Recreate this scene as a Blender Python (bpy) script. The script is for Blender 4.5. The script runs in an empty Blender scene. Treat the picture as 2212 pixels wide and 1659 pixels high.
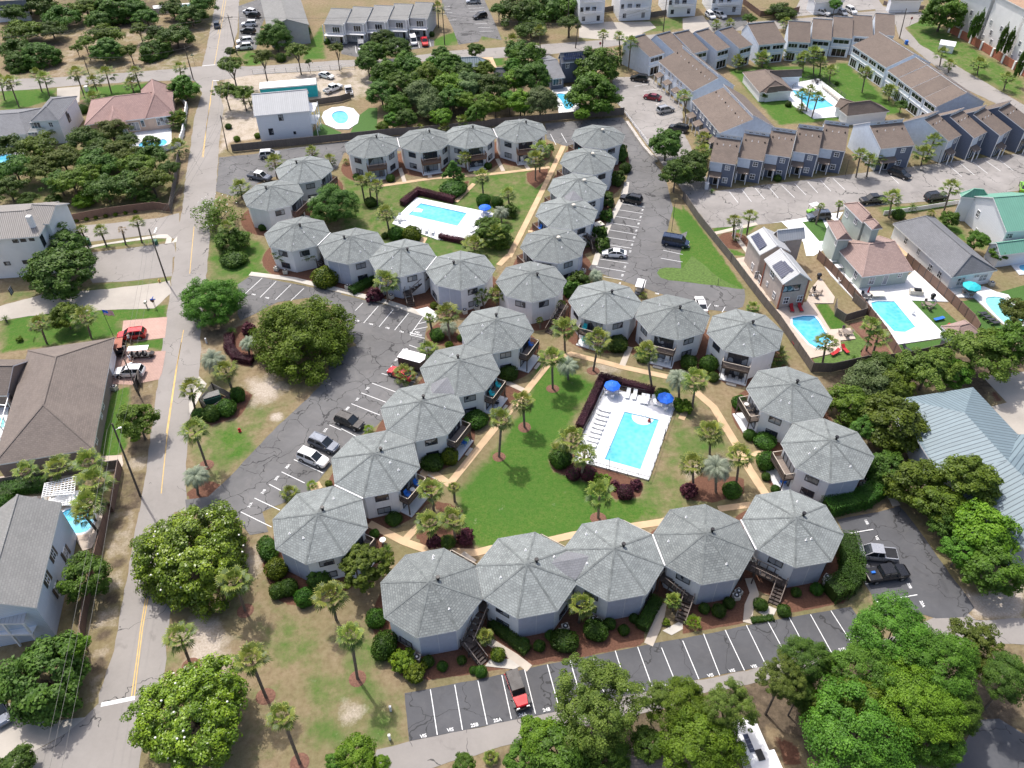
import bpy,math,random
import numpy as np
from mathutils import Vector,Matrix
from mathutils.geometry import tessellate_polygon
R_=math.radians
scene=bpy.context.scene
COL=scene.collection
CAMH=87.6
FPX,PITCH,ROLL,CX,CY=1739.6,R_(42.652),R_(-.521),1106.0,829.5
cam=bpy.data.cameras.new("camera");camo=bpy.data.objects.new("camera",cam);COL.objects.link(camo)
cam.sensor_width=36;cam.lens=FPX/2212*36;cam.clip_start=1;cam.clip_end=4000
camo.matrix_world=Matrix.Translation((0,0,CAMH))@Matrix.Rotation(math.pi/2-PITCH,4,'X')@Matrix.Rotation(ROLL,4,'Z')
scene.camera=camo
SUN_EL,SUN_AZ=R_(60),R_(123)
w=bpy.data.worlds.new("World");scene.world=w;w.use_nodes=True
nt=w.node_tree;nt.nodes.clear()
sky=nt.nodes.new('ShaderNodeTexSky');sky.sky_type='NISHITA';sky.sun_disc=False
sky.sun_elevation=SUN_EL;sky.sun_rotation=math.pi/2-SUN_AZ;sky.air_density=.8;sky.dust_density=4;sky.ozone_density=.4
bg=nt.nodes.new('ShaderNodeBackground');bg.inputs[1].default_value=.15
wo=nt.nodes.new('ShaderNodeOutputWorld')
nt.links.new(sky.outputs[0],bg.inputs[0]);nt.links.new(bg.outputs[0],wo.inputs[0])
sl=bpy.data.lights.new("sun",'SUN');sl.energy=2.6;sl.angle=R_(.6);sl.color=(1,.96,.9)
so=bpy.data.objects.new("sun",sl);COL.objects.link(so)
sd=Vector((math.cos(SUN_EL)*math.cos(SUN_AZ),math.cos(SUN_EL)*math.sin(SUN_AZ),math.sin(SUN_EL)))
so.rotation_euler=sd.to_track_quat('Z','Y').to_euler()
scene.view_settings.view_transform='Standard';scene.view_settings.look='None'
scene.view_settings.exposure=.6;scene.view_settings.gamma=1
scene.cycles.max_bounces=6
def g(u,v,z=0.):
 X,Y=u-CX,v-CY
 c,s=math.cos(-ROLL),math.sin(-ROLL)
 X,Y=(c*X-s*Y)/FPX,(s*X+c*Y)/FPX
 d=(X,math.cos(PITCH)-Y*math.sin(PITCH),-math.sin(PITCH)-Y*math.cos(PITCH))
 t=(CAMH-z)/-d[2]
 return(d[0]*t,d[1]*t)
def F(t,u,v):
 if t==0:return u,v
 t-=1
 return 737.333*(t%3)+u/3,553*(t//3)+v/3
def P(t,u,v,z=0.):return g(*F(t,u,v),z)
def Q(s,z=0.):
 out=[];t=0
 for k in s.split():
  if ':' in k:a,k=k.split(':');t=int(a)
  u,v=k.split(',');out.append(P(t,float(u),float(v),z))
 return out
def mpp(t,u,v,z=0.):
 x,y=P(t,u,v,z)
 d=y*math.cos(PITCH)+(CAMH-z)*math.sin(PITCH)
 return d/FPX/(3 if t else 1)
class MB:
 def __init__(s):s.v=[];s.f=[];s.m=[]
 def face(s,pts,m=0):
  n=len(s.v);s.v+=[tuple(p)for p in pts];s.f.append(tuple(range(n,n+len(pts))));s.m.append(m)
 def box(s,c,d,a=0.,m=0,tilt=None):
  M=Matrix.Rotation(a,3,'Z')
  if tilt:M=M@Matrix.Rotation(tilt[0],3,'X')@Matrix.Rotation(tilt[1],3,'Y')
  n=len(s.v);c=Vector(c)
  for dz in(-.5,.5):
   for dx,dy in((-.5,-.5),(.5,-.5),(.5,.5),(-.5,.5)):
    s.v.append(tuple(c+M@Vector((dx*d[0],dy*d[1],dz*d[2]))))
  for q in((0,3,2,1),(4,5,6,7),(0,1,5,4),(1,2,6,5),(2,3,7,6),(3,0,4,7)):
   s.f.append(tuple(n+i for i in q));s.m.append(m)
 def bar(s,p0,p1,w_,h_=None,m=0):
  h_=h_ or w_;p0=Vector(p0);p1=Vector(p1);d=p1-p0;L=d.length
  if L<1e-6:return
  q=d.to_track_quat('X','Z').to_matrix();n=len(s.v);c=(p0+p1)/2
  for dz in(-.5,.5):
   for dx,dy in((-.5,-.5),(.5,-.5),(.5,.5),(-.5,.5)):
    s.v.append(tuple(c+q@Vector((dx*L,dy*w_,dz*h_))))
  for f_ in((0,3,2,1),(4,5,6,7),(0,1,5,4),(1,2,6,5),(2,3,7,6),(3,0,4,7)):
   s.f.append(tuple(n+i for i in f_));s.m.append(m)
 def cyl(s,p0,p1,r0,r1=None,n=8,m=0,cap=True):
  r1=r0 if r1 is None else r1;p0=Vector(p0);p1=Vector(p1)
  q=(p1-p0).to_track_quat('Z','X').to_matrix();b=len(s.v)
  for p,r in((p0,r0),(p1,r1)):
   for k in range(n):
    a=2*math.pi*k/n;s.v.append(tuple(p+q@Vector((r*math.cos(a),r*math.sin(a),0))))
  for k in range(n):
   s.f.append((b+k,b+(k+1)%n,b+n+(k+1)%n,b+n+k));s.m.append(m)
  if cap:
   s.f.append(tuple(b+n+k for k in range(n)));s.m.append(m)
   s.f.append(tuple(b+n-1-k for k in range(n)));s.m.append(m)
 def ball(s,c,r,m=0,n=8,k=6):
  if not hasattr(r,'__len__'):r=(r,r,r)
  b=len(s.v)
  for i in range(1,k):
   th=math.pi*i/k
   for j in range(n):
    a=2*math.pi*j/n;s.v.append((c[0]+r[0]*math.sin(th)*math.cos(a),c[1]+r[1]*math.sin(th)*math.sin(a),c[2]+r[2]*math.cos(th)))
  s.v.append((c[0],c[1],c[2]+r[2]));s.v.append((c[0],c[1],c[2]-r[2]));T_=len(s.v)-2
  for i in range(k-2):
   for j in range(n):
    s.f.append((b+i*n+j,b+(i+1)*n+j,b+(i+1)*n+(j+1)%n,b+i*n+(j+1)%n));s.m.append(m)
  for j in range(n):
   s.f.append((T_,b+j,b+(j+1)%n));s.m.append(m)
   s.f.append((T_+1,b+(k-2)*n+(j+1)%n,b+(k-2)*n+j));s.m.append(m)
 def prism(s,poly,z0,z1,m=0,mtop=None,bottom=False):
  poly=ccw(poly);n=len(poly)
  for i in range(n):
   a,b=poly[i],poly[(i+1)%n]
   s.face([(a[0],a[1],z0),(b[0],b[1],z0),(b[0],b[1],z1),(a[0],a[1],z1)],m)
  for t in tess([poly]):s.face([(p[0],p[1],z1)for p in t],m if mtop is None else mtop)
  if bottom:
   for t in tess([poly]):s.face([(p[0],p[1],z0)for p in reversed(t)],m)
 def mesh(s,name,mats,smooth=False):
  me=bpy.data.meshes.new(name)
  me.from_pydata(s.v,[],s.f)
  for m in(mats if isinstance(mats,(list,tuple))else[mats]):me.materials.append(m)
  if any(s.m):me.polygons.foreach_set('material_index',s.m)
  if smooth:me.polygons.foreach_set('use_smooth',[True]*len(s.f))
  uv=me.uv_layers.new(name='uv');V=np.array(s.v,dtype=float).reshape(-1,3);arr=np.zeros((len(me.loops),2));li=0
  if len(s.f)<20000:
   for f_ in s.f:
    p=V[list(f_)]
    nn=np.zeros(3)
    for i in range(1,len(f_)-1):nn+=np.cross(p[i]-p[0],p[i+1]-p[0])
    L=np.linalg.norm(nn)
    nn=nn/L if L>1e-9 else np.array([0,0,1.])
    hu=np.array([-nn[1],nn[0],0]);l2=np.linalg.norm(hu)
    hu=hu/l2 if l2>.02 else np.array([1.,0,0])
    hv=np.cross(nn,hu)
    arr[li:li+len(f_),0]=p@hu;arr[li:li+len(f_),1]=p@hv;li+=len(f_)
   uv.data.foreach_set('uv',arr.ravel())
  me.update();return me
 def build(s,name,mats,parent=None,smooth=False,loc=None,rz=0):
  return link(name,s.mesh(name,mats,smooth),parent,loc,rz)
def link(name,me,parent=None,loc=None,rz=0,sc=None):
 o=bpy.data.objects.new(name,me);COL.objects.link(o)
 if parent:o.parent=parent
 if loc is not None:o.location=loc
 if rz:o.rotation_euler=(0,0,rz)
 if sc is not None:o.scale=sc
 return o
def area(p):return sum(p[i][0]*p[(i+1)%len(p)][1]-p[(i+1)%len(p)][0]*p[i][1]for i in range(len(p)))/2
def ccw(p):return list(p)if area(p)>0 else list(reversed(p))
def tess(polys):
 flat=[p for q in polys for p in q];out=[]
 for t in tessellate_polygon([[Vector((p[0],p[1],0))for p in q]for q in polys]):
  a=[flat[i]for i in t]
  out.append(a if area(a)>0 else a[::-1])
 return out
def tag(o,label=None,cat=None,group=None,kind=None):
 if label:o['label']=label
 if cat:o['category']=cat
 if group:o['group']=group
 if kind:o['kind']=kind
 return o
def thing(name,label,cat,loc=(0,0,0),rz=0,group=None,sc=None):
 o=link(name,None,None,loc,rz,sc);o.empty_display_size=.3
 return tag(o,label,cat,group)
ORD=['first','second','third','fourth','fifth','sixth','seventh','eighth','ninth','tenth','eleventh','twelfth','thirteenth','fourteenth','fifteenth','sixteenth','seventeenth','eighteenth','nineteenth','twentieth','twenty-first','twenty-second','twenty-third','twenty-fourth','twenty-fifth']
def ordn(i,n):return 'leftmost' if i==0 else 'rightmost' if i==n-1 else ORD[i]+' from the left'
def newmat(name):
 m=bpy.data.materials.new(name);m.use_nodes=True
 return m,m.node_tree,m.node_tree.nodes['Principled BSDF']
def N(nt,t,**k):
 n=nt.nodes.new(t)
 for a,b in k.items():
  if a.startswith('i_'):n.inputs[a[2:].replace('_',' ')].default_value=b
  else:setattr(n,a,b)
 return n
def ramp(nt,fac,stops,interp='LINEAR'):
 r=nt.nodes.new('ShaderNodeValToRGB');r.color_ramp.interpolation=interp
 el=r.color_ramp.elements
 while len(el)<len(stops):el.new(.5)
 for e,(p,c)in zip(el,stops):e.position=p;e.color=(*c,1)if len(c)==3 else c
 nt.links.new(fac,r.inputs[0]);return r.outputs[0]
def mix(nt,fac,a,b,mode='MIX'):
 m=nt.nodes.new('ShaderNodeMix');m.data_type='RGBA';m.blend_type=mode
 for s,v in((m.inputs[0],fac),(m.inputs[6],a),(m.inputs[7],b)):
  if isinstance(v,(int,float)):s.default_value=v
  elif isinstance(v,tuple):s.default_value=(*v,1)if len(v)==3 else v
  else:nt.links.new(v,s)
 return m.outputs[2]
def mth(nt,op,a,b=0.,c=None,clamp=False):
 m=nt.nodes.new('ShaderNodeMath');m.operation=op;m.use_clamp=clamp
 for s,v in zip(m.inputs,(a,b,c)):
  if v is None:continue
  if isinstance(v,(int,float)):s.default_value=v
  else:nt.links.new(v,s)
 return m.outputs[0]
def noise(nt,scale,detail=3.,rough=.55,dist=0.,coord=None,dim='3D'):
 n=nt.nodes.new('ShaderNodeTexNoise');n.inputs['Scale'].default_value=scale;n.inputs['Detail'].default_value=detail
 n.inputs['Roughness'].default_value=rough;n.inputs['Distortion'].default_value=dist
 if coord is None:coord=geo(nt)
 nt.links.new(coord,n.inputs['Vector']);return n.outputs[0]
def geo(nt):return N(nt,'ShaderNodeNewGeometry').outputs['Position']
def uvc(nt):return N(nt,'ShaderNodeUVMap').outputs[0]
def bump(nt,b,h,st=.3,d=.05):
 n=N(nt,'ShaderNodeBump');n.inputs['Strength'].default_value=st;n.inputs['Distance'].default_value=d
 nt.links.new(h,n.inputs['Height']);nt.links.new(n.outputs[0],b.inputs['Normal'])
def plain(name,c,rough=.6,metal=0.,var=.12,scale=1.5,spec=.5):
 m,nt,b=newmat(name)
 n=noise(nt,scale,4.)
 hi=tuple(min(1,x*(1+var))for x in c);lo=tuple(x*(1-var)for x in c)
 nt.links.new(ramp(nt,n,[(.3,lo),(.7,hi)]),b.inputs['Base Color'])
 b.inputs['Roughness'].default_value=rough;b.inputs['Metallic'].default_value=metal
 b.inputs['Specular IOR Level'].default_value=spec
 return m
def shingle(name,c1,c2,c3,bw=.5,bh=.32,big=.25):
 m,nt,b=newmat(name)
 u=uvc(nt)
 br=N(nt,'ShaderNodeTexBrick',i_Scale=1.,i_Brick_Width=bw,i_Row_Height=bh,i_Mortar_Size=.035,i_Bias=-.1,i_Mortar_Smooth=.5)
 br.inputs['Color1'].default_value=(*c1,1);br.inputs['Color2'].default_value=(*c2,1);br.inputs['Mortar'].default_value=(*c3,1)
 nt.links.new(u,br.inputs['Vector'])
 n2=noise(nt,big,4.,.6);n3=noise(nt,3.5,3.)
 c=mix(nt,ramp(nt,n2,[(.35,(0,0,0)),(.7,(.35,.35,.35))]),br.outputs[0],tuple(x*1.25 for x in c1))
 c=mix(nt,.22,c,mix(nt,n3,tuple(x*.75 for x in c1),tuple(min(1,x*1.3)for x in c1)),'MIX')
 oi=N(nt,'ShaderNodeObjectInfo');hv_=N(nt,'ShaderNodeHueSaturation');nt.links.new(c,hv_.inputs['Color']);nt.links.new(mth(nt,'MULTIPLY_ADD',oi.outputs['Random'],.22,.87),hv_.inputs['Value']);c=hv_.outputs[0]
 n4=noise(nt,.6,5.,.7,.5);c=mix(nt,ramp(nt,n4,[(.5,(0,0,0)),(.75,(.4,.4,.4))]),c,tuple(x*.8 for x in c2))
 nt.links.new(c,b.inputs['Base Color']);b.inputs['Roughness'].default_value=.9
 bump(nt,b,br.outputs[1],.4,.03)
 return m
def stripes(name,c1,c2,period,frac=.12,axis=0,rough=.5,metal=0.,var=.1,bst=.5):
 """ribs or boards: axis 0 = lines running up the slope, 1 = level lines"""
 m,nt,b=newmat(name)
 sep=N(nt,'ShaderNodeSeparateXYZ');nt.links.new(uvc(nt),sep.inputs[0])
 t=mth(nt,'FRACT',mth(nt,'DIVIDE',sep.outputs[axis],period))
 line=mth(nt,'LESS_THAN',t,frac)
 n=noise(nt,.8,4.)
 ca=mix(nt,n,tuple(x*(1-var)for x in c1),tuple(min(1,x*(1+var))for x in c1))
 idb=N(nt,'ShaderNodeTexWhiteNoise',noise_dimensions='1D');nt.links.new(mth(nt,'FLOOR',mth(nt,'DIVIDE',sep.outputs[axis],period)),idb.inputs['W'])
 ca=mix(nt,mth(nt,'MULTIPLY',idb.outputs[0],.8*var*2),ca,tuple(x*.6 for x in c1))
 nt.links.new(mix(nt,line,ca,c2),b.inputs['Base Color']);b.inputs['Roughness'].default_value=rough;b.inputs['Metallic'].default_value=metal
 bump(nt,b,t,bst,.03)
 return m
M={}
M['roof']=shingle('shingle_green_grey',(.232,.254,.249),(.118,.131,.132),(.065,.072,.073),.42,.3)
M['roofcap']=plain('ridge_shingle',(.145,.16,.158),.9,var=.3)
M['roofbrown']=shingle('shingle_taupe',(.18,.15,.13),(.13,.11,.096),(.10,.08,.075),.5,.3)
M['rooftaupe']=shingle('shingle_warm_grey',(.17,.133,.11),(.12,.095,.08),(.08,.065,.055),.6,.3)
M['roofgrey']=shingle('shingle_grey',(.19,.195,.21),(.14,.145,.155),(.1,.105,.11),.5,.3)
M['rooflight']=shingle('shingle_pale_grey',(.25,.25,.24),(.19,.19,.185),(.14,.14,.14),.5,.3)
M['rooftile']=shingle('clay_tile_pink',(.38,.25,.225),(.29,.19,.175),(.16,.11,.1),.45,.42)
M['roofpink']=shingle('shingle_pinkish',(.36,.26,.23),(.27,.19,.17),(.2,.14,.13),.5,.3)
M['rooftilegrey']=stripes('barrel_tile_grey',(.27,.255,.24),(.13,.12,.11),.35,.3,0,.8)
M['roofterra']=shingle('clay_tile_brown',(.36,.24,.16),(.28,.18,.13),(.15,.1,.08),.45,.42)
M['metalblue']=stripes('standing_seam_blue_grey',(.18,.24,.27),(.07,.1,.12),.62,.2,0,.6,0,.16,.8)
M['metalwhite']=stripes('ribbed_metal_pale',(.42,.43,.44),(.26,.27,.28),.45,.12,0,.55,0)
M['metalgreen']=stripes('ribbed_metal_green',(.14,.33,.25),(.08,.22,.165),.45,.12,0,.6,0)
M['wall']=stripes('white_siding',(.76,.765,.77),(.6,.61,.63),1.2,.02,0,.7,0,.09,.1)
M['wallpanel']=plain('blue_grey_panel',(.44,.47,.56),.7,var=.06)
M['lapwhite']=stripes('lap_siding_white',(.78,.8,.83),(.55,.58,.63),.25,.12,1,.6,0,.04,.3)
M['lapblue']=stripes('lap_siding_pale_blue',(.62,.68,.77),(.46,.52,.62),.3,.12,1,.6,0,.05,.3)
M['navy']=stripes('lap_siding_slate_blue',(.115,.14,.2),(.07,.085,.13),.3,.14,1,.6,0,.08,.3)
M['lightblue']=plain('pale_blue_stucco',(.58,.64,.72),.7,var=.08)
M['stucco']=plain('white_stucco',(.78,.78,.77),.8,var=.05,scale=.6)
M['stuccopeach']=plain('peach_stucco',(.62,.46,.36),.8,var=.06)
M['sage']=stripes('sage_board',(.44,.5,.46),(.34,.39,.36),.4,.1,0,.7,0,.05,.3)
M['greywall']=plain('warm_grey_stucco',(.45,.39,.35),.8,var=.08)
M['condo']=plain('grey_beige_siding',(.50,.48,.48),.8,var=.06)
M['brick']=shingle('brown_brick',(.24,.17,.14),(.18,.13,.11),(.3,.27,.25),.24,.1)
M['white']=plain('white_paint',(.8,.8,.8),.45,var=.04)
M['whitemetal']=plain('white_metal',(.75,.76,.77),.35,.1,var=.04)
M['black']=plain('black_metal',(.02,.02,.022),.4,.3,var=.2)
M['frame']=plain('dark_window_frame',(.035,.035,.04),.4,var=.1)
M['darkwood']=plain('dark_brown_wood',(.075,.058,.05),.75,var=.25,scale=3)
M['redwood']=stripes('red_brown_boards',(.22,.115,.08),(.12,.06,.045),.15,.15,0,.75,0,.2)
M['fencewood']=stripes('weathered_fence_boards',(.155,.135,.12),(.06,.05,.045),.16,.14,0,.85,0,.3)
M['fencebrown']=stripes('brown_fence_boards',(.2,.125,.095),(.1,.06,.05),.16,.12,0,.8,0,.2)
M['wood']=plain('deck_wood',(.22,.18,.155),.8,var=.2,scale=3)
M['pole']=plain('creosote_pole',(.09,.075,.06),.85,var=.3,scale=2)
M['wire']=plain('aluminium_cable',(.07,.07,.07),.5,.3)
M['concrete']=plain('light_concrete',(.5,.47,.42),.9,var=.14,scale=.5)
M['deckwhite']=shingle('white_pool_deck',(.68,.69,.7),(.62,.63,.64),(.42,.43,.44),3.,3.,.3)
M['deckcream']=plain('cream_pavers',(.5,.42,.35),.85,var=.1,scale=.8)
M['coping']=plain('pale_stone_coping',(.6,.64,.68),.6,var=.08,scale=2)
M['blue']=plain('blue_canvas',(.012,.14,.72),.7,var=.08)
M['teal']=plain('teal_canvas',(.02,.45,.5),.7,var=.08)
M['red']=plain('red_fabric',(.42,.015,.02),.7,var=.1)
M['turf']=plain('artificial_turf',(.05,.12,.02),.95,var=.25,scale=6)
M['tire']=plain('tyre_rubber',(.015,.015,.015),.85)
M['rim']=plain('alloy_rim',(.45,.45,.46),.35,.8)
M['trunk']=plain('bark',(.12,.095,.075),.9,var=.35,scale=4)
M['palmtrunk']=plain('palm_bark',(.15,.12,.095),.95,var=.35,scale=6)
M['pine_straw']=plain('pine_straw_mulch',(.17,.085,.058),.95,var=.3,scale=5)
M['orange']=plain('tan_walkway',(.53,.38,.235),.9,var=.16,scale=.35)
M['walkpale']=plain('pale_walkway',(.5,.44,.37),.9,var=.14,scale=.35)
M['grass']=plain('lawn_grass',(.085,.145,.03),.95,var=.35,scale=2.5)
M['rock']=plain('pale_rock',(.45,.42,.38),.9,var=.3,scale=2)
M['paint']=plain('road_paint_white',(.72,.73,.73),.7,var=.08,scale=4)
M['yellow']=plain('road_paint_yellow',(.6,.40,.12),.7,var=.2,scale=1)
M['dumpster']=plain('green_dumpster',(.02,.12,.08),.6)
M['cream']=plain('cream_panel',(.6,.56,.48),.7)
M['solar']=stripes('solar_cells',(.02,.03,.07),(.25,.28,.35),.5,.06,0,.15,.1,.1,0)
M['bluepaint']=plain('royal_blue_plastic',(.02,.15,.55),.4)
M['greenpaint']=plain('lime_green_plastic',(.2,.55,.04),.5)
M['orangep']=plain('orange_plastic',(.7,.2,.03),.5)
M['terracotta']=plain('red_brown_fence',(.33,.115,.07),.7,var=.1)
def glass(name,c=(.03,.035,.045),rough=.08,curtain=0.):
 m,nt,b=newmat(name)
 if curtain:
  sep=N(nt,'ShaderNodeSeparateXYZ');nt.links.new(uvc(nt),sep.inputs[0])
  n=noise(nt,.35,2.);s=mth(nt,'GREATER_THAN',n,1-curtain)
  nt.links.new(mix(nt,s,c,(.3,.32,.34)),b.inputs['Base Color'])
 else:b.inputs['Base Color'].default_value=(*c,1)
 b.inputs['Roughness'].default_value=rough;b.inputs['Specular IOR Level'].default_value=.6
 return m
M['glass']=glass('window_glass',(.035,.042,.055),.06,.5)
M['glassd']=glass('dark_glass',(.012,.014,.018),.05)
M['glasscar']=glass('car_glass',(.015,.02,.025),.04)
def carpaint(name,c,metal=.3,rough=.25):
 m,nt,b=newmat(name);b.inputs['Base Color'].default_value=(*c,1)
 n=noise(nt,1.3,3.);nt.links.new(ramp(nt,n,[(.3,(rough*.8,)*3),(.8,(rough*1.6,)*3)]),b.inputs['Roughness'])
 b.inputs['Metallic'].default_value=metal;b.inputs['Coat Weight'].default_value=.5;return m
CP={'white':carpaint('paint_white',(.78,.78,.78),0),'black':carpaint('paint_black',(.012,.012,.014),.2),'red':carpaint('paint_red',(.5,.012,.02),.1),
'silver':carpaint('paint_silver',(.42,.43,.45),.5),'grey':carpaint('paint_grey',(.16,.17,.19),.5),'blue':carpaint('paint_dark_blue',(.02,.04,.09),.3),
'maroon':carpaint('paint_maroon',(.22,.015,.025),.3),'green':carpaint('paint_lime',(.2,.5,.03),.1),'slate':carpaint('paint_slate',(.1,.12,.16),.4)}
def asphalt(name,c,crack=.0,cs=.22,worn=0.,var=.2,lw=.05):
 m,nt,b=newmat(name);p=geo(nt)
 n1=noise(nt,.12,5.,.6);n2=noise(nt,2.5,5.,.7);n3=noise(nt,.5,4.,.7,1.)
 col=mix(nt,ramp(nt,n1,[(.3,(0,0,0)),(.7,(1,1,1))]),tuple(x*(1-var)for x in c),tuple(x*(1+var)for x in c))
 col=mix(nt,mth(nt,'MULTIPLY',n2,.35),col,tuple(x*1.5 for x in c))
 if worn:
  col=mix(nt,ramp(nt,n3,[(.48,(0,0,0)),(.7,(worn,)*3)]),col,(.30,.28,.26))
 if crack:
  wn=N(nt,'ShaderNodeTexNoise');wn.inputs['Scale'].default_value=.35;wn.inputs['Detail'].default_value=3
  nt.links.new(p,wn.inputs['Vector'])
  wp=N(nt,'ShaderNodeVectorMath',operation='MULTIPLY_ADD');nt.links.new(wn.outputs[1],wp.inputs[0]);wp.inputs[1].default_value=(5,5,0);nt.links.new(p,wp.inputs[2])
  fl=N(nt,'ShaderNodeVectorMath',operation='MULTIPLY');nt.links.new(wp.outputs[0],fl.inputs[0]);fl.inputs[1].default_value=(1,1,0)
  vo=N(nt,'ShaderNodeTexVoronoi',feature='DISTANCE_TO_EDGE');vo.inputs['Scale'].default_value=cs;nt.links.new(fl.outputs[0],vo.inputs['Vector'])
  line=mth(nt,'LESS_THAN',vo.outputs[0],mth(nt,'MULTIPLY',noise(nt,.9,2.),lw*cs*2))
  msk=mth(nt,'GREATER_THAN',noise(nt,.15,2.),.5-crack*.2)
  col=mix(nt,mth(nt,'MULTIPLY',mth(nt,'MULTIPLY',line,msk),.8),col,(.03,.03,.031))
  st=ramp(nt,noise(nt,.28,4.,.6,1.5),[(.6,(0,0,0)),(.75,(.5,.5,.5))]);col=mix(nt,st,col,tuple(x*.55 for x in c))
 nt.links.new(col,b.inputs['Base Color']);b.inputs['Roughness'].default_value=.9
 bump(nt,b,n2,.3,.02)
 return m
M['street']=asphalt('old_street_asphalt',(.245,.228,.212),.1,.09,.3,.14,.03)
M['lot']=asphalt('sealed_parking_asphalt',(.122,.121,.122),.7,.24,.12,.3,.05)
M['lotdark']=asphalt('new_parking_asphalt',(.08,.082,.089),.35,.16,.06,.3,.045)
M['lotpale']=asphalt('bleached_parking_asphalt',(.245,.23,.218),.45,.16,.6,.35,.04)
M['drive']=asphalt('concrete_drive',(.36,.33,.29),.0,.15,.2,.2)
M['paver']=shingle('pink_brick_pavers',(.45,.3,.25),(.38,.25,.21),(.3,.2,.17),.5,.3)
M['sand']=plain('pale_sand',(.5,.43,.36),.95,var=.25,scale=.6)
def water(name,c,deep):
 m,nt,b=newmat(name);p=geo(nt)
 vo=N(nt,'ShaderNodeTexVoronoi',feature='SMOOTH_F1');vo.inputs['Scale'].default_value=1.6;nt.links.new(p,vo.inputs['Vector'])
 n=noise(nt,.18,2.)
 col=mix(nt,ramp(nt,n,[(.35,(0,0,0)),(.65,(1,1,1))]),c,deep)
 col=mix(nt,mth(nt,'MULTIPLY',vo.outputs[0],.25),col,(.55,.85,.9))  # pale cells imitate light caustics, painted into the water colour
 nt.links.new(col,b.inputs['Base Color']);b.inputs['Roughness'].default_value=.07
 bump(nt,b,noise(nt,1.6,3.),.25,.05);return m
M['water']=water('pool_water',(.09,.52,.66),(.03,.38,.58))
M['waterblue']=water('pool_water_blue',(.05,.46,.68),(.03,.34,.58))
M['watergreen']=water('pool_water_green',(.22,.6,.56),(.16,.52,.5))
def leafmat(name,cols,trans=.32,rough=.55,var=.28):
 m,nt,b=newmat(name)
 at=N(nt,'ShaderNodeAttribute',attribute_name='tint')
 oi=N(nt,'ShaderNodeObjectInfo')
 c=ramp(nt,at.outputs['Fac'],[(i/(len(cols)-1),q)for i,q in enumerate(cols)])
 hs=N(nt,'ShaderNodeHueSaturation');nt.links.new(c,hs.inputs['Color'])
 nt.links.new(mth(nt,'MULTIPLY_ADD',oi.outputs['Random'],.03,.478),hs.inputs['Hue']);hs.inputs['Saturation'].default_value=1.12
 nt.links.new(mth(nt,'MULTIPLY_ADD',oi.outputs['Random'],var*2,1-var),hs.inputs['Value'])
 nt.links.new(hs.outputs[0],b.inputs['Base Color']);b.inputs['Roughness'].default_value=rough
 b.inputs['Specular IOR Level'].default_value=.3
 tr=N(nt,'ShaderNodeBsdfTranslucent');nt.links.new(hs.outputs[0],tr.inputs[0])
 mx=N(nt,'ShaderNodeMixShader');mx.inputs[0].default_value=trans
 out=nt.nodes['Material Output']
 nt.links.new(b.outputs[0],mx.inputs[1]);nt.links.new(tr.outputs[0],mx.inputs[2]);nt.links.new(mx.outputs[0],out.inputs[0])
 return m
M['leaf']=leafmat('leaf_green',[(.042,.095,.02),(.078,.165,.03),(.14,.265,.05)])
M['leafdark']=leafmat('leaf_dark',[(.035,.075,.018),(.065,.13,.028),(.115,.2,.042)])
M['leafbright']=leafmat('leaf_bright',[(.06,.115,.02),(.11,.195,.03),(.19,.3,.05)])
M['leafyellow']=leafmat('leaf_olive',[(.05,.085,.018),(.092,.15,.028),(.165,.24,.042)])
M['leafgrey']=leafmat('leaf_grey_green',[(.075,.115,.045),(.12,.175,.07),(.18,.245,.11)])
M['pine']=leafmat('pine_needles',[(.06,.1,.022),(.105,.155,.035),(.17,.225,.055)])
M['magnolia']=leafmat('magnolia_leaf',[(.045,.08,.016),(.1,.155,.025),(.23,.31,.05)],.15,.35)
M['purple']=leafmat('purple_leaf',[(.04,.015,.02),(.085,.028,.04),(.15,.055,.07)])
M['palmleaf']=leafmat('palm_frond',[(.035,.07,.02),(.1,.155,.035),(.29,.33,.09)],.25,.45,.15)
M['palmsilver']=leafmat('silver_frond',[(.1,.135,.09),(.19,.235,.165),(.34,.38,.29)],.2,.5,.12)
M['shrub']=leafmat('clipped_shrub',[(.028,.07,.014),(.05,.115,.022),(.09,.18,.035)])
M['shrubyellow']=leafmat('yellow_green_shrub',[(.06,.10,.02),(.12,.18,.03),(.2,.27,.04)])
M['flower']=plain('white_blossom',(.85,.83,.75),.6)
M['deadleaf']=leafmat('dry_frond',[(.2,.16,.1),(.3,.24,.15),(.4,.33,.22)])
# ================= GROUND SHEET =================
OCT_K=.825
OCTS={'W1':(-53.3,191.4,179.6),'W2':(-58.6,178.4,181.5),'W3':(-49.3,160.6,181.2),'W4':(-35.9,155.3,181.6),'W5':(-24.0,150.3,180.9),'W6':(-10.9,145.3,182.6),
'C1':(4.3,140.8,180.4),'M1':(19.3,133.4,177.1),'M2':(32.4,128.2,180.4),'M3':(45.9,123.0,180.6),'R1':(50.0,105.4,168.8),'R2':(52.8,91.6,167.4),
'L5':(-3.1,124.7,175.0),'L6':(-9.7,112.6,175.6),'L7':(-15.9,101.8,174.4),'L8':(-22.8,89.6,172.1),'L9':(-29.9,77.2,173.6),
'E1':(24.3,208.6,187.4),'E2':(20.5,194.5,187.0),'E3':(16.8,180.6,186.3),'E4':(13.4,168.5,187.2),'E5':(9.6,154.8,186.5),
'N1':(-37.4,204.5,172.5),'N2':(-23.3,207.5,173.9),'N3':(-11.1,209.6,174.4),'N4':(3.0,212.8,169.3),
'S1':(-11.9,64.95,168.9),'S2':(1.88,67.75,168.9),'S3':(14.8,70.35,168.5),'S4':(28.6,72.9,167.6),'S5':(42.8,75.7,168.4)}
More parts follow.
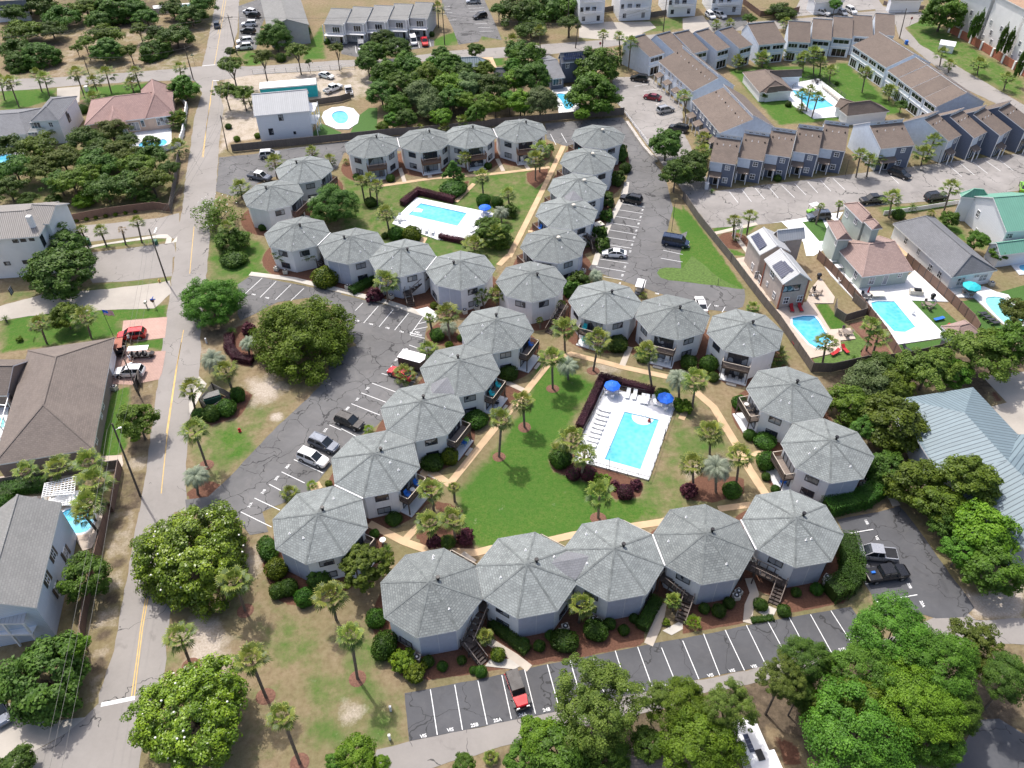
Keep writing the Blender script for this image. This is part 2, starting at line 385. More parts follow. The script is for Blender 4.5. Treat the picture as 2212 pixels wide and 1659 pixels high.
OCTS={k:(a*OCT_K,b*OCT_K,c)for k,(a,b,c)in OCTS.items()}
def rng(a,b,s):return list(np.arange(a,b,s))
gx=rng(-1200,-240,120)+rng(-240,-66,2)+rng(-66,70,.55)+rng(70,240,2)+rng(240,1201,120)
gy=rng(-200,26,12)+rng(26,200,.55)+rng(200,330,2)+rng(330,2300,120)
GX,GY=np.meshgrid(np.array(gx),np.array(gy))
PX,PY=GX.ravel(),GY.ravel()
chan=np.zeros((PX.size,4),dtype=np.float32)
def inside(poly):
 c=np.zeros(PX.size,bool);n=len(poly)
 for i in range(n):
  (x1,y1),(x2,y2)=poly[i],poly[(i+1)%n]
  if y1==y2:continue
  k=((y1>PY)!=(y2>PY))&(PX<(x2-x1)*(PY-y1)/(y2-y1)+x1);c^=k
 return c
def edgedist(poly):
 d=np.full(PX.size,1e9);n=len(poly)
 for i in range(n):
  ax,ay=poly[i];bx,by=poly[(i+1)%n];L2=(bx-ax)**2+(by-ay)**2+1e-9
  t=np.clip(((PX-ax)*(bx-ax)+(PY-ay)*(by-ay))/L2,0,1)
  d=np.minimum(d,np.hypot(PX-ax-t*(bx-ax),PY-ay-t*(by-ay)))
 return d
def paintg(ch,val,s,soft=.6):
 poly=Q(s)if isinstance(s,str)else s
 sd_=np.where(inside(poly),1,-1)*edgedist(poly)
 wgt=np.clip(.5+sd_/(2*soft),0,1).astype(np.float32)
 tgt=np.zeros(4,np.float32);tgt[ch]=val if ch is not None else 0
 chan[:]=chan*(1-wgt[:,None])+tgt[None,:]*wgt[:,None]
def blob(ch,val,t,u,v,r,soft=None):
 x,y=P(t,u,v);soft=soft or r*.6
 d=np.hypot(PX-x,PY-y);wgt=np.clip((r+soft-d)/(2*soft),0,1).astype(np.float32)
 tgt=np.zeros(4,np.float32);tgt[ch]=val
 chan[:]=chan*(1-wgt[:,None])+tgt[None,:]*wgt[:,None]
paintg(3,.45,"1:0,-60 1350,-60 1350,110 0,110",2)
paintg(1,.3,"1:0,100 1350,40 1340,380 1200,450 400,520 0,520",3)
for u_,v_ in((60,300),(200,420),(330,300),(700,330),(520,60),(900,60),(1200,120),(1150,300),(130,180),(400,150),(850,150)):blob(3,.8,1,u_,v_,6)
paintg(0,.35,"1:0,820 1150,900 1190,1330 380,1390 0,1300",2)
paintg(3,.5,"2:100,480 500,420 1250,380 1750,560 1830,720 1300,770 300,860 250,700",3)
paintg(0,.7,"3:1440,150 1560,100 2212,520 2212,660 1900,500 1500,290",1)
paintg(0,.9,"1:0,575 370,575 370,640 160,700 0,710");paintg(0,.95,"1:520,570 990,530 960,600 600,680 520,640")
paintg(0,.9,"1:1560,330 1750,330 1700,420 1600,430");paintg(0,.8,"1:1990,290 2090,160 2110,380 1960,390")
paintg(0,.9,"2:600,250 750,200 760,285 600,300");paintg(0,.5,"2:895,230 1040,215 1045,260 910,270")
paintg(0,.5,"2:1540,240 1760,230 1760,260 1540,265");paintg(0,.6,"2:1950,130 2212,110 2212,190 1960,215")
paintg(0,.85,"2:980,370 1050,370 1060,430 990,430")
paintg(1,.7,"1:1430,620 1680,600 1690,900 1500,920 1420,1010")
paintg(1,.75,"1:1400,470 2212,440 2212,660 1980,640 1680,590 1500,600",1)
paintg(1,.6,"2:0,430 480,430 480,500 100,640 0,640",2)
paintg(0,.62,"2:0,1130 250,1200 800,1130 1330,1080 1450,950 1430,1000 1080,1659 0,1659",1)
paintg(0,.62,"5:0,0 560,-60 1050,0 990,130 0,-20",1)
paintg(0,1.,"0:1160,780 1240,800 1290,830 1240,900 1200,1010 1330,1065 1480,1080 1400,1130 1190,1165 1050,1190 1000,1160 985,1070 1080,960 1135,870",1.2)
paintg(0,.42,"0:1230,765 1440,815 1510,850 1590,980 1590,1010 1500,1060 1440,990 1450,860 1300,790 1240,800",1.5)
blob(0,.55,0,1500,975,4);blob(0,.5,0,1440,1060,5);blob(1,.5,0,1310,800,2.5);blob(1,.55,0,1560,1000,2)
blob(0,.15,0,1520,905,2.5);blob(1,.45,0,1500,1020,2);blob(1,.4,0,1210,960,1.)
paintg(0,1.,"0:1440,440 1475,455 1610,625 1500,605 1425,590 1480,520",.5)
paintg(0,.55,"2:1880,1120 1960,1250 1860,1250 1860,1150",.5)
paintg(0,.6,"0:448,500 540,500 590,560 540,600 530,690 450,620",1)
paintg(0,.75,"0:448,560 560,520 590,590 520,600");paintg(3,.5,"0:490,440 600,380 560,480",1)
paintg(0,.45,"0:410,880 560,860 640,850 540,960 470,1060 405,1080",1.5)
blob(0,.8,4,1480,1180,2.2);blob(0,.75,4,1530,1260,2.5);blob(1,.85,4,1700,870,3.2);blob(1,.8,4,1790,1040,1);blob(1,.6,4,1340,600,1.5)
blob(3,.6,4,1400,500,3.5);blob(1,.75,4,1590,600,1.2)
paintg(0,.2,"0:370,1230 560,1150 620,1290 820,1330 880,1500 880,1659 540,1659 360,1500",1.5)
blob(1,.8,7,1330,880,2.6);blob(1,.75,7,1290,780,2.2);blob(1,.6,7,1640,330,2.4);blob(0,.5,7,1860,830,2.4);blob(0,.55,7,1930,900,1.8)
blob(0,.6,7,2100,1150,1.6);blob(0,.6,7,2140,1370,2.4);blob(0,.6,8,150,900,2.4);blob(0,.6,8,120,1180,2.2);blob(0,.55,8,260,1370,2.2);blob(0,.4,7,1100,950,1.6)
blob(1,.5,8,60,1300,1.6);blob(1,.5,7,1450,1000,1.4)
paintg(0,.85,"4:0,420 180,380 620,350 1080,320 1090,400 800,420 790,500 740,525 60,620 0,630",.6)
paintg(0,.85,"4:870,560 1075,530 1070,620 990,600 860,590",.3)
paintg(0,1.,"4:730,880 850,840 880,900 830,1240 740,1300 610,1290",.3)
paintg(0,.55,"4:560,190 1120,130 1100,170 700,230 560,240",.4);paintg(0,.4,"4:0,240 560,200 700,230 300,270 0,305",.5)
paintg(0,.6,"1:560,1590 1080,1540 1115,1560 560,1620",.3)
paintg(3,.6,"4:840,830 1000,800 1000,960 960,1300 930,1659 720,1659 830,1250",.8);blob(1,.6,4,900,1340,1.5);blob(1,.4,4,960,860,1)
paintg(1,.5,"7:720,0 880,0 830,300 780,600 700,950 640,1180 560,1260 600,800 690,300",.6)
for a in((800,80),(790,330),(760,560),(700,800),(660,1000)):blob(3,.7,7,a[0]-30,a[1],1.2)
paintg(3,.8,"1:1140,1040 1200,1060 1170,1370 1110,1380",.4)
paintg(0,.8,"3:230,1440 400,1450 480,1460 420,1520 190,1500",.3);paintg(0,.9,"3:240,1560 380,1640 420,1659 330,1659",.3)
paintg(0,1.,"3:0,1330 100,1450 250,1659 0,1659",.3);paintg(0,1.,"6:0,0 250,0 390,215 0,165",.3)
paintg(0,.9,"6:855,310 930,300 1150,560 1190,680 1020,690 870,710 1170,660 1190,560 1080,470 960,480",.3)
paintg(0,.85,"3:290,450 430,440 560,420 900,440 1050,400 1250,560 1430,730 1240,760 780,800 620,810 480,660 380,540",.8)
paintg(0,.8,"3:1260,1340 1560,1330 1800,1280 1760,1340 1500,1380 1300,1400",.5);paintg(0,.8,"3:1640,1370 2000,1640 1700,1500",.5)
paintg(3,.9,"6:1700,850 1950,760 2100,950 1960,980 1880,840",.4);paintg(2,.6,"6:1900,780 2100,940 1990,980",.4)
paintg(3,.7,"6:890,780 1200,640 2000,640 2212,600 2212,760 1500,900 1600,1400 2100,1659 1450,1659 1230,1300 1000,1000",1.5)
paintg(1,.9,"9:1820,500 1900,540 2212,470 2212,700 1880,690",.6)
paintg(3,.75,"9:600,1000 2212,850 2212,1659 0,1659 0,1200",2);paintg(2,.6,"9:540,1400 760,1500 800,1659 650,1659",.5)
paintg(3,.6,"8:900,1600 1500,1200 2212,1250 2212,1659",1)
paintg(1,.5,"9:1050,600 1100,610 1290,650 1240,700 1180,720",.6);paintg(0,.3,"9:1100,380 1290,640 1180,720 1060,580",.5)
paintg(1,.6,"2:1830,740 1900,850 2050,1050 1990,1060 1850,850",.5)
for k_,(x,y,ph)in OCTS.items():
 d=np.hypot(PX-x,PY-y);wgt=np.clip((7.9-d)/.7,0,1).astype(np.float32)
 tgt=np.array([0,0,.95,0],np.float32);chan[:]=chan*(1-wgt[:,None])+tgt*wgt[:,None]
for s in("8:160,660 300,700 330,960 380,1060 560,1090 800,1060 1160,1000 1240,990 1500,930 1960,860 1980,500 1400,640","8:1240,990 1500,960 1960,850 1700,840",
"8:470,150 650,60 800,130 870,230 700,260 550,240","7:1690,330 1780,560 1860,600 2080,620 1900,480 1820,330","9:600,420 1110,340 1140,400 1050,590 800,640 640,660",
"9:0,560 400,480 420,720 0,790","5:540,500 640,420 780,520 740,600 580,570","4:1700,20 1900,60 2212,150 2212,230 2000,190 1800,120","5:0,240 300,310 520,380 560,350 560,250 0,180",
"4:1250,1010 1560,850 1640,900 1560,1040 1330,1110 1240,1080","4:1200,1540 1330,1450 1440,1480 1330,1600 1230,1580","4:1450,500 1580,440 1640,560 1640,720 1500,700",
"5:1340,1320 1440,1250 1640,1340 1960,1470 1940,1560 1780,1580 1640,1470 1380,1400","5:1040,850 1100,830 1190,880 1140,960 1060,980","5:540,1580 700,1600 800,1659 640,1659",
"6:20,1480 140,1400 400,1440 400,1540 200,1600 50,1580","6:1160,430 1100,460 1180,560 1150,640 1200,680 1360,650 1280,560 1200,480","6:560,340 900,720 840,720 560,370",
"2:1200,1120 1350,1070 1330,1160 1260,1220 1205,1180","2:640,1220 830,1170 800,1250 680,1270"):
 paintg(2,.9,s,.3)
blob(2,.8,2,2440,780,2);blob(2,.8,3,330,1560,3.2,.5)
rs=np.random.RandomState(3)
nx,ny=len(gx),len(gy)
me=bpy.data.meshes.new('ground')
V=np.zeros((nx*ny,3));V[:,0]=PX;V[:,1]=PY
I=(np.arange(ny-1)[:,None]*nx+np.arange(nx-1)[None,:]).ravel()
Fq=np.stack([I,I+1,I+1+nx,I+nx],1)
me.vertices.add(nx*ny);me.vertices.foreach_set('co',V.ravel())
me.loops.add(Fq.size);me.loops.foreach_set('vertex_index',Fq.ravel())
me.polygons.add(len(Fq));me.polygons.foreach_set('loop_start',np.arange(len(Fq))*4);me.polygons.foreach_set('loop_total',np.full(len(Fq),4))
me.update()
ca=me.color_attributes.new('cover','FLOAT_COLOR','POINT');ca.data.foreach_set('color',chan.ravel())
def ground_mat():
 m,nt,b=newmat('ground_cover')
 at=N(nt,'ShaderNodeAttribute',attribute_name='cover');sp=N(nt,'ShaderNodeSeparateColor');nt.links.new(at.outputs['Color'],sp.inputs[0])
 nA=noise(nt,.45,6.,.65);nB=noise(nt,4,5.,.7);nC=noise(nt,.09,4.,.6);nD=noise(nt,1.4,5.,.7)
 def msk(ch,sharp=4.,wob=1.1):
  a=mth(nt,'ADD',ch,mth(nt,'MULTIPLY',mth(nt,'SUBTRACT',nA,.5),wob))
  a=mth(nt,'ADD',a,mth(nt,'MULTIPLY',mth(nt,'SUBTRACT',nB,.5),.35))
  return mth(nt,'MULTIPLY',mth(nt,'SUBTRACT',a,.5-.5/sharp),sharp,clamp=True)
 dry=ramp(nt,nD,[(.25,(.15,.105,.065)),(.5,(.235,.18,.11)),(.78,(.30,.245,.16))])
 olive=ramp(nt,nB,[(.25,(.075,.1,.03)),(.75,(.16,.175,.06))])
 dry=mix(nt,ramp(nt,nC,[(.4,(0,0,0)),(.7,(.6,.6,.6))]),dry,olive)
 gr=ramp(nt,nB,[(.25,(.03,.08,.012)),(.5,(.06,.14,.02)),(.75,(.12,.2,.04))])
 gr=mix(nt,ramp(nt,nD,[(.42,(0,0,0)),(.7,(.6,.6,.6))]),gr,(.14,.165,.045))
 gr=mix(nt,ramp(nt,nC,[(.35,(0,0,0)),(.65,(.5,.5,.5))]),gr,(.04,.12,.018))
 sand=ramp(nt,nB,[(.25,(.29,.24,.19)),(.7,(.54,.475,.40))])
 mul=ramp(nt,nB,[(.25,(.085,.045,.03)),(.75,(.2,.1,.068))])
 soil=ramp(nt,nD,[(.25,(.05,.04,.028)),(.6,(.13,.10,.07)),(.85,(.26,.21,.15))])
 c=mix(nt,msk(sp.outputs[0],1.7,1.3),dry,gr)
 c=mix(nt,msk(sp.outputs[1],1.8,1.4),c,sand)
 c=mix(nt,msk(at.outputs['Alpha'],3),c,soil)
 c=mix(nt,msk(sp.outputs[2],9,.35),c,mul)
 nt.links.new(c,b.inputs['Base Color']);b.inputs['Roughness'].default_value=.95;b.inputs['Specular IOR Level'].default_value=.15
 bump(nt,b,noise(nt,9,4.,.7),.6,.06)
 return m
me.materials.append(ground_mat())
go=bpy.data.objects.new('ground',me);COL.objects.link(go);tag(go,kind='structure')
# ================= FLAT SHEETS: roads, lots, paths =================
RJ=random.Random(5)
def sheet(name,s,z,mat,jag=0.,kind='structure',holes=None,thick=0.):
 poly=ccw(Q(s)if isinstance(s,str)else s)
 if jag:
  o=[]
  for i in range(len(poly)):
   a=Vector(poly[i]);b=Vector(poly[(i+1)%len(poly)]);L=(b-a).length;n=max(1,int(L/1.3));nv=Vector((b-a).yx);nv.x*=-1;nv.normalize()
   for k in range(n):o.append(tuple(a+(b-a)*k/n+nv*RJ.uniform(-jag,jag)*(k>0)))
  poly=o
 mb=MB()
 for t in tess([poly]+(holes or[])):mb.face([(p[0],p[1],z)for p in t])
 if thick:
  for i in range(len(poly)):
   a,b=poly[i],poly[(i+1)%len(poly)];mb.face([(a[0],a[1],z-thick),(b[0],b[1],z-thick),(b[0],b[1],z),(a[0],a[1],z)])
 o=mb.build(name,mat)
 if kind:tag(o,kind=kind)
 return o
def strip(name,s,wd,z,mat,closed=False,thick=0.,kind='structure'):
 p=[Vector(a)for a in(Q(s)if isinstance(s,str)else s)];L,Rr=[],[]
 for i in range(len(p)):
  if i==0:d=p[1]-p[0]
  elif i==len(p)-1:d=p[-1]-p[-2]
  else:d=(p[i]-p[i-1]).normalized()+(p[i+1]-p[i]).normalized()
  d.normalize();nv=Vector((-d.y,d.x));k=1.
  if 0<i<len(p)-1:k=1/max(.5,abs(nv.dot(Vector((-(p[i]-p[i-1]).normalized().y,(p[i]-p[i-1]).normalized().x)))))
  L.append(p[i]+nv*wd/2*k);Rr.append(p[i]-nv*wd/2*k)
 mb=MB()
 for i in range(len(p)-1):
  mb.face([(*Rr[i],z),(*Rr[i+1],z),(*L[i+1],z),(*L[i],z)])
  if thick:
   mb.face([(*Rr[i],z-thick),(*Rr[i+1],z-thick),(*Rr[i+1],z),(*Rr[i],z)]);mb.face([(*L[i+1],z-thick),(*L[i],z-thick),(*L[i],z),(*L[i+1],z)])
 o=mb.build(name,mat)
 if kind:tag(o,kind=kind)
 return o
ST,LOT,LD,LP_=M['street'],M['lot'],M['lotdark'],M['lotpale']
sheet('road',"7:640,1180 740,900 800,560 850,280 900,0 4:905,1659 930,1500 960,1300 1000,1000 1050,600 1085,350 1100,250 1115,130 1135,0 1:1150,1500 1180,1370 1205,1130 1230,980 1260,760 1310,600 1255,515 1240,500 1310,430 1345,280 1400,0 1:1410,-60 1590,-60 1550,0 1540,200 1500,340 1450,440 1400,520 1430,620 1450,700 1425,900 1415,1020 1400,1240 1360,1500 1350,1659 4:1350,0 1300,500 1300,640 1290,780 1240,980 1215,1200 1200,1450 1210,1659 7:1130,0 1120,600 1080,800 1080,950 1060,1080 1000,1180 900,1659 850,1800 300,1800 0,1620 200,1560 420,1440 560,1320 640,1240",.02,ST,.12)
sheet('side_street',"1:-300,540 0,515 300,505 700,480 1140,445 1300,430 1460,430 1660,430 2212,390 2:300,385 700,330 1000,310 1760,255 2212,200 3:300,150 700,125 1250,70 1230,25 1100,-40 1240,-40 1300,40 1500,85 1540,80 1600,110 1440,180 1540,290 1850,470 2212,680 2400,820 2212,760 1800,560 1400,240 1380,160 700,185 0,215 2:1760,300 1300,360 940,380 750,380 500,400 0,435 1:2212,450 1640,485 1430,520 1300,525 1140,520 600,545 200,580 0,592 -300,600",.024,ST,.12)
sheet('side_road',"1:395,1470 700,1450 1050,1410 1160,1380 1170,1560 1080,1530 1000,1520 560,1570 400,1560",.026,ST,.06)
sheet('parking_lot',"1:560,1640 900,1600 1130,1570 1140,1659 4:1120,10 1115,130 820,165 600,175 560,100",.028,ST,.05)
sheet('concrete_lane',"4:-60,340 300,245 700,215 1050,170 1100,160 1110,240 1000,340 700,350 300,375 0,420 -60,430",.03,M['drive'],.1)
sheet('kerb_island',"1:540,1600 1040,1520 1085,1520 1115,1545 1110,1575 1150,1530 1145,1570 1070,1580 1080,1545 1000,1545 700,1585 560,1615",.05,M['concrete'])
sheet('parking_lot',"4:1540,185 1630,125 1800,160 2212,240 5:0,250 300,320 560,400 540,540 620,600 420,900 230,1100 60,1200 -200,1520 7:1700,0 1740,130 1620,150 1500,0 4:1210,1659 1200,1580 1350,1560 1500,1420 1800,1100 2000,920 2130,780 5:-80,640 100,580 60,540 -30,330 4:2000,270 1800,300 1560,420 1540,380",.03,LOT,.08)
sheet('parking_lot',"8:410,1175 600,1140 940,1075 1250,1005 1960,865 2212,820 9:0,820 580,705 1090,615 1165,725 1180,740 1160,880 960,915 100,1085 0,1105 8:2212,1110 1400,1290 440,1485 425,1330",.036,LD,.05)
sheet('driveway',"8:440,1487 1400,1293 2212,1113 9:0,1108 960,918 1180,880 1400,880 1900,860 2212,860 2400,850 2400,700 2212,690 1900,700 1830,640 1640,680 1240,860 700,1060 0,1200 8:2212,1240 1200,1480 700,1620 500,1700 200,1750 200,1620 230,1540",.03,ST,.12)
sheet('parking_lot',"9:1000,50 1270,0 6:1280,1655 1400,1620 9:1440,0 1510,90 1650,290 1800,490 1890,620 1830,680 1640,690 1560,665 1300,690 1255,590 1115,350 1060,180",.032,LD,.08)
sheet('parking_lot',"2:1320,800 1820,760 1940,920 2100,1150 2150,1350 2110,1500 2090,1560 3:30,1500 -20,1659 6:0,165 400,215 405,260 390,330 300,360 100,345 -100,260 5:1700,120 1600,90 1700,-60 2:1690,1570 1700,1500 1800,1290 1870,1100 1850,950 1700,900 1450,950 1330,900",.031,LOT,.1)
sheet('parking_lot',"1:1420,1020 1640,1000 1820,970 2212,920 2:0,920 900,830 1000,840 900,960 20,990 1:2180,1100 2000,1080 1700,1170 1560,1260 1500,1270 1400,1240 1415,1100",.033,LOT,.1)
sheet('driveway',"2:1750,500 2000,500 2212,700 3:0,850 200,1240 1650,1060 2212,990 2300,980 2300,1230 2150,1240 1800,1290 1260,1330 1040,1360 900,1400 560,1450 180,1480 0,1240 -260,900 2:1850,750 1780,650",.034,LP_,.1)
sheet('parking_lot',"1:1545,40 1660,0 1740,-50 1740,60 1690,180 1660,320 1540,330 1550,200",.034,LOT)
sheet('parking_lot',"2:0,260 400,220 600,260 600,300 300,345 150,380 0,350",.034,LOT);sheet('parking_lot',"2:640,-60 900,-60 1010,180 1040,260 910,235 890,270 760,290 720,180 660,60",.036,LOT)
sheet('driveway',"2:1540,150 1760,140 1790,230 1760,262 1540,245 2:1540,245",.034,M['drive']);sheet('driveway',"2:1760,145 2000,140 2040,180 1950,215 1950,260 1800,260",.035,M['drive'])
sheet('driveway',"3:0,120 130,100 180,170 60,215 0,190",.035,M['drive']);sheet('driveway',"3:150,130 400,110 420,150 340,190 200,195",.034,LOT)
sheet('driveway',"3:700,110 1250,60 1200,-30 760,0 730,60",.04,M['lotpale']);sheet('driveway',"1:370,572 520,560 515,660 480,680 420,640 370,640",.034,M['drive'])
sheet('path',"2:910,372 980,372 1010,440 960,440",.034,M['orange'])
sheet('driveway',"4:740,590 860,590 990,620 1075,615 1050,760 1030,800 860,835 700,830 720,700",.034,M['paver']);sheet('driveway',"4:800,420 1085,395 1070,530 870,555 790,500",.036,M['paver'])
sheet('patio',"4:610,1300 790,1290 800,1350 780,1390 560,1420 0,1510 0,1430 450,1400",.035,M['deckcream'])
sheet('parking_lot',"7:0,1230 250,1260 330,1360 560,1330 420,1440 200,1560 0,1620 -200,1640 -200,1200",.034,M['drive'],.1)
sheet('parking_lot',"6:1940,780 2212,750 2500,700 2500,1150 2212,1160 2170,1155 1990,980 2100,950",.034,M['drive'])
sheet('road',"9:1900,1350 2050,1340 2212,1440 2400,1500 2400,1800 1500,1800 1750,1659",.034,M['lotdark'],.1)
for s,wd,m_ in(("5:420,1580 560,1380 700,1480 1000,1110 1180,900 1350,690 1490,635 1820,720 2120,785",1.1,'orange'),
("2:1440,945 1330,1180 1200,1440 1090,1659 5:1080,0 1020,60",1.15,'orange'),("2:255,1205 600,1155 960,1130 1350,1085",1.0,'orange'),("2:1470,1350",1,''),
("2:740,1310 860,1190",1.0,'orange'),("6:60,860 200,980 370,1260 430,1380 540,1550 560,1600",1.2,'orange'),("6:440,1290 560,1265",.9,'orange'),
("6:230,1640 420,1615 600,1600",1.,'orange'),("8:1350,185 1500,150 2080,65 2212,20 9:30,0",1.1,'orange'),("8:180,75 400,190 550,245 870,265 990,235",1.1,'orange'),("8:390,205 500,90",1.0,'orange'),("8:780,270 860,330",1.0,'walkpale'),
("5:1820,710 1870,590",1.0,'walkpale'),("5:2212,560 2180,530",1,''),("8:960,840 1120,940 1220,1015",1.0,'walkpale'),("8:2080,590 2060,700 1990,860",1.1,'walkpale'),
("9:430,430 465,530 430,610 420,720",1.1,'walkpale'),("6:1290,1480 1390,1620",1.,'walkpale'),("5:1050,810 1180,870",.9,'walkpale'),("2:1010,1030 1050,1110",.9,'walkpale'),("2:380,1090 410,1180",.9,'walkpale'),
("2:570,1130 580,1165",.9,'walkpale'),("2:1190,1060 1215,1100",.9,'walkpale'),("4:1620,115 1900,150 2212,225 5:300,300 540,380 620,420",1.2,'concrete'),("2:1850,1180 1840,1250 1740,1440 1690,1560 5:1640,60",1.1,'concrete'),
("5:520,1390 700,1470",.9,'walkpale'),("2:540,1540 510,1600",1.2,'orange'),("2:1340,1335 1290,1330",.8,'orange'),("2:1255,1500 1210,1500",.8,'orange'),("2:1420,1015 1390,1010",.7,'orange'),("6:-10,1060 20,1000",1.,'orange'),("4:2080,1480 2010,1510",1.3,'orange'),("3:180,1520 480,1450",1.,'walkpale'),("3:350,1540 440,1659",1.,'walkpale')):
 if m_:strip('sidewalk',s,wd,.05+RJ.uniform(0,.008),M[m_],thick=.06)
for s in("8:930,1000 960,960 1100,950 1160,1000 1120,1020","9:490,650 560,610 610,630 590,670 550,690","8:2080,770 2212,700 2212,760 2140,800"):sheet('concrete_pad',s,.056,M['concrete'])
sheet('concrete_pad',"5:480,350 560,330 620,370 610,410 540,400",.06,M['deckwhite'])
# ================= road and lot markings =================
def lines(name,segs,wd=.11,z=.044,m='paint'):
 mb=MB()
 for s in segs:
  p=Q(s)
  for a,b in zip(p[:-1],p[1:]):
   a=Vector(a);b=Vector(b);d=(b-a).normalized();n_=Vector((-d.y,d.x))*wd/2
   mb.face([(*(a-n_),z),(*(b-n_),z),(*(b+n_),z),(*(a+n_),z)])
 return tag(mb.build(name,M[m]),kind='structure')
lines('parking_line',["8:577,1150 622,1445","8:735,1120 785,1412","8:885,1092 945,1378","8:1040,1058 1102,1342","8:1187,1020 1258,1308","8:1335,990 1405,1250","8:1482,962 1560,1230","8:1630,935 1710,1200","8:1775,900 1860,1170","8:1920,875 2018,1145","8:2075,880 2170,1115",
"9:0,835 105,1085","9:135,790 240,1060","9:275,765 400,1028","9:412,733 540,995","9:550,708 690,965","9:690,685 825,935","9:828,665 965,912","9:960,640 1120,890"],.1)
lines('parking_line',["9:1055,143 1235,113","9:1110,358 1200,340","9:1080,250 1120,240","9:1185,468 1310,445","9:1255,582 1520,537"],.12)
lines('parking_line',["7:1560,0 1760,98","4:1650,1570 1815,1648","4:1745,1480 1820,1520","4:1825,1400 1975,1472","4:1905,1320 2095,1408","4:2135,1095 2212,1130","5:0,1120 100,1172","5:65,958 250,1032","5:130,888 345,970","5:200,825 400,900","5:262,762 480,820","5:440,578 500,600","5:380,640 500,690",
"4:1590,245 1700,143","4:1685,270 1790,165","4:1785,285 1885,187","4:1885,290 1970,210","5:90,355 140,305","5:145,435 240,325","5:245,460 335,350","5:345,482 435,372","5:445,512 530,395 ","5:445,512 540,535","5:465,480 560,460","5:500,440 560,425"],.11)
lines('parking_line',["2:1790,1318 1968,1343","2:1775,1357 1953,1385","2:1762,1400 1940,1430","2:1747,1445 1927,1475","2:1732,1490 1913,1520","2:1716,1537 1898,1565","2:1700,1582 1880,1610","2:1690,1635 1860,1659","5:1670,20 1860,48","5:1650,70 1840,102","5:1700,135 1820,155","5:2070,15 2212,40","5:1975,155 1960,210","2:1355,870 1392,940","2:1425,865 1460,925","6:155,350 180,310","6:255,365 275,330","2:2085,1622 2212,1650"],.11)
lines('parking_line',["3:300,1240 358,1313","3:385,1230 445,1308","3:470,1220 530,1290","3:555,1210 620,1285","3:640,1200 725,1282","3:725,1190 800,1265","3:810,1180 875,1250","3:893,1168 960,1240","3:975,1158 1050,1230","3:1320,1115 1400,1190","3:1720,1070 1810,1145","3:1800,1060 1890,1135","3:1880,1050 1975,1125","3:1960,1040 2060,1110","3:2050,1035 2140,1105"],.11)
lines('parking_line',["2:667,45 705,42","2:670,62 710,60","2:680,85 720,82","2:698,132 745,129","2:820,35 910,30","2:825,55 925,50","2:830,75 935,70","2:870,155 945,152","2:885,180 965,177","2:895,205 985,202","2:430,270 450,320","2:495,265 507,310","2:90,295 97,345","2:160,290 168,340","2:570,255 580,300",
"1:1570,45 1600,48","1:1560,85 1640,92","1:1555,115 1620,120","1:1560,160 1590,162","1:1555,200 1580,202","1:1550,235 1660,240","2:1900,560 1990,545","2:1960,590 2080,575","2:2040,680 2080,660"],.12,.046)
lines('road_marking',["1:1465,0 1425,220 1390,420","1:1450,0 1412,220","1:1380,522 1350,740 1310,1020","1:1368,640 1340,800 1318,1020","1:1258,1470 1240,1659 4:1230,115","4:1190,480 1150,700 1085,1150 1045,1540","4:1175,560 1140,740 1078,1150","7:960,555 925,750 900,950 870,1200","7:945,555 912,750 887,950 852,1200"],.12,.03,'yellow')
lines('stop_line',["7:655,1250 875,1205"],.5,.031,'paint');lines('stop_line',["1:1310,428 1395,420","1:1380,522 1420,524","1:1000,1510 1015,1475"],.3,.045,'paint')
def stencil(t,u,v,txt,size=.42,ang=None,toward=None):
 cu=bpy.data.curves.new('number','FONT');cu.body=txt;cu.size=size*1.3;cu.align_x='CENTER';cu.align_y='CENTER';cu.offset=.012
 o=bpy.data.objects.new('t',cu);COL.objects.link(o)
 dg=bpy.context.evaluated_depsgraph_get();me=bpy.data.meshes.new_from_object(o.evaluated_get(dg));bpy.data.objects.remove(o)
 me.materials.clear();me.materials.append(M['paint'])
 x,y=P(t,u,v);a=math.atan2(*(np.array(P(t,*toward))-np.array((x,y)))[::-1])if toward else R_(ang or 0)
 return tag(link('painted_number',me,None,(x,y,.048),a),kind='structure')
for t,u,v,s,tw in((8,532,1453,'VIS',(707,1413)),(8,707,1413,'VIS',(863,1382)),(8,863,1382,'25B',(1012,1350)),(8,1012,1350,'25A',(1175,1315)),(8,1175,1315,'24A',(1330,1283)),(8,1330,1283,'24B',(1480,1250)),
(8,1942,1152,'22A',(2100,1118)),(8,2090,1122,'23A',(2212,1095)),(9,18,1095,'22B',(180,1060)),(9,180,1060,'VIS',(320,1030)),(9,462,1002,'VIS',(600,975)),(9,320,1030,'VIS',(462,1002)),(9,1033,893,'21B',(1200,860)),
(9,1190,65,'18B',(1215,110)),(9,1258,168,'VIS',(1285,230)),(9,1468,478,'20B',(1490,520)),(9,1552,597,'20A',(1575,640)),
(5,192,442,'18A',(298,468)),(5,298,468,'19B',(390,492)),(5,390,492,'19A',(480,520)),(5,487,502,'NO\nPARKING',(560,520)),(5,102,420,'17B',(192,442)),(4,1643,250,'16A',(1730,272)),(4,1730,272,'16B',(1800,290)),
(4,2110,1130,'27A',(2150,1080)),(4,1865,1365,'28A',(1905,1320)),(4,1795,1440,'29A',(1825,1400)),(4,1708,1528,'31B',(1745,1480)),(4,1622,1615,'31A',(1650,1570)),(5,40,990,'28B',(80,950)),(5,105,930,'VIS',(140,880)),(5,170,860,'VIS',(210,820)),(5,420,607,'VIS',(460,570)),(5,355,675,'VIS',(390,640)),
(5,2045,245,'18B',(2160,265)),(6,218,325,'18T',(310,342)),(3,40,1600,'VIS',(40,1560))):
 stencil(t,u,v,s,toward=tw)
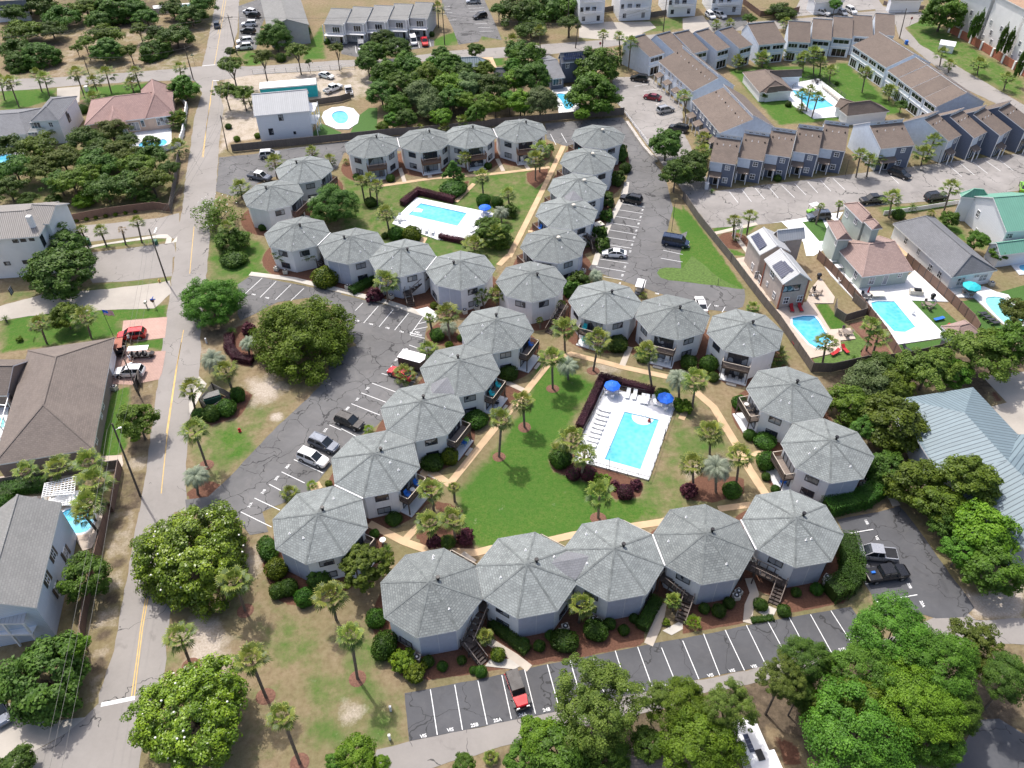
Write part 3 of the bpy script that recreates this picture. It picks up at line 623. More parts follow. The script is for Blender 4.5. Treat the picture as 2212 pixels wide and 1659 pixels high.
for i,(u,v)in enumerate(((1952,1363),(1940,1408),(1926,1452),(1912,1496),(1898,1541),(1884,1588),(1872,1632))):
 stencil(2,u,v,['14B','14A','13B','13A','12B','12A','11B'][i],toward=(u+14,v-44))
for u,v,s in((1838,73,'11A'),(1822,127,'10B'),(1805,180,'10A')):stencil(5,u,v,s,toward=(u+14,v-50))
# ================= OCTAGONAL CONDO BUILDINGS =================
OR,OWR,OEZ,ORISE=6.26,5.68,5.05,2.0
OINR=OWR*math.cos(R_(22.5))
WCACHE={}
def window_meshes(w_,h_,frame,pane,style='2'):
 k=(w_,h_,frame,pane,style)
 if k not in WCACHE:
  a=MB();t=.09
  for(cx_,cz,sx,sz)in((0,h_/2,w_+t,t),(0,-h_/2,w_+t,t),(-w_/2,0,t,h_-t),(w_/2,0,t,h_-t)):a.box((cx_,.04,cz),(sx,.09,sz))
  if style=='2':a.box((0,.04,0),(.06,.07,h_-t))
  if style=='3':
   for q in(-w_/6,w_/6):a.box((q,.04,0),(.06,.07,h_-t))
  if style=='g':
   a.box((0,.04,0),(.06,.07,h_-t));a.box((0,.04,0),(w_-t,.05,.06))
  p=MB();p.face([(w_/2,.02,-h_/2),(-w_/2,.02,-h_/2),(-w_/2,.02,h_/2),(w_/2,.02,h_/2)])
  WCACHE[k]=(a.mesh('window',M[frame]),p.mesh('pane',M[pane]))
 return WCACHE[k]
def add_window(root,x,y,z,ang,w_=1.7,h_=1.1,frame='frame',pane='glass',style='2',name='window'):
 """ang: direction the wall faces, local to root"""
 a,p=window_meshes(w_,h_,frame,pane,style)
 o=link(name,a,root,(x,y,z),ang-math.pi/2);link('pane',p,o);return o
def face_pos(k,d=0.):a=-R_(22.5+45*k);return a,(OINR+d)*math.cos(a),(OINR+d)*math.sin(a)
mbw=MB()
pts=[(OWR*math.cos(-R_(45*k)),OWR*math.sin(-R_(45*k)))for k in range(8)]
mbw.prism(pts,0,OEZ+.12);WALL_ME=mbw.mesh('wall',M['wall'])
mbr=MB()
co=[(OR*math.cos(-R_(45*k)),OR*math.sin(-R_(45*k)))for k in range(8)]
for k in range(8):
 a,b=co[k],co[(k+1)%8]
 mbr.face([(b[0],b[1],OEZ),(a[0],a[1],OEZ),(0,0,OEZ+ORISE)])
 mbr.face([(a[0],a[1],OEZ-.14),(b[0],b[1],OEZ-.14),(b[0],b[1],OEZ),(a[0],a[1],OEZ)][::-1],1)
mbr.face([(p[0],p[1],OEZ-.14)for p in co],1)
ROOF_ME=mbr.mesh('roof',[M['roof'],M['white']])
mbc=MB()
for k in range(8):
 a=co[k];mbc.bar((a[0]*.995,a[1]*.995,OEZ+.02),(0,0,OEZ+ORISE+.02),.24,.035)
CAP_ME=mbc.mesh('ridge_cap',M['roofcap'])
v=MB();v.cyl((0,0,-.15),(0,0,.42),.17,.17,10);v.cyl((0,0,.42),(0,0,.55),.27,.24,10);VENT_B=v.mesh('roof_vent',M['black'])
v=MB();v.cyl((0,0,-.15),(0,0,.25),.3,.3,12);v.ball((0,0,.28),(.42,.42,.2));VENT_W=v.mesh('roof_vent',M['cream'])
v=MB();v.cyl((0,0,-.1),(0,0,.28),.06,.06,6);v.box((0,0,0),(.22,.22,.05));PIPE=v.mesh('pipe',M['white'])
FWD=2*OWR*math.sin(R_(22.5))
v=MB();v.box((0,.02,2.4),(FWD-.1,.05,4.9));v.box((0,.055,2.4),(.05,.03,4.9),m=1);PANEL=v.mesh('wall_panel',[M['wallpanel'],M['wall']])
def balcony_meshes(proj,wood):
 W2=FWD/2-.06;d=MB();d.box((0,proj/2,2.6),(2*W2,proj,.12))
 d.box((0,proj-.03,2.45),(2*W2,.08,.35),m=1);d.box((-W2+.04,proj/2,2.45),(.08,proj-.1,.35),m=1);d.box((W2-.04,proj/2,2.45),(.08,proj-.1,.35),m=1)
 for x in(-W2+.08,W2-.08):d.box((x,proj-.1,1.2),(.14,.14,2.4),m=1)
 r=MB()
 for(x0,y0,x1,y1)in((-W2,proj,W2,proj),(-W2,.1,-W2,proj),(W2,.1,W2,proj)):
  r.bar((x0,y0,3.68),(x1,y1,3.66),.09,.06,m=1);r.bar((x0,y0,2.78),(x1,y1,2.78),.05,.08)
  L=math.hypot(x1-x0,y1-y0);n=int(L/.16)
  for i in range(n+1):r.box((x0+(x1-x0)*i/n,y0+(y1-y0)*i/n,3.2),(.06,.06,.9))
 for x in(-W2,W2):r.box((x,proj,3.2),(.13,.13,1.05))
 s=MB();s.box((0,proj/2+.1,.08),(2*W2+.2,proj+.4,.16))
 return d.mesh('balcony_deck',[M['wood'],M[wood]]),r.mesh('railing',[M[wood],M['wood' if wood=='redwood' else 'walkpale']]),s.mesh('patio',M['walkpale' if wood=='x' else 'deckwhite'])
BAL={'d':balcony_meshes(1.55,'darkwood'),'r':balcony_meshes(1.3,'redwood')}
CFG={
'W1':('w-w-Bw--','r','b'),'W2':('w-w-Bw--','r','b'),'W3':('--BwwuW-','r','b'),'W4':('-wBw-wp-','d','b'),'W5':('-wB--up-','d','b'),'W6':('-wB--wpl','d','b'),
'C1':('-wBw-uu-','d','b'),'M1':('-pw--wBw','d','b'),'M2':('-pw--wBw','d','b'),'M3':('-pw---Bw','d','b'),'R1':('w-pw--wB','d','b'),'R2':('w--w-pwB','d','b'),
'L5':('wp-wBw--','d','b'),'L6':('wp--Bw--','d','b'),'L7':('wp--Bw--','d','b'),'L8':('wp--Bw--','d','b'),'L9':('wp--Bwp-','d','b'),
'E1':('w-wpdwwB','r','w'),'E2':('--wpdwwB','r','w'),'E3':('--wppwwB','r','w'),'E4':('--wppwwB','r','w'),'E5':('--w-pwwB','r','w'),
'N1':('wpw-wBw-','r','b'),'N2':('wp--wBw-','r','b'),'N3':('-pw-wBw-','r','b'),'N4':('wpwwwBw-','r','b'),
'S1':('w-Bw--l-','d','b'.replace('x','')),'S2':('w-B-wpw-'.replace('x',''),'d','b'),'S3':('w-B-wpw-','d','b'),'S4':('w-Bw-pu-','d','b'),'S5':('w-Bwwpu-','d','b')}
CFG['S1']=('w-Bw-pl-','d','b')
OL={'W1':'octagonal condo farthest back in the west cluster, red-brown balcony on its east side','W2':'octagonal condo by the street with a red-brown corner balcony and blank white wall',
'W3':'octagonal condo just below the dark round tree in the west cluster','W4':'octagonal condo above the big clipped ball shrub with two windows over a low hedge',
'W5':'octagonal condo with the brown stair at its east corner and a palm in front','W6':'octagonal condo with a plain grey panel wall just above the no parking stripes',
'C1':'octagonal condo joining the two courtyards with two dark upper windows facing south','M1':'octagonal condo with teal chair on its patio, westmost on the south courtyard north side',
'M2':'octagonal condo with white chairs on its patio, between two dark breezeways','M3':'octagonal condo beside the wooden fence with a dark balcony facing the south pool',
'R1':'octagonal condo east of the south courtyard, the one nearer the wooden fence','R2':'octagonal condo east of the south courtyard, wrapped by the long curved hedge',
'L5':'octagonal condo at the top of the diagonal row, right of the no parking stripes','L6':'octagonal condo beside the brown box trailer in the diagonal row, teal balcony chairs',
'L7':'octagonal condo in the middle of the diagonal row, beside the round yellow shrub','L8':'octagonal condo with blue chairs on its balcony, beside the parked white car',
'L9':'octagonal condo at the bottom of the diagonal row, behind a dense dark round tree','E1':'octagonal condo farthest back in the east row, beside the bend of the driveway',
'E2':'octagonal condo second from the back in the east row','E3':'octagonal condo in the middle of the east row, by the black parked car','E4':'octagonal condo fourth from the back in the east row, blue balcony chair',
'E5':'octagonal condo nearest in the east row with a brown stair towards the parking','N1':'octagonal condo leftmost in the far north row above the courtyard lawn','N2':'octagonal condo second from the left in the far north row, behind the cone shaped tree',
'N3':'octagonal condo third from the left in the far north row','N4':'octagonal condo rightmost in the far north row, behind the twin palms',
'S1':'octagonal condo leftmost in the nearest row, above the red off-road car','S2':'octagonal condo second from the left in the nearest row','S3':'octagonal condo third from the left in the nearest row, palm at its corner',
'S4':'octagonal condo fourth from the left in the nearest row, between two dark stairs','S5':'octagonal condo rightmost in the nearest row, beside the two pickup trucks'}
OROOT={}
ro=random.Random(8)
for k_,(x,y,ph)in OCTS.items():
 cfg,wood,vent=CFG[k_]
 dz={'W2':-.02,'W5':.015,'C1':.01,'M2':.012,'L6':.012,'L8':.012,'E2':.012,'E4':.012,'N2':.01,'N4':.012,'S2':.012,'S4':.012,'R2':.012}.get(k_,0)
 root=thing('octagonal_condo',OL[k_],'condo building',(x,y,dz),R_(ph),'octagonal condo buildings')
 OROOT[k_]=root
 link('wall',WALL_ME,root);rf=link('roof',ROOF_ME,root);link('ridge_cap',CAP_ME,rf)
 va=R_({'W':200,'S':-55+190,'L':60,'M':10,'R':20,'C':340,'E':-20,'N':20}[k_[0]]+ro.uniform(-15,15)-ph)if k_[0]!='S' else R_(25-ph)
 if k_ in('W3','W5'):va=R_(-15-ph)
 if k_[0]=='L':va=R_(60+ro.uniform(-30,50)-ph)
 rr=1.05+ro.uniform(-.2,.3)
 link('roof_vent',VENT_W if vent=='w' else VENT_B,rf,(rr*math.cos(va),rr*math.sin(va),OEZ+ORISE*(1-rr/OR)+.05))
 for i in range(3):
  a=ro.uniform(0,6.28);r_=ro.uniform(2.2,4.6);h_=r_*math.cos(((a+R_(22.5))%R_(45))-R_(22.5)+0)
  sec=(a%R_(45))-R_(22.5);e=r_*math.cos(sec)/(OR*math.cos(R_(22.5)))
  link('pipe',PIPE,rf,(r_*math.cos(a),r_*math.sin(a),OEZ+ORISE*(1-e)+.02))
 for f_,c in enumerate(cfg):
  a,fx,fy=face_pos(f_)
  if c in 'wWuld':
   if c in 'wWu':add_window(root,fx,fy,3.75,a,1.75,1.05)
   if c in 'wWl':add_window(root,fx,fy,1.15,a,1.75,1.1)
   if c=='d':add_window(root,fx,fy,1.05,a,.9,2.,'white','wallpanel','1','door')
  elif c=='p':link('wall_panel',PANEL,root,(fx,fy,0),a-math.pi/2)
  elif c=='B':
   D_,Rl,S_=BAL[wood]
   b=link('balcony',D_,root,(fx,fy,0),a-math.pi/2);link('railing',Rl,b);link('patio',S_,root,(fx,fy,0),a-math.pi/2)
   add_window(root,fx,fy,3.65,a,3.1,1.95,'frame','glass','3','sliding_door');add_window(root,fx,fy,1.2,a,3.1,2.,'frame','glass','3','sliding_door')
for a_,b_ in(('L6','L7'),('S2','S3'),('E3','E4')):
 xa,ya,_=OCTS[a_];xb,yb,_=OCTS[b_];mx,my=(xa+xb)/2,(ya+yb)/2;d=Vector((xb-xa,yb-ya));L=d.length;d.normalize();n=Vector((-d.y,d.x))
 r=MB();hz=1.0;zr=OEZ+.85
 if n.y>0:n=-n
 A=Vector((mx,my))+n*2.3;A0=Vector((mx,my))-n*.2
 rt=OROOT[b_];c=3.0;
 pA=[(A0-d*2.9,OEZ+.93),(A0+d*2.9,OEZ+.93),(A,OEZ+.25),(Vector((mx,my))+n*2.35,OEZ+.05)]
 inv=(Matrix.Translation(rt.location)@Matrix.Rotation(rt.rotation_euler[2],4,'Z')).inverted()
 q=[tuple(inv@Vector((p.x,p.y,z)))for p,z in pA]
 bk=tuple(inv@Vector((*(A0-n*1.6),OEZ+.45)))
 mid=tuple(inv@Vector((*A0,OEZ+.96)))
 r.face([q[0],q[2],mid]);r.face([mid,q[2],q[1]]);r.face([q[0],mid,bk]);r.face([mid,q[1],bk])
 r.build('roof_cricket',M['roofgrey'],rt)
for a_,b_ in(('W3','W4'),('W5','W6'),('S3','S4'),('N1','N2'),('N3','N4'),('S4','S5'),('L8','L9')):
 ra,rb=OROOT[a_],OROOT[b_];mx=(ra.location+rb.location)/2;d=rb.location-ra.location;m=MB();m.box((0,0,OEZ+.06),(.14,4.7,.14));o=m.build('gutter',M['white'],rb)
 inv=rb.matrix_basis.inverted();o.matrix_local=inv@Matrix.Translation((mx.x,mx.y,0))@Matrix.Rotation(math.atan2(d.y,d.x),4,'Z')
def stair(label,top,mid,base,wd=1.25,name='outdoor_stair',mt='darkwood'):
 (x0,y0),z0=g(*top[:2],top[2]),top[2];(x1,y1),z1=g(*mid[:2],mid[2]),mid[2];x2,y2=g(*base)
 root=thing(name,label,'stair',(x2,y2,0),0,'wooden stairs up to the condos')
 def run(a,b,nm):
  a=Vector(a);b=Vector(b);d=b-a;L=Vector((d.x,d.y)).length;n=max(3,int(abs(d.z)/.18));h=Vector((-d.y,d.x,0)).normalized()*wd/2;s=MB();rl=MB()
  for i in range(n):
   p=a+d*(i+.5)/n;s.box(p,(L/n*.82,wd,.06),math.atan2(d.y,d.x),0)
  for sg in(1,-1):
   s.bar(a+h*sg-Vector((0,0,.12)),b+h*sg-Vector((0,0,.12)),.07,.28,0)
   rl.bar(a+h*sg+Vector((0,0,.95)),b+h*sg+Vector((0,0,.95)),.09,.07,1)
   for i in range(5):
    p=a+d*i/4+h*sg;rl.box((p.x,p.y,p.z+.45),(.08,.08,1.))
  o=s.build(nm,[M['wood']if 0 else M[mt],M['wood']],root);o.data.transform(Matrix.Translation((-x2,-y2,0)))
  q=rl.build('handrail',[M[mt],M['wood']],o);q.data.transform(Matrix.Translation((-x2,-y2,0)))
 def land(p,q,z):
  d=Vector((q[0]-p[0],q[1]-p[1])).normalized();s=MB();c=Vector((p[0],p[1]));s.box((c.x-x2,c.y-y2,z-.05),(1.45,1.45,.1),math.atan2(d.y,d.x))
  for i in range(4):
   a=math.atan2(d.y,d.x)+math.pi/4+i*math.pi/2;s.box((c.x-x2+.95*math.cos(a),c.y-y2+.95*math.sin(a),z/2+.3),(.12,.12,z+.9))
  s.build('landing',M[mt],root)
 land((x0,y0),(x1,y1),z0);run((x0,y0,z0),(x1,y1,z1),'flight');land((x1,y1),(x2,y2),z1);run((x1,y1,z1),(x2,y2,.05),'flight')
def FF(t,u,v):return F(t,u,v)
stair('dark brown stair between the leftmost and second condo of the nearest row',(*F(8,925,610),2.6),(*F(8,825,850),1.45),F(8,925,985))
stair('dark brown stair between the third and fourth condo of the nearest row',(*F(9,-105,430),2.6),(*F(9,40,545),1.45),F(9,-20,720))
stair('dark brown stair left of the rightmost condo of the nearest row',(*F(9,440,350),2.6),(*F(9,640,445),1.45),F(9,585,600))
stair('brown stair with landing above the concrete pad near the no parking stripes',(918,598,2.6),(880,632,1.45),(888,663))
stair('narrow brown stair beside the big clipped ball shrub',(681,545,2.6),(688,560,1.45),(698,582))
stair('brown stair below the condo joining the two courtyards, next to a small palm',(*F(5,1440,330),2.6),(*F(5,1385,425),1.4),F(5,1340,505))
stair('brown stair with pale handrails beside the east car park',(1262,506,2.6),(1281,517,1.6),(1287,547))
# ================= FOLIAGE PROTOTYPES =================
def set_tint(me,tints):
 a=me.attributes.new('tint','FLOAT','FACE');a.data.foreach_set('value',tints)
def leaf_mesh(name,mat,centers,nrm,size,tint,seed,elong=1.6,curl=.5,extra=None):
 """one small folded quad per point"""
 rs=np.random.RandomState(seed);n=len(centers)
 d=nrm+rs.normal(0,curl,(n,3));d/=np.linalg.norm(d,axis=1)[:,None]+1e-9
 t=rs.normal(0,1,(n,3));t-=(t*d).sum(1)[:,None]*d;t/=np.linalg.norm(t,axis=1)[:,None]+1e-9
 b=np.cross(d,t);s=size*rs.uniform(.6,1.3,n)[:,None]
 V=np.stack([centers-t*s*elong/2-b*s*.12,centers-b*s/2+d*s*.1,centers+t*s*elong/2,centers+b*s/2+d*s*.1],1).reshape(-1,3)
 me=bpy.data.meshes.new(name);me.vertices.add(4*n);me.vertices.foreach_set('co',V.ravel())
 me.loops.add(4*n);me.loops.foreach_set('vertex_index',np.arange(4*n));me.polygons.add(n)
 me.polygons.foreach_set('loop_start',np.arange(n)*4);me.polygons.foreach_set('loop_total',np.full(n,4));me.update()
 me.materials.append(M[mat]);set_tint(me,np.clip(tint+rs.normal(0,.12,n),0,1).astype(np.float32));return me
def crown(name,mat,seed,nclump=60,per=90,size=.085,shape='round',fill=.0,clr=.26):
 rs=np.random.RandomState(seed);C_,Nn,Tt=[],[],[]
 for i in range(nclump):
  for _ in range(50):
   p=rs.normal(0,1,3);p/=np.linalg.norm(p)
   if shape=='round' and p[2]<-.55:continue
   if shape=='flat' and p[2]<-.3:continue
   break
  rad=rs.uniform(.62,.9)if rs.rand()>fill else rs.uniform(.2,.6)
  rad*=1+.13*math.sin(3*math.atan2(p[1],p[0])+seed)+.08*math.sin(5*p[2]+seed*2)
  c=p*rad
  if shape=='cone':
   hgt=rs.uniform(-.9,1);a=rs.uniform(0,6.283);rr=(1-hgt)/2*.95*rs.uniform(.6,1)+.03;c=np.array([rr*math.cos(a),rr*math.sin(a),hgt]);p=np.array([math.cos(a),math.sin(a),.4])
  if shape=='flat':c[2]*=.75
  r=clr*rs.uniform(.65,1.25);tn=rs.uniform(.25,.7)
  q=rs.normal(0,1,(per,3));q/=np.linalg.norm(q,axis=1)[:,None]
  q[:,2]=np.abs(q[:,2])*rs.choice([1,1,1,-1],per)
  rad2=rs.uniform(.55,1,per)[:,None]
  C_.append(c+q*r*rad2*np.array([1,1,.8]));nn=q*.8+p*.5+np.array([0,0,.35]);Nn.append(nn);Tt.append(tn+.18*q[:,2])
 return leaf_mesh(name,mat,np.concatenate(C_),np.concatenate(Nn),size,np.concatenate(Tt),seed+99)
def limbs(name,seed,n=6,r=.045,spread=.55,top=.5,mat='trunk'):
 """unit trunk: z from 0 to 1 (scaled), limbs spreading in the top half"""
 rs=random.Random(seed);m=MB();m.cyl((0,0,-.02),(.02,0,.45),r*1.25,r*.85,7);m.cyl((.02,0,.43),(0,.03,.8),r*.85,r*.4,6)
 for i in range(n):
  a=6.283*i/n+rs.uniform(-.4,.4);z=rs.uniform(.3,.5);e=rs.uniform(.6,1)*spread
  m.cyl((.02,0,z),(.4*e*math.cos(a),.4*e*math.sin(a),z+.2),r*.6,r*.4,5);m.cyl((.4*e*math.cos(a),.4*e*math.sin(a),z+.19),(e*math.cos(a),e*math.sin(a),z+.42),r*.4,r*.12,5)
 return m.mesh(name,M[mat])
CR={'leaf':[crown('crown','leaf',s,110,120,.06,clr=.22)for s in(1,2,3)],'dark':[crown('crown','leafdark',s,110,120,.06,clr=.22)for s in(4,5)],
'bright':[crown('crown','leafbright',s,110,120,.06,clr=.22)for s in(6,7)],'olive':[crown('crown','leafyellow',s,100,120,.06,fill=.1,clr=.22)for s in(8,9)],
'grey':[crown('crown','leafgrey',s,110,120,.055)for s in(10,11)],'pine':[crown('crown','pine',s,95,110,.05,'flat',.35,.18)for s in(12,13,14)],
'scrub':[crown('crown','leafyellow',s,70,100,.06,'flat',.3,.22)for s in(15,16)]+[crown('crown','leafdark',17,75,100,.06,'flat',.3,.22)],
'scrubd':[crown('crown','leafdark',s,90,110,.055,'flat',.25,.22)for s in(51,52,53)],
'cone':[crown('crown','leafdark',18,80,70,.085,'cone',0,.17)],'big':[crown('crown','leaf',s,260,180,.027,'round',.1,.16)for s in(20,21)],
'bigbright':[crown('crown','leafbright',s,240,185,.027,'round',.1,.165)for s in(22,23)],'magnolia':[crown('crown','magnolia',s,480,105,.029,'round',.05,.115)for s in(24,25)],
'dense':[crown('crown','leafyellow',26,260,60,.055,'round',0,.12)],'cypress':[crown('crown','leafdark',28,60,60,.1,'round',0,.3)],
'sparse':[crown('crown','leafyellow',29,60,40,.05,'round',.5,.26)],'bigpine':[crown('crown','pine',s,210,160,.026,'round',.25,.13)for s in(30,31)],
'bigdark':[crown('crown','leafdark',s,260,180,.027,'round',.1,.16)for s in(32,33)]}
LIMB=[limbs('trunk',s)for s in range(4)]
SC={'ball':[crown('crown','shrub',40,130,45,.12,'round',0,.16)],'yellow':[crown('crown','shrubyellow',41,100,45,.13,'round',0,.18)],'purple':[crown('crown','purple',42,90,45,.14,'round',0,.2)],
'loose':[crown('crown','leafdark',43,60,60,.14,'round',0,.28)],'green':[crown('crown','leafbright',44,80,45,.14,'round',0,.2)]}
def clipped(name,mat,seed,size=.11,n=2600):
 """smooth clipped dome covered in small leaves"""
 rs=np.random.RandomState(seed);p=rs.normal(0,1,(n,3));p/=np.linalg.norm(p,axis=1)[:,None];p=p[p[:,2]>-.75]
 lum=1+.05*np.sin(4*np.arctan2(p[:,1],p[:,0])+seed)+.04*np.sin(6*p[:,2]);c=p*(lum*rs.uniform(.86,1.0,len(p)))[:,None]
 return leaf_mesh(name,mat,c,p,size,.5+.2*np.sin(3*p[:,0]+5*p[:,1]+seed),seed,1.2,.45)
SC['ball']=[clipped('crown','shrub',60),clipped('crown','shrub',61)];SC['dball']=[clipped('crown','leafdark',62)];SC['yball']=[clipped('crown','shrubyellow',63)];SC['pball']=[clipped('crown','purple',64)]
v=MB();v.ball((0,0,0),(.84,.84,.84),n=12,k=8);CORE=v.mesh('core',M['leafdark']);set_tint(CORE,[0.]*len(CORE.polygons))
rt_=random.Random(77)
GN={'tree':'trees round the condos'}
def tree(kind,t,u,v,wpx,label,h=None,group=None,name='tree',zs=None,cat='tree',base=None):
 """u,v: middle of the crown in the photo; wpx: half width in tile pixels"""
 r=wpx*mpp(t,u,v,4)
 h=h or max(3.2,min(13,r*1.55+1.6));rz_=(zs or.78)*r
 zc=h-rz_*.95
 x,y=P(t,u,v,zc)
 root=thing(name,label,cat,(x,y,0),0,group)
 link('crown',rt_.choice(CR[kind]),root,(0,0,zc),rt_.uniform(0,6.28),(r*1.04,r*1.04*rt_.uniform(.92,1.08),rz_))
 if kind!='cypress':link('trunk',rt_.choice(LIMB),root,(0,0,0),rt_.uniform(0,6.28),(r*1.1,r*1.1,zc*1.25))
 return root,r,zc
def shrub(kind,t,u,v,wpx,label,zr=.95,group=None,name='shrub',asp=1.,rz=0,cat='shrub'):
 r=wpx*mpp(t,u,v,1);z=r*zr*.62
 x,y=P(t,u,v,z)
 root=thing(name,label,cat,(x,y,0),0,group);link('crown',rt_.choice(SC[kind]),root,(0,0,z),rz or rt_.uniform(0,6.28),(r*1.03,r*1.03*asp,r*zr))
 if kind in('ball','dball','yball','pball'):
  o=link('branches',CORE,root,(0,0,z),0,(r,r*asp,r*zr));o.rotation_euler[2]=root.children[0].rotation_euler[2]
 return root
def fan_crown(name,mat,seed,nl=30,droop=.6,blades=11,Lb=.56):
 rs=random.Random(seed);V_,F_,T_=[],[],[]
 for i in range(nl):
  a=i*2.39996+rs.uniform(-.2,.2);k=i/nl;el=R_(84-112*k**.85+rs.uniform(-10,10));L1=rs.uniform(.38,.66)
  d=Vector((math.cos(a)*math.cos(el),math.sin(a)*math.cos(el),math.sin(el)));side=Vector((-math.sin(a),math.cos(a),0));up=d.cross(side)*-1
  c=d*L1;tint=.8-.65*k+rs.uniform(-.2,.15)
  for j in range(blades):
   th=R_(-82+164*j/(blades-1));bd=d*math.cos(th)+side*math.sin(th);L=Lb*(1-.4*abs(th)/R_(82))*rs.uniform(.8,1.15);wdt=.034
   sp=bd.cross(up).normalized()if bd.cross(up).length>1e-6 else side
   mid=c+bd*L*.6+Vector((0,0,-.04));tip=c+bd*L*.93+Vector((0,0,-droop*L*.45*rs.uniform(.7,1.4)))
   b=len(V_);V_+=[c,mid-sp*wdt,mid+sp*wdt,tip];F_+=[(b,b+1,b+2),(b+1,b+3,b+2)];T_+=[tint,min(1,tint+.3)]
  b=len(V_);V_+=[side*.012,side*-.012,c];F_.append((b,b+1,b+2));T_.append(.6)
 me=bpy.data.meshes.new(name);me.from_pydata([tuple(q)for q in V_],[],F_);me.materials.append(M[mat]);set_tint(me,[max(0,min(1,t))for t in T_]);return me
def feather_crown(name,mat,seed,nl=44,seg=10,wid=.26,arch=1.0):
 rs=random.Random(seed);V_,F_,T_=[],[],[]
 for i in range(nl):
  a=i*2.39996+rs.uniform(-.2,.2);k=i/nl;el=R_(80-75*k+rs.uniform(-8,8));p=Vector((0,0,0));prev=p;L=rs.uniform(.9,1.1)
  hd=Vector((math.cos(a),math.sin(a),0));side=Vector((-math.sin(a),math.cos(a),0));tint=.75-.4*k
  for j in range(seg):
   e=el-arch*R_(125)*(j/seg)**1.3;d=hd*math.cos(e)+Vector((0,0,math.sin(e)));q=p+d*L/seg
   wv=wid*math.sin(math.pi*min(1,(j+1.2)/(seg+.6)))
   for sg in(1,-1):
    for s_ in(.0,.33,.66):
     c0=p+(q-p)*s_;tip=c0+side*sg*wv+d*wv*.55+Vector((0,0,-wv*.45));b=len(V_);V_+=[c0,c0+(q-p)*.3,tip];F_.append((b,b+1,b+2));T_.append(tint+rs.uniform(-.15,.2))
   p=q
 me=bpy.data.meshes.new(name);me.from_pydata([tuple(q)for q in V_],[],F_);me.materials.append(M[mat]);set_tint(me,[max(0,min(1,t))for t in T_]);return me
FAN=[fan_crown('crown','palmleaf',s)for s in(1,2,3)];FEA=[feather_crown('crown','palmsilver',s)for s in(4,5)];SAGO=[feather_crown('crown','leafdark',6,26,7,.13,.75)]
DATE=[feather_crown('crown','palmleaf',7,34,8,.17,.8)];DEAD=[fan_crown('crown','deadleaf',9,14,1.)];YUC=[fan_crown('crown','shrubyellow',10,26,.3,9,.6)]
v=MB();prev=None
for i in range(9):v.cyl((0,0,i/9),(0,0,(i+1)/9),1.12,.92,8,cap=False)
PTR=v.mesh('trunk',M['palmtrunk'])
v=MB();v.cyl((0,0,0),(0,0,.06),1.,.8,14);MUL=v.mesh('mulch_ring',M['pine_straw'])
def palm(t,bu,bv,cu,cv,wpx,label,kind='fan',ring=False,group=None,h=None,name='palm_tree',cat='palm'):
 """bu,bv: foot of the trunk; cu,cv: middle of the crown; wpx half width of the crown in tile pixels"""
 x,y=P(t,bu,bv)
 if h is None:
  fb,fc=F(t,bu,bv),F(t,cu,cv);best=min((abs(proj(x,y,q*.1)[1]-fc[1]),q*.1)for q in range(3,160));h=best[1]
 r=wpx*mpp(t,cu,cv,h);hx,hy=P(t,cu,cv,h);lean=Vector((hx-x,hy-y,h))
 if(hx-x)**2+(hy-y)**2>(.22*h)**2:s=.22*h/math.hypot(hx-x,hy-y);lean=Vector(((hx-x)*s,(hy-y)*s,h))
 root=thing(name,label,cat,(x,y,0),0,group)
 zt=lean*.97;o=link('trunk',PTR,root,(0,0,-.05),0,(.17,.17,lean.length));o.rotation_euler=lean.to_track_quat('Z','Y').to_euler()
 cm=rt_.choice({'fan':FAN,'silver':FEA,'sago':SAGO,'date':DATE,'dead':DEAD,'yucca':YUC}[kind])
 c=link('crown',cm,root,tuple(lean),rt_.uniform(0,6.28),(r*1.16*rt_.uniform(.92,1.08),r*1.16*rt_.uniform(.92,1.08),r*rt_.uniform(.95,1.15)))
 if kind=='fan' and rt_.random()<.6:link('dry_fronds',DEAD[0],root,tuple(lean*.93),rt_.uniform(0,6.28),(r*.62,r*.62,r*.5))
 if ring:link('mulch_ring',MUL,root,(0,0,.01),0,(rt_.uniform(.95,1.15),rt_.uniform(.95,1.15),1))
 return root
def proj(x,y,z):
 z-=CAMH;d=y*math.cos(PITCH)-z*math.sin(PITCH);u=y*math.sin(PITCH)+z*math.cos(PITCH);X,Y=FPX*x/d,-FPX*u/d;c,s=math.cos(ROLL),math.sin(ROLL)
 return CX+c*X-s*Y,CY+s*X+c*Y
def bush_palm(t,u,v,wpx,label,kind='fan',group=None,hh=.6,name='low_palm',cat='palm'):
 r=wpx*mpp(t,u,v,1);z=max(.4,r*hh);x,y=P(t,u,v,z)
 root=thing(name,label,cat,(x,y,0),0,group);link('trunk',PTR,root,(0,0,-.02),0,(.14,.14,z))
 link('crown',rt_.choice({'fan':FAN,'silver':FEA,'sago':SAGO,'date':DATE,'yucca':YUC}[kind]),root,(0,0,z),rt_.uniform(0,6.28),(r,r,r));return root
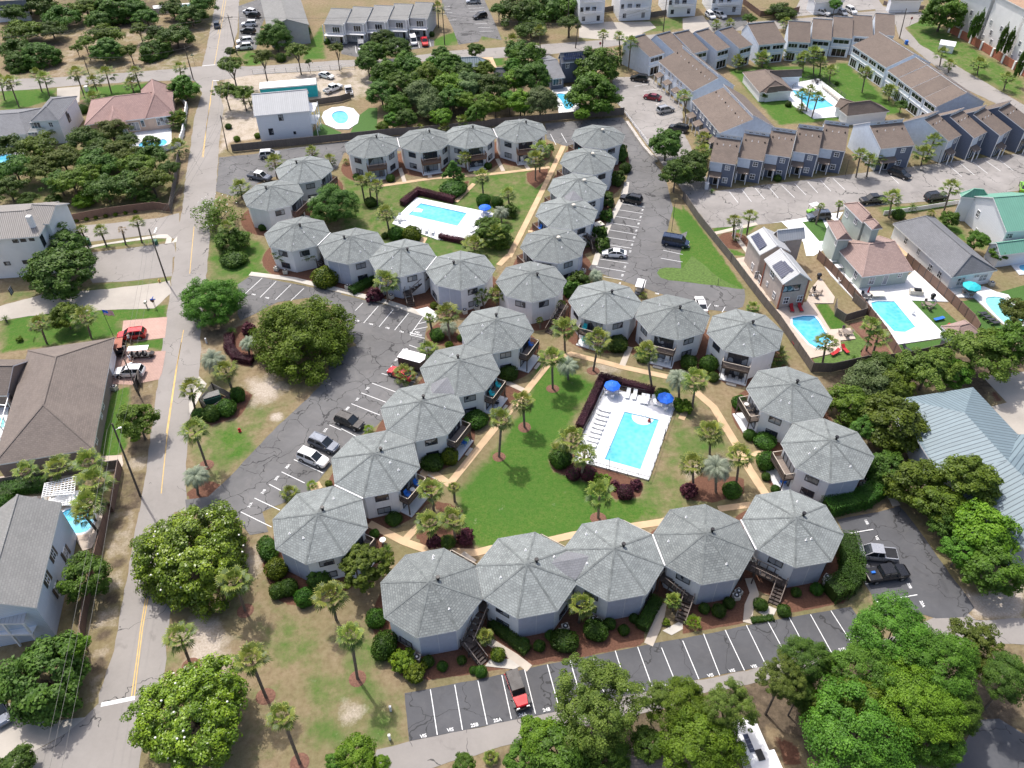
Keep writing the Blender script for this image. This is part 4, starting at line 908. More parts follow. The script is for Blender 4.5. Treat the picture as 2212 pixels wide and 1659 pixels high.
 # ================= PALMS =================
PG='sabal palms round the condos'
for a in(
(5,1370,860,1365,655,85,'palm in a mulch ring at the north end of the green south lawn','fan',1),(5,1187,1110,1178,945,80,'middle one of three slender palms along the tan path on the south lawn','fan',1),
(5,1022,1302,1037,1060,86,'tall palm with curved trunk, lowest on the west edge of the south lawn','fan',1),(5,1632,745,1668,545,85,'tall leaning palm in front of the condo patio with the teal chair','fan',1),
(5,1450,625,1445,470,85,'palm by the rock bed at the bend of the tan path','fan',0),(5,2015,865,1975,625,80,'tall thin leaning palm at the purple hedge, in front of white patio chairs','fan',0),
(5,1665,1700,1672,1545,98,'palm with broad crown below the south pool, above the nearest roofs','fan',1),(5,1555,1440,1575,1290,82,'palm at the lower left corner of the south pool fence','fan',0),
(5,1490,1340,1490,1185,95,'largest palm of the clump on the left of the south pool','fan',0),(5,1400,1310,1440,1260,70,'short palm leftmost in the clump beside the south pool','fan',0),
(5,705,555,683,375,82,'palm just above the no parking stripes beside a young palm','fan',0),(5,302,300,290,165,82,'palm by the walkway in front of the second west chain condo from the stair','fan',0),
(5,590,490,570,405,38,'small young palm right at the no parking stripes','fan',0),(5,925,330,908,258,58,'left palm of two against the white condo wall at the tip of the west chain','fan',0),
(5,1012,335,1010,245,62,'right palm of two against the white condo wall at the tip of the west chain','fan',0),(5,1418,370,1420,315,38,'small palm beside the brown stair between the two courtyards','fan',0),
(5,1290,470,1285,415,26,'tiny palm beside the landing of the stair below the joining condo','fan',0),
(5,600,1650,580,1515,92,'leftmost palm of the clump at the south west corner of the lawn','fan',0),(5,735,1590,728,1500,42,'small bright palm at the top of the clump by the south west lawn corner','fan',0),
(8,590,180,570,70,88,'lower left palm in the red mulch bed at the lawn corner','fan',0),(8,740,188,722,45,80,'lower right palm in the red mulch bed at the lawn corner','fan',0),
(6,60,1000,85,805,88,'palm just right of the south pool umbrella, by the path','fan',0),(6,175,1285,180,1142,88,'palm in the lawn between the south pool and the east path','fan',0),(6,348,1468,372,1295,86,'palm against the east tan path, rightmost by the round green shrub','fan',0),
(6,70,1500,65,1345,82,'palm left of the big silver palm in the east mulch bed','fan',0),(6,903,715,930,560,70,'palm at the foot of the blue pool behind the wooden fence','fan',0),(6,1190,615,1222,455,70,'upper palm in the red mulch strip between the two private pools','fan',0),
(6,1228,650,1262,535,76,'lower palm in the red mulch strip between the two private pools','fan',0),(8,1540,715,1562,600,88,'palm against the grey wall between the second and third nearest condos','fan',0),
(8,935,868,932,805,52,'young palm beside the leftmost dark stair of the nearest row','fan',0),(8,2150,640,2152,575,58,'young palm beside the middle dark stair of the nearest row','fan',0),
(8,105,1080,60,800,92,'tall palm on the dry lawn just left of the nearest condo','fan',1),(7,2180,700,2140,545,105,'broad palm on the mulch left of the dense round tree near the bottom','fan',0),
(7,1238,995,1165,808,96,'palm by the street just above the big flowering magnolia','fan',1),(7,1722,1195,1622,950,108,'palm with tilted trunk in the middle of the dry lawn near the bottom','fan',1),
(7,1942,1625,1825,1320,92,'lowest palm on the dry lawn, its long trunk leaning left','fan',1),(7,1590,640,1520,450,100,'palm half hidden at the right edge of the upper magnolia','fan',1),
(4,1337,1355,1258,1130,86,'leaning palm on the west verge below the dumpster enclosure','fan',1),(4,1262,985,1240,860,82,'palm touching the left side of the dumpster enclosure','fan',0),(4,1512,885,1462,745,82,'palm touching the upper right side of the dumpster enclosure','fan',0),
(4,303,565,255,440,70,'left one of two palms on the lawn above the brown roofed house','fan',0),(4,592,530,550,398,86,'right one of two palms on the lawn above the brown roofed house','fan',0),
(4,600,1460,570,1340,100,'palm behind the brown roofed house next to its corner','fan',0),(4,400,1480,372,1368,92,'palm beside the satellite dish below the brown roofed house','fan',0),(4,215,1500,165,1395,72,'leftmost palm below the brown roofed house','fan',0),
(4,660,1600,612,1465,108,'largest palm between the pergola and the long side fence','fan',0),(4,620,1720,570,1605,100,'palm below the pergola at the edge of the small pool','fan',0),(7,640,135,540,10,78,'palm leaning over the blue pool at the left, beside the fence','fan',0),
(1,552,640,495,478,60,'tall palm by the driveway above the pink roofed house','fan',0),(1,122,690,65,538,62,'tall palm on the green front lawn near the left edge','fan',0),(1,320,620,287,510,52,'right one of a pair of palms on the far left lawn','fan',0),(1,272,595,240,485,48,'left one of a pair of palms on the far left lawn','fan',0),
(1,640,612,608,533,52,'palm just left of the biggest palm above the pink roof','fan',0),(1,722,602,690,482,62,'biggest palm of the lawn above the pink roof','fan',0),(1,912,580,876,468,48,'taller one of two palms near the pink roof ridge, by the side street','fan',0),(1,868,600,850,545,56,'lower one of two palms near the pink roof ridge, by the side street','fan',0),
(1,1170,500,1180,440,48,'palm at the street corner in front of the black power pole','fan',0),(1,30,650,2,525,52,'palm at the very left edge of the front lawn','fan',0),(1,335,915,322,838,64,'palm in front of the pale two storey house at far left','fan',0),
(1,572,1602,526,1490,42,'leftmost small palm on the kerb strip beside the side road','fan',0),(1,690,1592,650,1495,50,'second small palm on the kerb strip beside the side road','fan',0),(1,815,1584,790,1488,30,'small dead looking palm on the kerb strip','dead',0),(1,920,1572,888,1438,48,'rightmost small palm on the kerb strip beside the side road','fan',0),
(1,1200,660,1185,615,60,'palm against the right end of the pink roof','fan',0),(1,1630,700,1612,648,50,'palm at the left corner of the white metal roofed house','fan',0),(1,620,690,608,640,60,'low palm at the left corner of the pink roof','fan',0),(1,1165,1010,1155,955,66,'palm below the private pool of the pink roofed house, by the street','fan',0),
(1,1160,830,1150,790,60,'palm beside the white gate posts of the pink roofed house','fan',0),(1,2030,1030,2022,990,50,'palm behind the rearmost west cluster condo roof','fan',0),(1,2145,1080,2138,1035,42,'small palm behind the right edge of the rearmost west cluster roof','fan',0),
(1,1795,1155,1780,1055,62,'palm between the two parked cars west of the west cluster','fan',0),(1,1570,1290,1558,1220,72,'low palm left of the street side octagonal condo','fan',0),(1,1495,1610,1472,1480,58,'palm in front of the sparse magnolia at the street','fan',0),
(1,1845,1720,1825,1640,60,'left one of two palms in front of the west condo below the round tree','fan',0),(1,2010,1720,1995,1650,60,'right one of two palms in front of the west condo below the round tree','fan',0),
(2,150,1300,128,1180,48,'leftmost palm of three beside the north lawn, right of the dark tree','fan',0),(2,190,1290,180,1160,50,'middle palm of three beside the north lawn, right of the dark tree','fan',0),(2,235,1330,225,1205,52,'rightmost palm of three beside the north lawn, right of the dark tree','fan',0),
(2,310,1500,288,1385,66,'palm at the left corner of the north pool deck','fan',0),(2,920,1262,910,1145,60,'palm on the north lawn behind the blue umbrella','fan',0),(2,1090,1345,1080,1258,54,'palm on the north lawn right of the blue umbrella','fan',0),
(2,1258,1168,1258,1035,62,'front one of the twin palms at the north path corner','fan',0),(2,1285,1115,1292,970,66,'back one of the twin palms at the north path corner','fan',0),(2,812,1105,800,1020,46,'palm behind the cone shaped tree in the north courtyard','fan',0),
(2,680,870,668,830,40,'palm behind the gap between the second and third north condos','fan',0),(2,800,830,790,785,46,'palm behind the third north condo roof','fan',0),(2,515,860,508,828,32,'small palm behind the second north condo roof','fan',0),
(2,1290,340,1285,205,46,'tall slim palm beside the black bin on the far cross street','fan',0),(2,1690,332,1697,222,38,'palm behind the stop sign at the far cross street','fan',0),(2,1815,425,1800,240,44,'left one of two tall palms beside the far townhouse gable','fan',0),(2,1860,455,1876,275,48,'right one of two tall palms beside the far townhouse gable','fan',0),
(2,1812,420,1800,335,42,'shorter palm under the two tall palms at the far townhouse gable','fan',0),(2,630,180,625,50,48,'palm at the end of the far grey townhouse row','fan',0),(2,870,1659,858,1590,72,'palm below the right corner of the north pool deck','fan',0),(2,1010,1600,1000,1510,70,'palm in the leafy clump right of the north pool deck','fan',0),
(2,1110,350,1110,270,58,'palm in front of the dark tree group at the far cross street','fan',0),(2,100,1600,0,0,0,'','fan',0),
(3,20,755,8,625,52,'palm beside the white porches of the west townhouse block','fan',0),(3,130,960,135,905,58,'upper one of two bushy palms left of the blue townhouses','fan',0),(3,130,1040,132,980,56,'lower one of two bushy palms left of the blue townhouses','fan',0),
(3,1122,1150,1152,1005,55,'left palm in the grass island beside the blue townhouses','fan',0),(3,1192,1148,1210,1045,55,'middle palm in the grass island beside the blue townhouses','fan',0),(3,1240,1100,1270,1030,52,'right palm in the grass island beside the blue townhouses','fan',0),
(3,1545,1075,1560,1000,68,'lower palm of the dense clump between the two blue townhouse groups','fan',0),(3,1570,1040,1628,915,62,'upper palm of the dense clump between the two blue townhouse groups','fan',0),(3,1692,1372,1738,1220,64,'palm by the white picket fence left of the green roof','fan',0),
(3,1335,1410,1360,1282,70,'palm right of the black pickup on the far lane','fan',0),(3,328,1545,335,1430,46,'left one of two palms beside the little white pergola','fan',0),(3,415,1522,436,1400,48,'right one of two palms beside the little white pergola','fan',0),
(3,862,1455,898,1335,26,'thin palm in the artificial turf by the grey car','fan',0),(3,1000,1412,1017,1322,27,'thin palm behind the pinkish tiled house','fan',0),(3,1162,600,1186,475,50,'palm on the lawn beside the long townhouse with screened porches','fan',0),
(3,1335,655,1320,590,60,'bushy palm against the long townhouse with screened porches','fan',0),(3,772,700,768,610,48,'left one of three palms at the far pool','fan',0),(3,800,725,828,590,46,'middle one of three palms at the far pool','fan',0),(3,835,765,876,630,48,'right one of three palms at the far pool','fan',0),
(3,848,485,845,350,60,'tallest palm in the green behind the far clubhouse','fan',0),(3,780,470,768,385,60,'left palm in the green behind the far clubhouse','fan',0),(3,890,490,895,410,52,'right palm in the green behind the far clubhouse','fan',0),(3,950,530,960,465,52,'palm at the corner of the far pool fence','fan',0),
(3,515,440,515,385,58,'palm behind the left end of the far clubhouse','fan',0),(3,360,450,355,400,48,'palm in the courtyard corner of the far townhouses','fan',0),(3,670,390,672,350,36,'small palm under the screened townhouse porches','fan',0),(3,670,200,668,150,42,'palm between two far townhouse roofs','fan',0),
(3,218,190,218,160,34,'left low palm below the white three storey houses','fan',0),(3,305,180,305,150,34,'right low palm below the white three storey houses','fan',0),(3,1665,430,1680,350,48,'upper palm below the small white tent','fan',0),(3,1722,472,1726,418,42,'lower palm below the small white tent','fan',0),
(3,1908,488,1920,418,60,'bushy palm on the verge in front of the tall white houses','fan',0),(3,2080,585,2100,508,46,'rightmost palm on the verge in front of the tall white houses','fan',0)):
 if a[5]:palm(*a[:7],kind=a[7],ring=bool(a[8]),group='palm trees')
for t,bu,bv,cu,cv,w_,L in((5,1470,800,1465,715,78,'silver blue palm at the bend of the tan path on the south lawn'),(5,2190,930,2185,800,90,'large silver blue palm right of the south pool umbrella'),(6,215,1530,215,1375,108,'largest silver blue palm in the east mulch bed of the south courtyard'),
(4,1282,1545,1270,1430,98,'silver blue palm at the corner of the west parking entrance'),(4,1395,775,1382,680,92,'silver blue palm above the dumpster enclosure'),(4,1615,640,1610,570,62,'silver blue palm beside the dark curved hedge by the street'),
(5,700,510,695,465,70,'silver blue palm under the taller palm at the no parking stripes'),(2,1038,1445,1035,1380,56,'silver blue palm right of the blue umbrella at the north pool'),(1,2060,1420,2045,1310,55,'silver blue palm left of the dark round tree in the west cluster'),(5,1650,170,1650,130,55,'silver blue palm at the end of the east car park row')):
 palm(t,bu,bv,cu,cv,w_,L,'silver',group='silver palms')
for t,u,v,w_,L,k in((5,562,605,75,'low fan palm in front of the brown box trailer','fan'),(5,408,770,80,'low fan palm covering the red sports car','fan'),(5,178,1125,40,'small low palm beside the wooden steps near the black car','yucca'),(4,1880,1535,68,'low fan palm at the parking space above the bottom diagonal row condo','fan'),
(4,2020,1485,42,'small bright low palm right of the low fan palm','yucca'),(6,590,640,110,'wide bushy palm clump at the east corner condo near the fence','fan'),(6,520,690,60,'smaller bushy palm at the east corner condo near the fence','fan'),(6,1035,1075,60,'low palm between the two east condos on their far side','fan'),(9,70,715,58,'spiky yellow green plant left of the middle walkway at the nearest car park','yucca'),
(6,455,335,50,'low palm behind the east corner condo roof by the small lawn','fan'),(4,35,410,38,'dark cycad on the lawn at the left edge','sago'),(4,1500,490,45,'dark cycad left of the dark curved hedge','sago'),(3,1490,1345,42,'dark cycad behind the black pickup lane','sago'),(3,190,1240,26,'dark cycad at the end of the blue townhouse row','sago'),
(8,300,240,45,'dark cycad right of the dense round tree near the bottom','sago'),(6,1110,665,40,'dark cycad beside the red loungers of the fenced pool','sago'),(8,970,1590,60,'spiky low palm by the bottom driveway','fan'),(3,345,1545,26,'small spiky plant by the little white pergola','yucca'),(5,1955,255,30,'small palm beside the white cart at the east car park','fan'),
(2,30,1050,26,'small palm left of the leftmost north condo','yucca'),(2,1600,1575,35,'small palm above the stair of the east row','yucca'),(3,770,700,36,'low palm at the foot of the far pool palms','fan'),(3,1610,1385,34,'low palm behind the grey roofed house','fan'),(4,2050,1480,1,'','')):
 if L:bush_palm(t,u,v,w_,L,k,'low palms')
 # ================= SINGLE TREES =================
for a in(
('big',4,1372,300,205,'round dark green tree at the street by the west parking entrance',7.5),('bigbright',4,1960,540,335,'largest tree, wide green crown on the island in the west car park',9.5),
('magnolia',7,1255,300,370,'upper of two big magnolias at the street, white blossoms among dark leaves',8.5),('magnolia',7,1250,1330,375,'lower of two big magnolias at the street, bright yellow green leaves and white blossoms',8.5),
('dense',8,150,350,165,'dense round tree beside the bottom condo of the diagonal row',6.0),('bigdark',1,2160,1330,165,'dark round tree in the middle of the west cluster',7.5),('sparse',1,1410,1390,175,'sparse magnolia with pale blossoms at the street beside the west cluster',6.5),
('leaf',1,1500,1560,110,'dark tree under the sparse magnolia at the street',4.5),('leaf',7,560,420,155,'round tree against the pale blue sided house at bottom left',5.5),('dark',7,300,1080,285,'wide dark tree in front of the bottom left house',6.5),('bright',7,480,880,95,'bright green tree above the wide dark tree at bottom left',5.),
('olive',4,890,1070,130,'yellow green tree beside the lawn of the brown roofed house',6),('bright',4,420,390,105,'bright tree between two palms above the brown roofed house',4.8),('dark',4,400,110,200,'big dark tree in front of the white stucco house',8),('dark',1,410,1600,150,'dark tree top beside the white stucco house, upper one',7),
('leaf',1,1195,575,100,'green tree at the street end of the pink roof',6.),('bigdark',1,1785,240,115,'dark round tree below the far grey condo block',8),('pine',1,1500,430,95,'upper pine left of the cross street, by the main street',9),('pine',1,1460,590,85,'middle pine by the main street above the white house',7.5),('pine',1,1570,600,75,'lower pine by the white house garden',7),
('pine',1,1700,370,75,'slender pine at the far chain fence, left one',9),('pine',1,1925,330,80,'slender pine at the far chain fence, right one',9),('pine',1,2180,310,55,'slender pine near the far parked vans',8),('dark',1,1490,335,36,'small dark bush tree at the foot of the street power pole',3.),('scrub',1,2000,400,25,'tiny tree top beside the right slender pine',4),
('purple' if 0 else 'dark',1,1960,210,55,'dark shrubby tree against the far grey condo block',4),('olive',1,1150,760,60,'yellow green tree by the white gate posts of the pink roofed house',4.),('dark',1,975,920,55,'small dark tree over the private pool of the pink roofed house',4),
('cone',2,725,1110,88,'cone shaped dark tree in the north courtyard',5.5),('leaf',2,980,1520,120,'leafy clump tree right of the north pool deck',4.5),('scrubd',2,925,1450,60,'dark small tree above the leafy clump at the north pool',4),('leaf',2,870,325,55,'small round tree at the far cross street',4.5),('dark',2,648,345,55,'dark small tree near the far driveway',4.5),
('leaf',2,1650,440,155,'upper one of the grey green tree pair beside the blue solar roofed house',9),('leaf',2,1620,620,165,'lower one of the grey green tree pair beside the solar roofed house',9),('dark',2,1140,340,85,'dark tree by the far cross street right of the bins',6),('scrubd',2,1350,960,40,'dark shrub tree behind the twin palms',3.5),
('dark',3,60,1080,125,'lower dark tree by the far townhouse parking',7),('dark',2,2110,930,110,'upper dark tree on the strip beside the east driveway',7),('dark',2,2170,1120,100,'dark tree on the strip beside the east driveway, below the upper one',7),('leaf',3,1690,85,135,'big round tree at the far right street corner',10),('leaf',3,1910,1560,75,'tree right of the grey roofed house',4.5),('leaf',3,1730,1420,60,'shrubby tree left of the green roofed house',3.5),
('leaf',3,2050,1640,60,'tree below the green roofed house',3.5),('scrubd',3,1420,680,45,'shrubby tree at the wall of the long townhouse',3.5),('scrubd',3,640,80,100,'wide palm like shrub mass behind the far townhouses',5),('scrubd',3,430,120,50,'dark shrub tree by the far driveway',4),('leaf',3,990,30,42,'round tree by the far parked white cars',5),
('leaf',3,525,610,30,'small shrub tree at the clubhouse corner',2.6),('scrubd',2,1350,60,200,'broad dark tree left of the white three storey houses',9),('scrubd',2,1150,90,160,'broad dark tree right of the far driveway',8),('scrubd',2,1480,150,80,'dark tree touching the first white three storey house',7),('scrubd',2,1230,190,110,'lower dark tree right of the far driveway',6),('scrubd',2,1020,60,60,'dark tree beside the far black car',6),
('grey',6,1210,830,183,'grey green bushy tree below the wooden fence',4.5),('dark',6,1290,720,115,'dark tree right behind the wooden fence corner',5),('olive',6,1080,960,152,'olive tree right of the upper east condo',5.),('olive',6,1380,1090,219,'dense olive green round tree left of the blue grey metal roof',7.5),('olive',6,1370,830,134,'olive tree between the fence and the metal roof',5),('pine',6,1600,720,183,'left broad pine above the blue grey metal roof',8),
('pine',6,1920,620,231,'middle broad pine above the blue grey metal roof',9),('leaf',6,2160,560,146,'right tree above the blue grey metal roof',9),('pine',6,2180,380,134,'pine over the green pool at the right edge',9),('dark',6,1310,1380,134,'dark tree under the olive tree by the metal roof corner',4.5),('olive',6,1530,1490,195,'olive tree left of the metal roof, lower one',6.5),('olive',6,1850,1450,195,'tall olive tree in front of the metal roof',9),
('olive',6,1680,1620,158,'olive tree in the group below the metal roof, left one',6.5),('bright',9,1960,120,200,'yellow green tree covering the lower edge of the metal roof',7.5),('leaf',9,2010,370,175,'green tree beside the sandy patch at right',6.5),('dark',9,1720,60,120,'dark tree along the edge of the small right car park',5.),
('leaf',9,1800,250,110,'green tree midway along the edge of the small right car park',5.),('dark',6,1560,1240,60,'small dark tree against the wall of the metal roofed building',3.2),('leaf',6,1760,760,120,'leafy tree in the gap above the peak of the metal roof',5),('olive',6,1480,760,110,'olive tree below the long dark wooden fence',5),('dark',6,1180,1120,90,'dark tree in the gap between the east condos and the olive tree',5),('dark',6,950,1440,36,'dark bush tree behind the rightmost condo',2.6)):
 rt,r,zc=tree(a[0],a[1],a[2],a[3],a[4],a[5],a[6],'trees')
 if 'blossoms' in a[5]:
  m=MB()
  for i in range(22):
   q=Vector((rt_.gauss(0,1),rt_.gauss(0,1)-.3,abs(rt_.gauss(0,1)))).normalized()*rt_.uniform(.86,.92);m.ball((q.x*r,q.y*r,q.z*r*.8),(.13,.13,.1),n=6,k=4)
  m.build('blossoms',M['flower'],rt,loc=(0,0,zc))
def row(kind,t,lst,phrase,h=None,grp=None):
 lst=sorted(lst)
 for i,q in enumerate(lst):
  if t==1:q=(q[0],q[1],q[2]*1.25,*q[3:])
  k=kind if isinstance(kind,str)else kind[i%len(kind)]
  tree(k,t,q[0],q[1],q[2],'%s, %s'%(phrase,ordn(i,len(lst))),q[3]if len(q)>3 else h,grp or 'trees')
row(['scrubd','dark','scrubd','scrub'],1,[(90,95,75,6),(230,40,95,7),(405,115,95,7),(560,60,85,7),(650,140,85,6),(755,60,115,8),(870,70,85,7),(950,115,70,6),(1120,60,70,6),(1240,110,75,6),(1310,40,80,7)],'scrub oak in the back row of the far left sandy lot',None)
row(['scrubd','scrub','dark'],1,[(150,215,105,7),(335,195,75,6),(110,330,90,7),(255,370,95,6),(680,235,95,8),(1140,240,95,7),(1010,215,50,5)],'scrub oak in the middle row of the far left sandy lot',None)
row(['dark','pine','scrub'],1,[(545,270,45,7),(695,330,80,6),(838,325,50,6),(1005,345,90,4.5),(900,190,50,6),(495,310,35,4),(130,420,75,4)],'lone tree in the front row of the far left sandy lot',None)
row(['scrubd','scrub','pine'],1,[(60,950,85,7),(250,960,115,7),(410,1040,110,7),(560,905,110,7),(720,850,95,7),(820,920,70,5.5),(660,980,100,6.5)],'pine like tree at the back of the fenced scrub lot',None)
row(['scrubd','pine','scrub'],1,[(90,1090,100,7),(270,1100,100,6.5),(470,1180,100,7),(640,1060,120,7),(790,1010,110,7),(900,1090,105,7),(985,1010,80,6.5)],'pine like tree in the middle of the fenced scrub lot',None)
row(['scrub','scrubd','scrub'],1,[(50,1220,95,6),(180,1290,55,3.5),(380,1180,90,6),(560,1130,90,6),(680,1220,110,6.5),(840,1200,110,6.5),(980,1170,100,7),(1090,1090,60,6)],'pine like tree at the front of the fenced scrub lot',None)
row(['scrub','bright'],1,[(540,1300,60,2.8),(950,1290,60,3),(350,1290,45,2.6)],'low bush inside the brown fence corner of the scrub lot',None)
row(['dark','leaf','dark'],2,[(200,340,85,8),(275,255,75,8),(360,320,90,8),(170,400,80,7),(420,400,80,7)],'dark tree at the top left corner of the north wood',None)
row(['leaf','dark','bright','leaf'],2,[(300,480,110,8),(450,440,90,7),(560,500,110,8),(690,430,100,7),(790,470,80,7),(590,420,60,6),(930,450,70,6),(1210,370,110,8),(1110,430,60,6)],'tree in the back row of the north wood',None)
row(['dark','leaf','grey','bright','grey','dark','bright'],2,[(260,600,95,7),(400,560,110,8),(510,610,110,8),(700,560,110,8),(820,560,110,8),(980,570,110,8),(1240,500,120,9),(1120,520,80,7)],'tree in the middle row of the north wood',None)
row(['leaf','bright','grey','dark','bright','olive','bright'],2,[(370,680,90,6),(580,690,100,6.5),(720,640,90,7),(800,650,70,6.5),(920,680,90,7),(1000,680,70,6),(1090,640,60,6),(1160,660,95,7),(1290,660,110,7.5),(480,560,70,7)],'tree in the front row of the north wood',None)
row(['bright','leaf','dark'],2,[(330,780,60,4),(270,820,45,3),(420,760,70,5),(650,760,70,5),(870,740,70,5),(1190,700,60,5),(1560,740,50,4),(1690,690,60,5)],'low tree along the fence behind the north condos',None)
for a in(('bigpine',8,1660,1260,310,'large open pine covering the middle of the bottom driveway',10),('bright',8,1270,1450,120,'bright tree just left of the large open pine',6.5),('leaf',8,1180,1600,120,'green tree below the bottom driveway, leftmost of the big bottom mass',5),('leaf',8,1420,1560,220,'broad green tree under the large open pine',7),
('bigbright',8,2200,1260,190,'bright lime tree right of the large open pine',8),('pine',8,2050,1180,90,'slender pine between the large open pine and the lime tree',8),('bigpine',9,310,1250,170,'pine with open crown left of the camper',10),('bigbright',9,110,1500,260,'brightest lime green tree left of the camper at the bottom edge',8),
('bigpine',9,640,1080,155,'pine with open crown at the bottom driveway above the camper',10),('bigdark',9,800,960,165,'green tree at the nearest car park, second of its right end',9),('big',9,1360,810,260,'big green tree over the right end of the bottom driveway',11),('big',9,1200,1050,230,'green tree under the big one at the right end of the driveway',10),('big',9,1650,1000,250,'green tree in the upper middle of the bottom right wood',11),
('bigbright',9,1500,1250,270,'broad bright tree in the middle of the bottom right wood',11),('big',9,1130,1450,340,'broadest green tree at the bottom edge right of the camper',11),('big',9,1750,1250,190,'green tree on the right side of the bottom right wood',9),('pine',9,1900,830,150,'light pine at the right end of the bottom driveway',8),('bigdark',9,2120,1080,170,'dark tree at the right edge near the bottom',9),
('pine',9,1930,1000,100,'small light pine left of the dark tree at the right edge',6),('olive',9,850,1250,100,'olive tree right of the camper',6),('bigdark',9,760,1160,110,'dark tree behind the upper right corner of the camper',7),('big',9,1600,1480,200,'green tree at the bottom edge beside the dark road',8),('bright',9,1180,1230,160,'bright tree above the broadest bottom tree',9.5),
('big',8,1700,1610,180,'green tree at the bottom edge left of the rusty shed',5.5),('bright',8,90,1580,130,'bright tree at the bottom edge by the driveway, left one',5),('bright',8,260,1630,60,'bright small tree at the bottom edge by the driveway, right one',3.5),('leaf',7,2170,1620,70,'leafy tree at the bottom edge just left of the driveway trees',4),('leaf',8,790,1640,80,'low green tree at the bottom edge below the driveway',3.5),
('leaf',8,1990,1500,120,'green tree in front of the rusty shed',5),('dark',7,100,1640,120,'dark tree in the bottom left corner',3.5)):
 tree(a[0],a[1],a[2],a[3],a[4],a[5],a[6],'trees')
for(u,v,h_,L)in((1878,190,9,'leftmost cypress beside the tall white houses'),(1914,178,10,'second cypress from the left beside the tall white houses'),(2066,275,10,'third cypress from the left beside the tall white houses'),(2112,290,9,'fourth cypress from the left beside the tall white houses'),(2185,430,10,'rightmost cypress beside the tall white houses')):
 x,y=P(3,u,v,h_/2);root=thing('cypress_tree',L,'tree',(x,y,0),0,'cypress trees');link('crown',CR['cypress'][0],root,(0,0,h_/2),0,(1.0,1.0,h_/2))
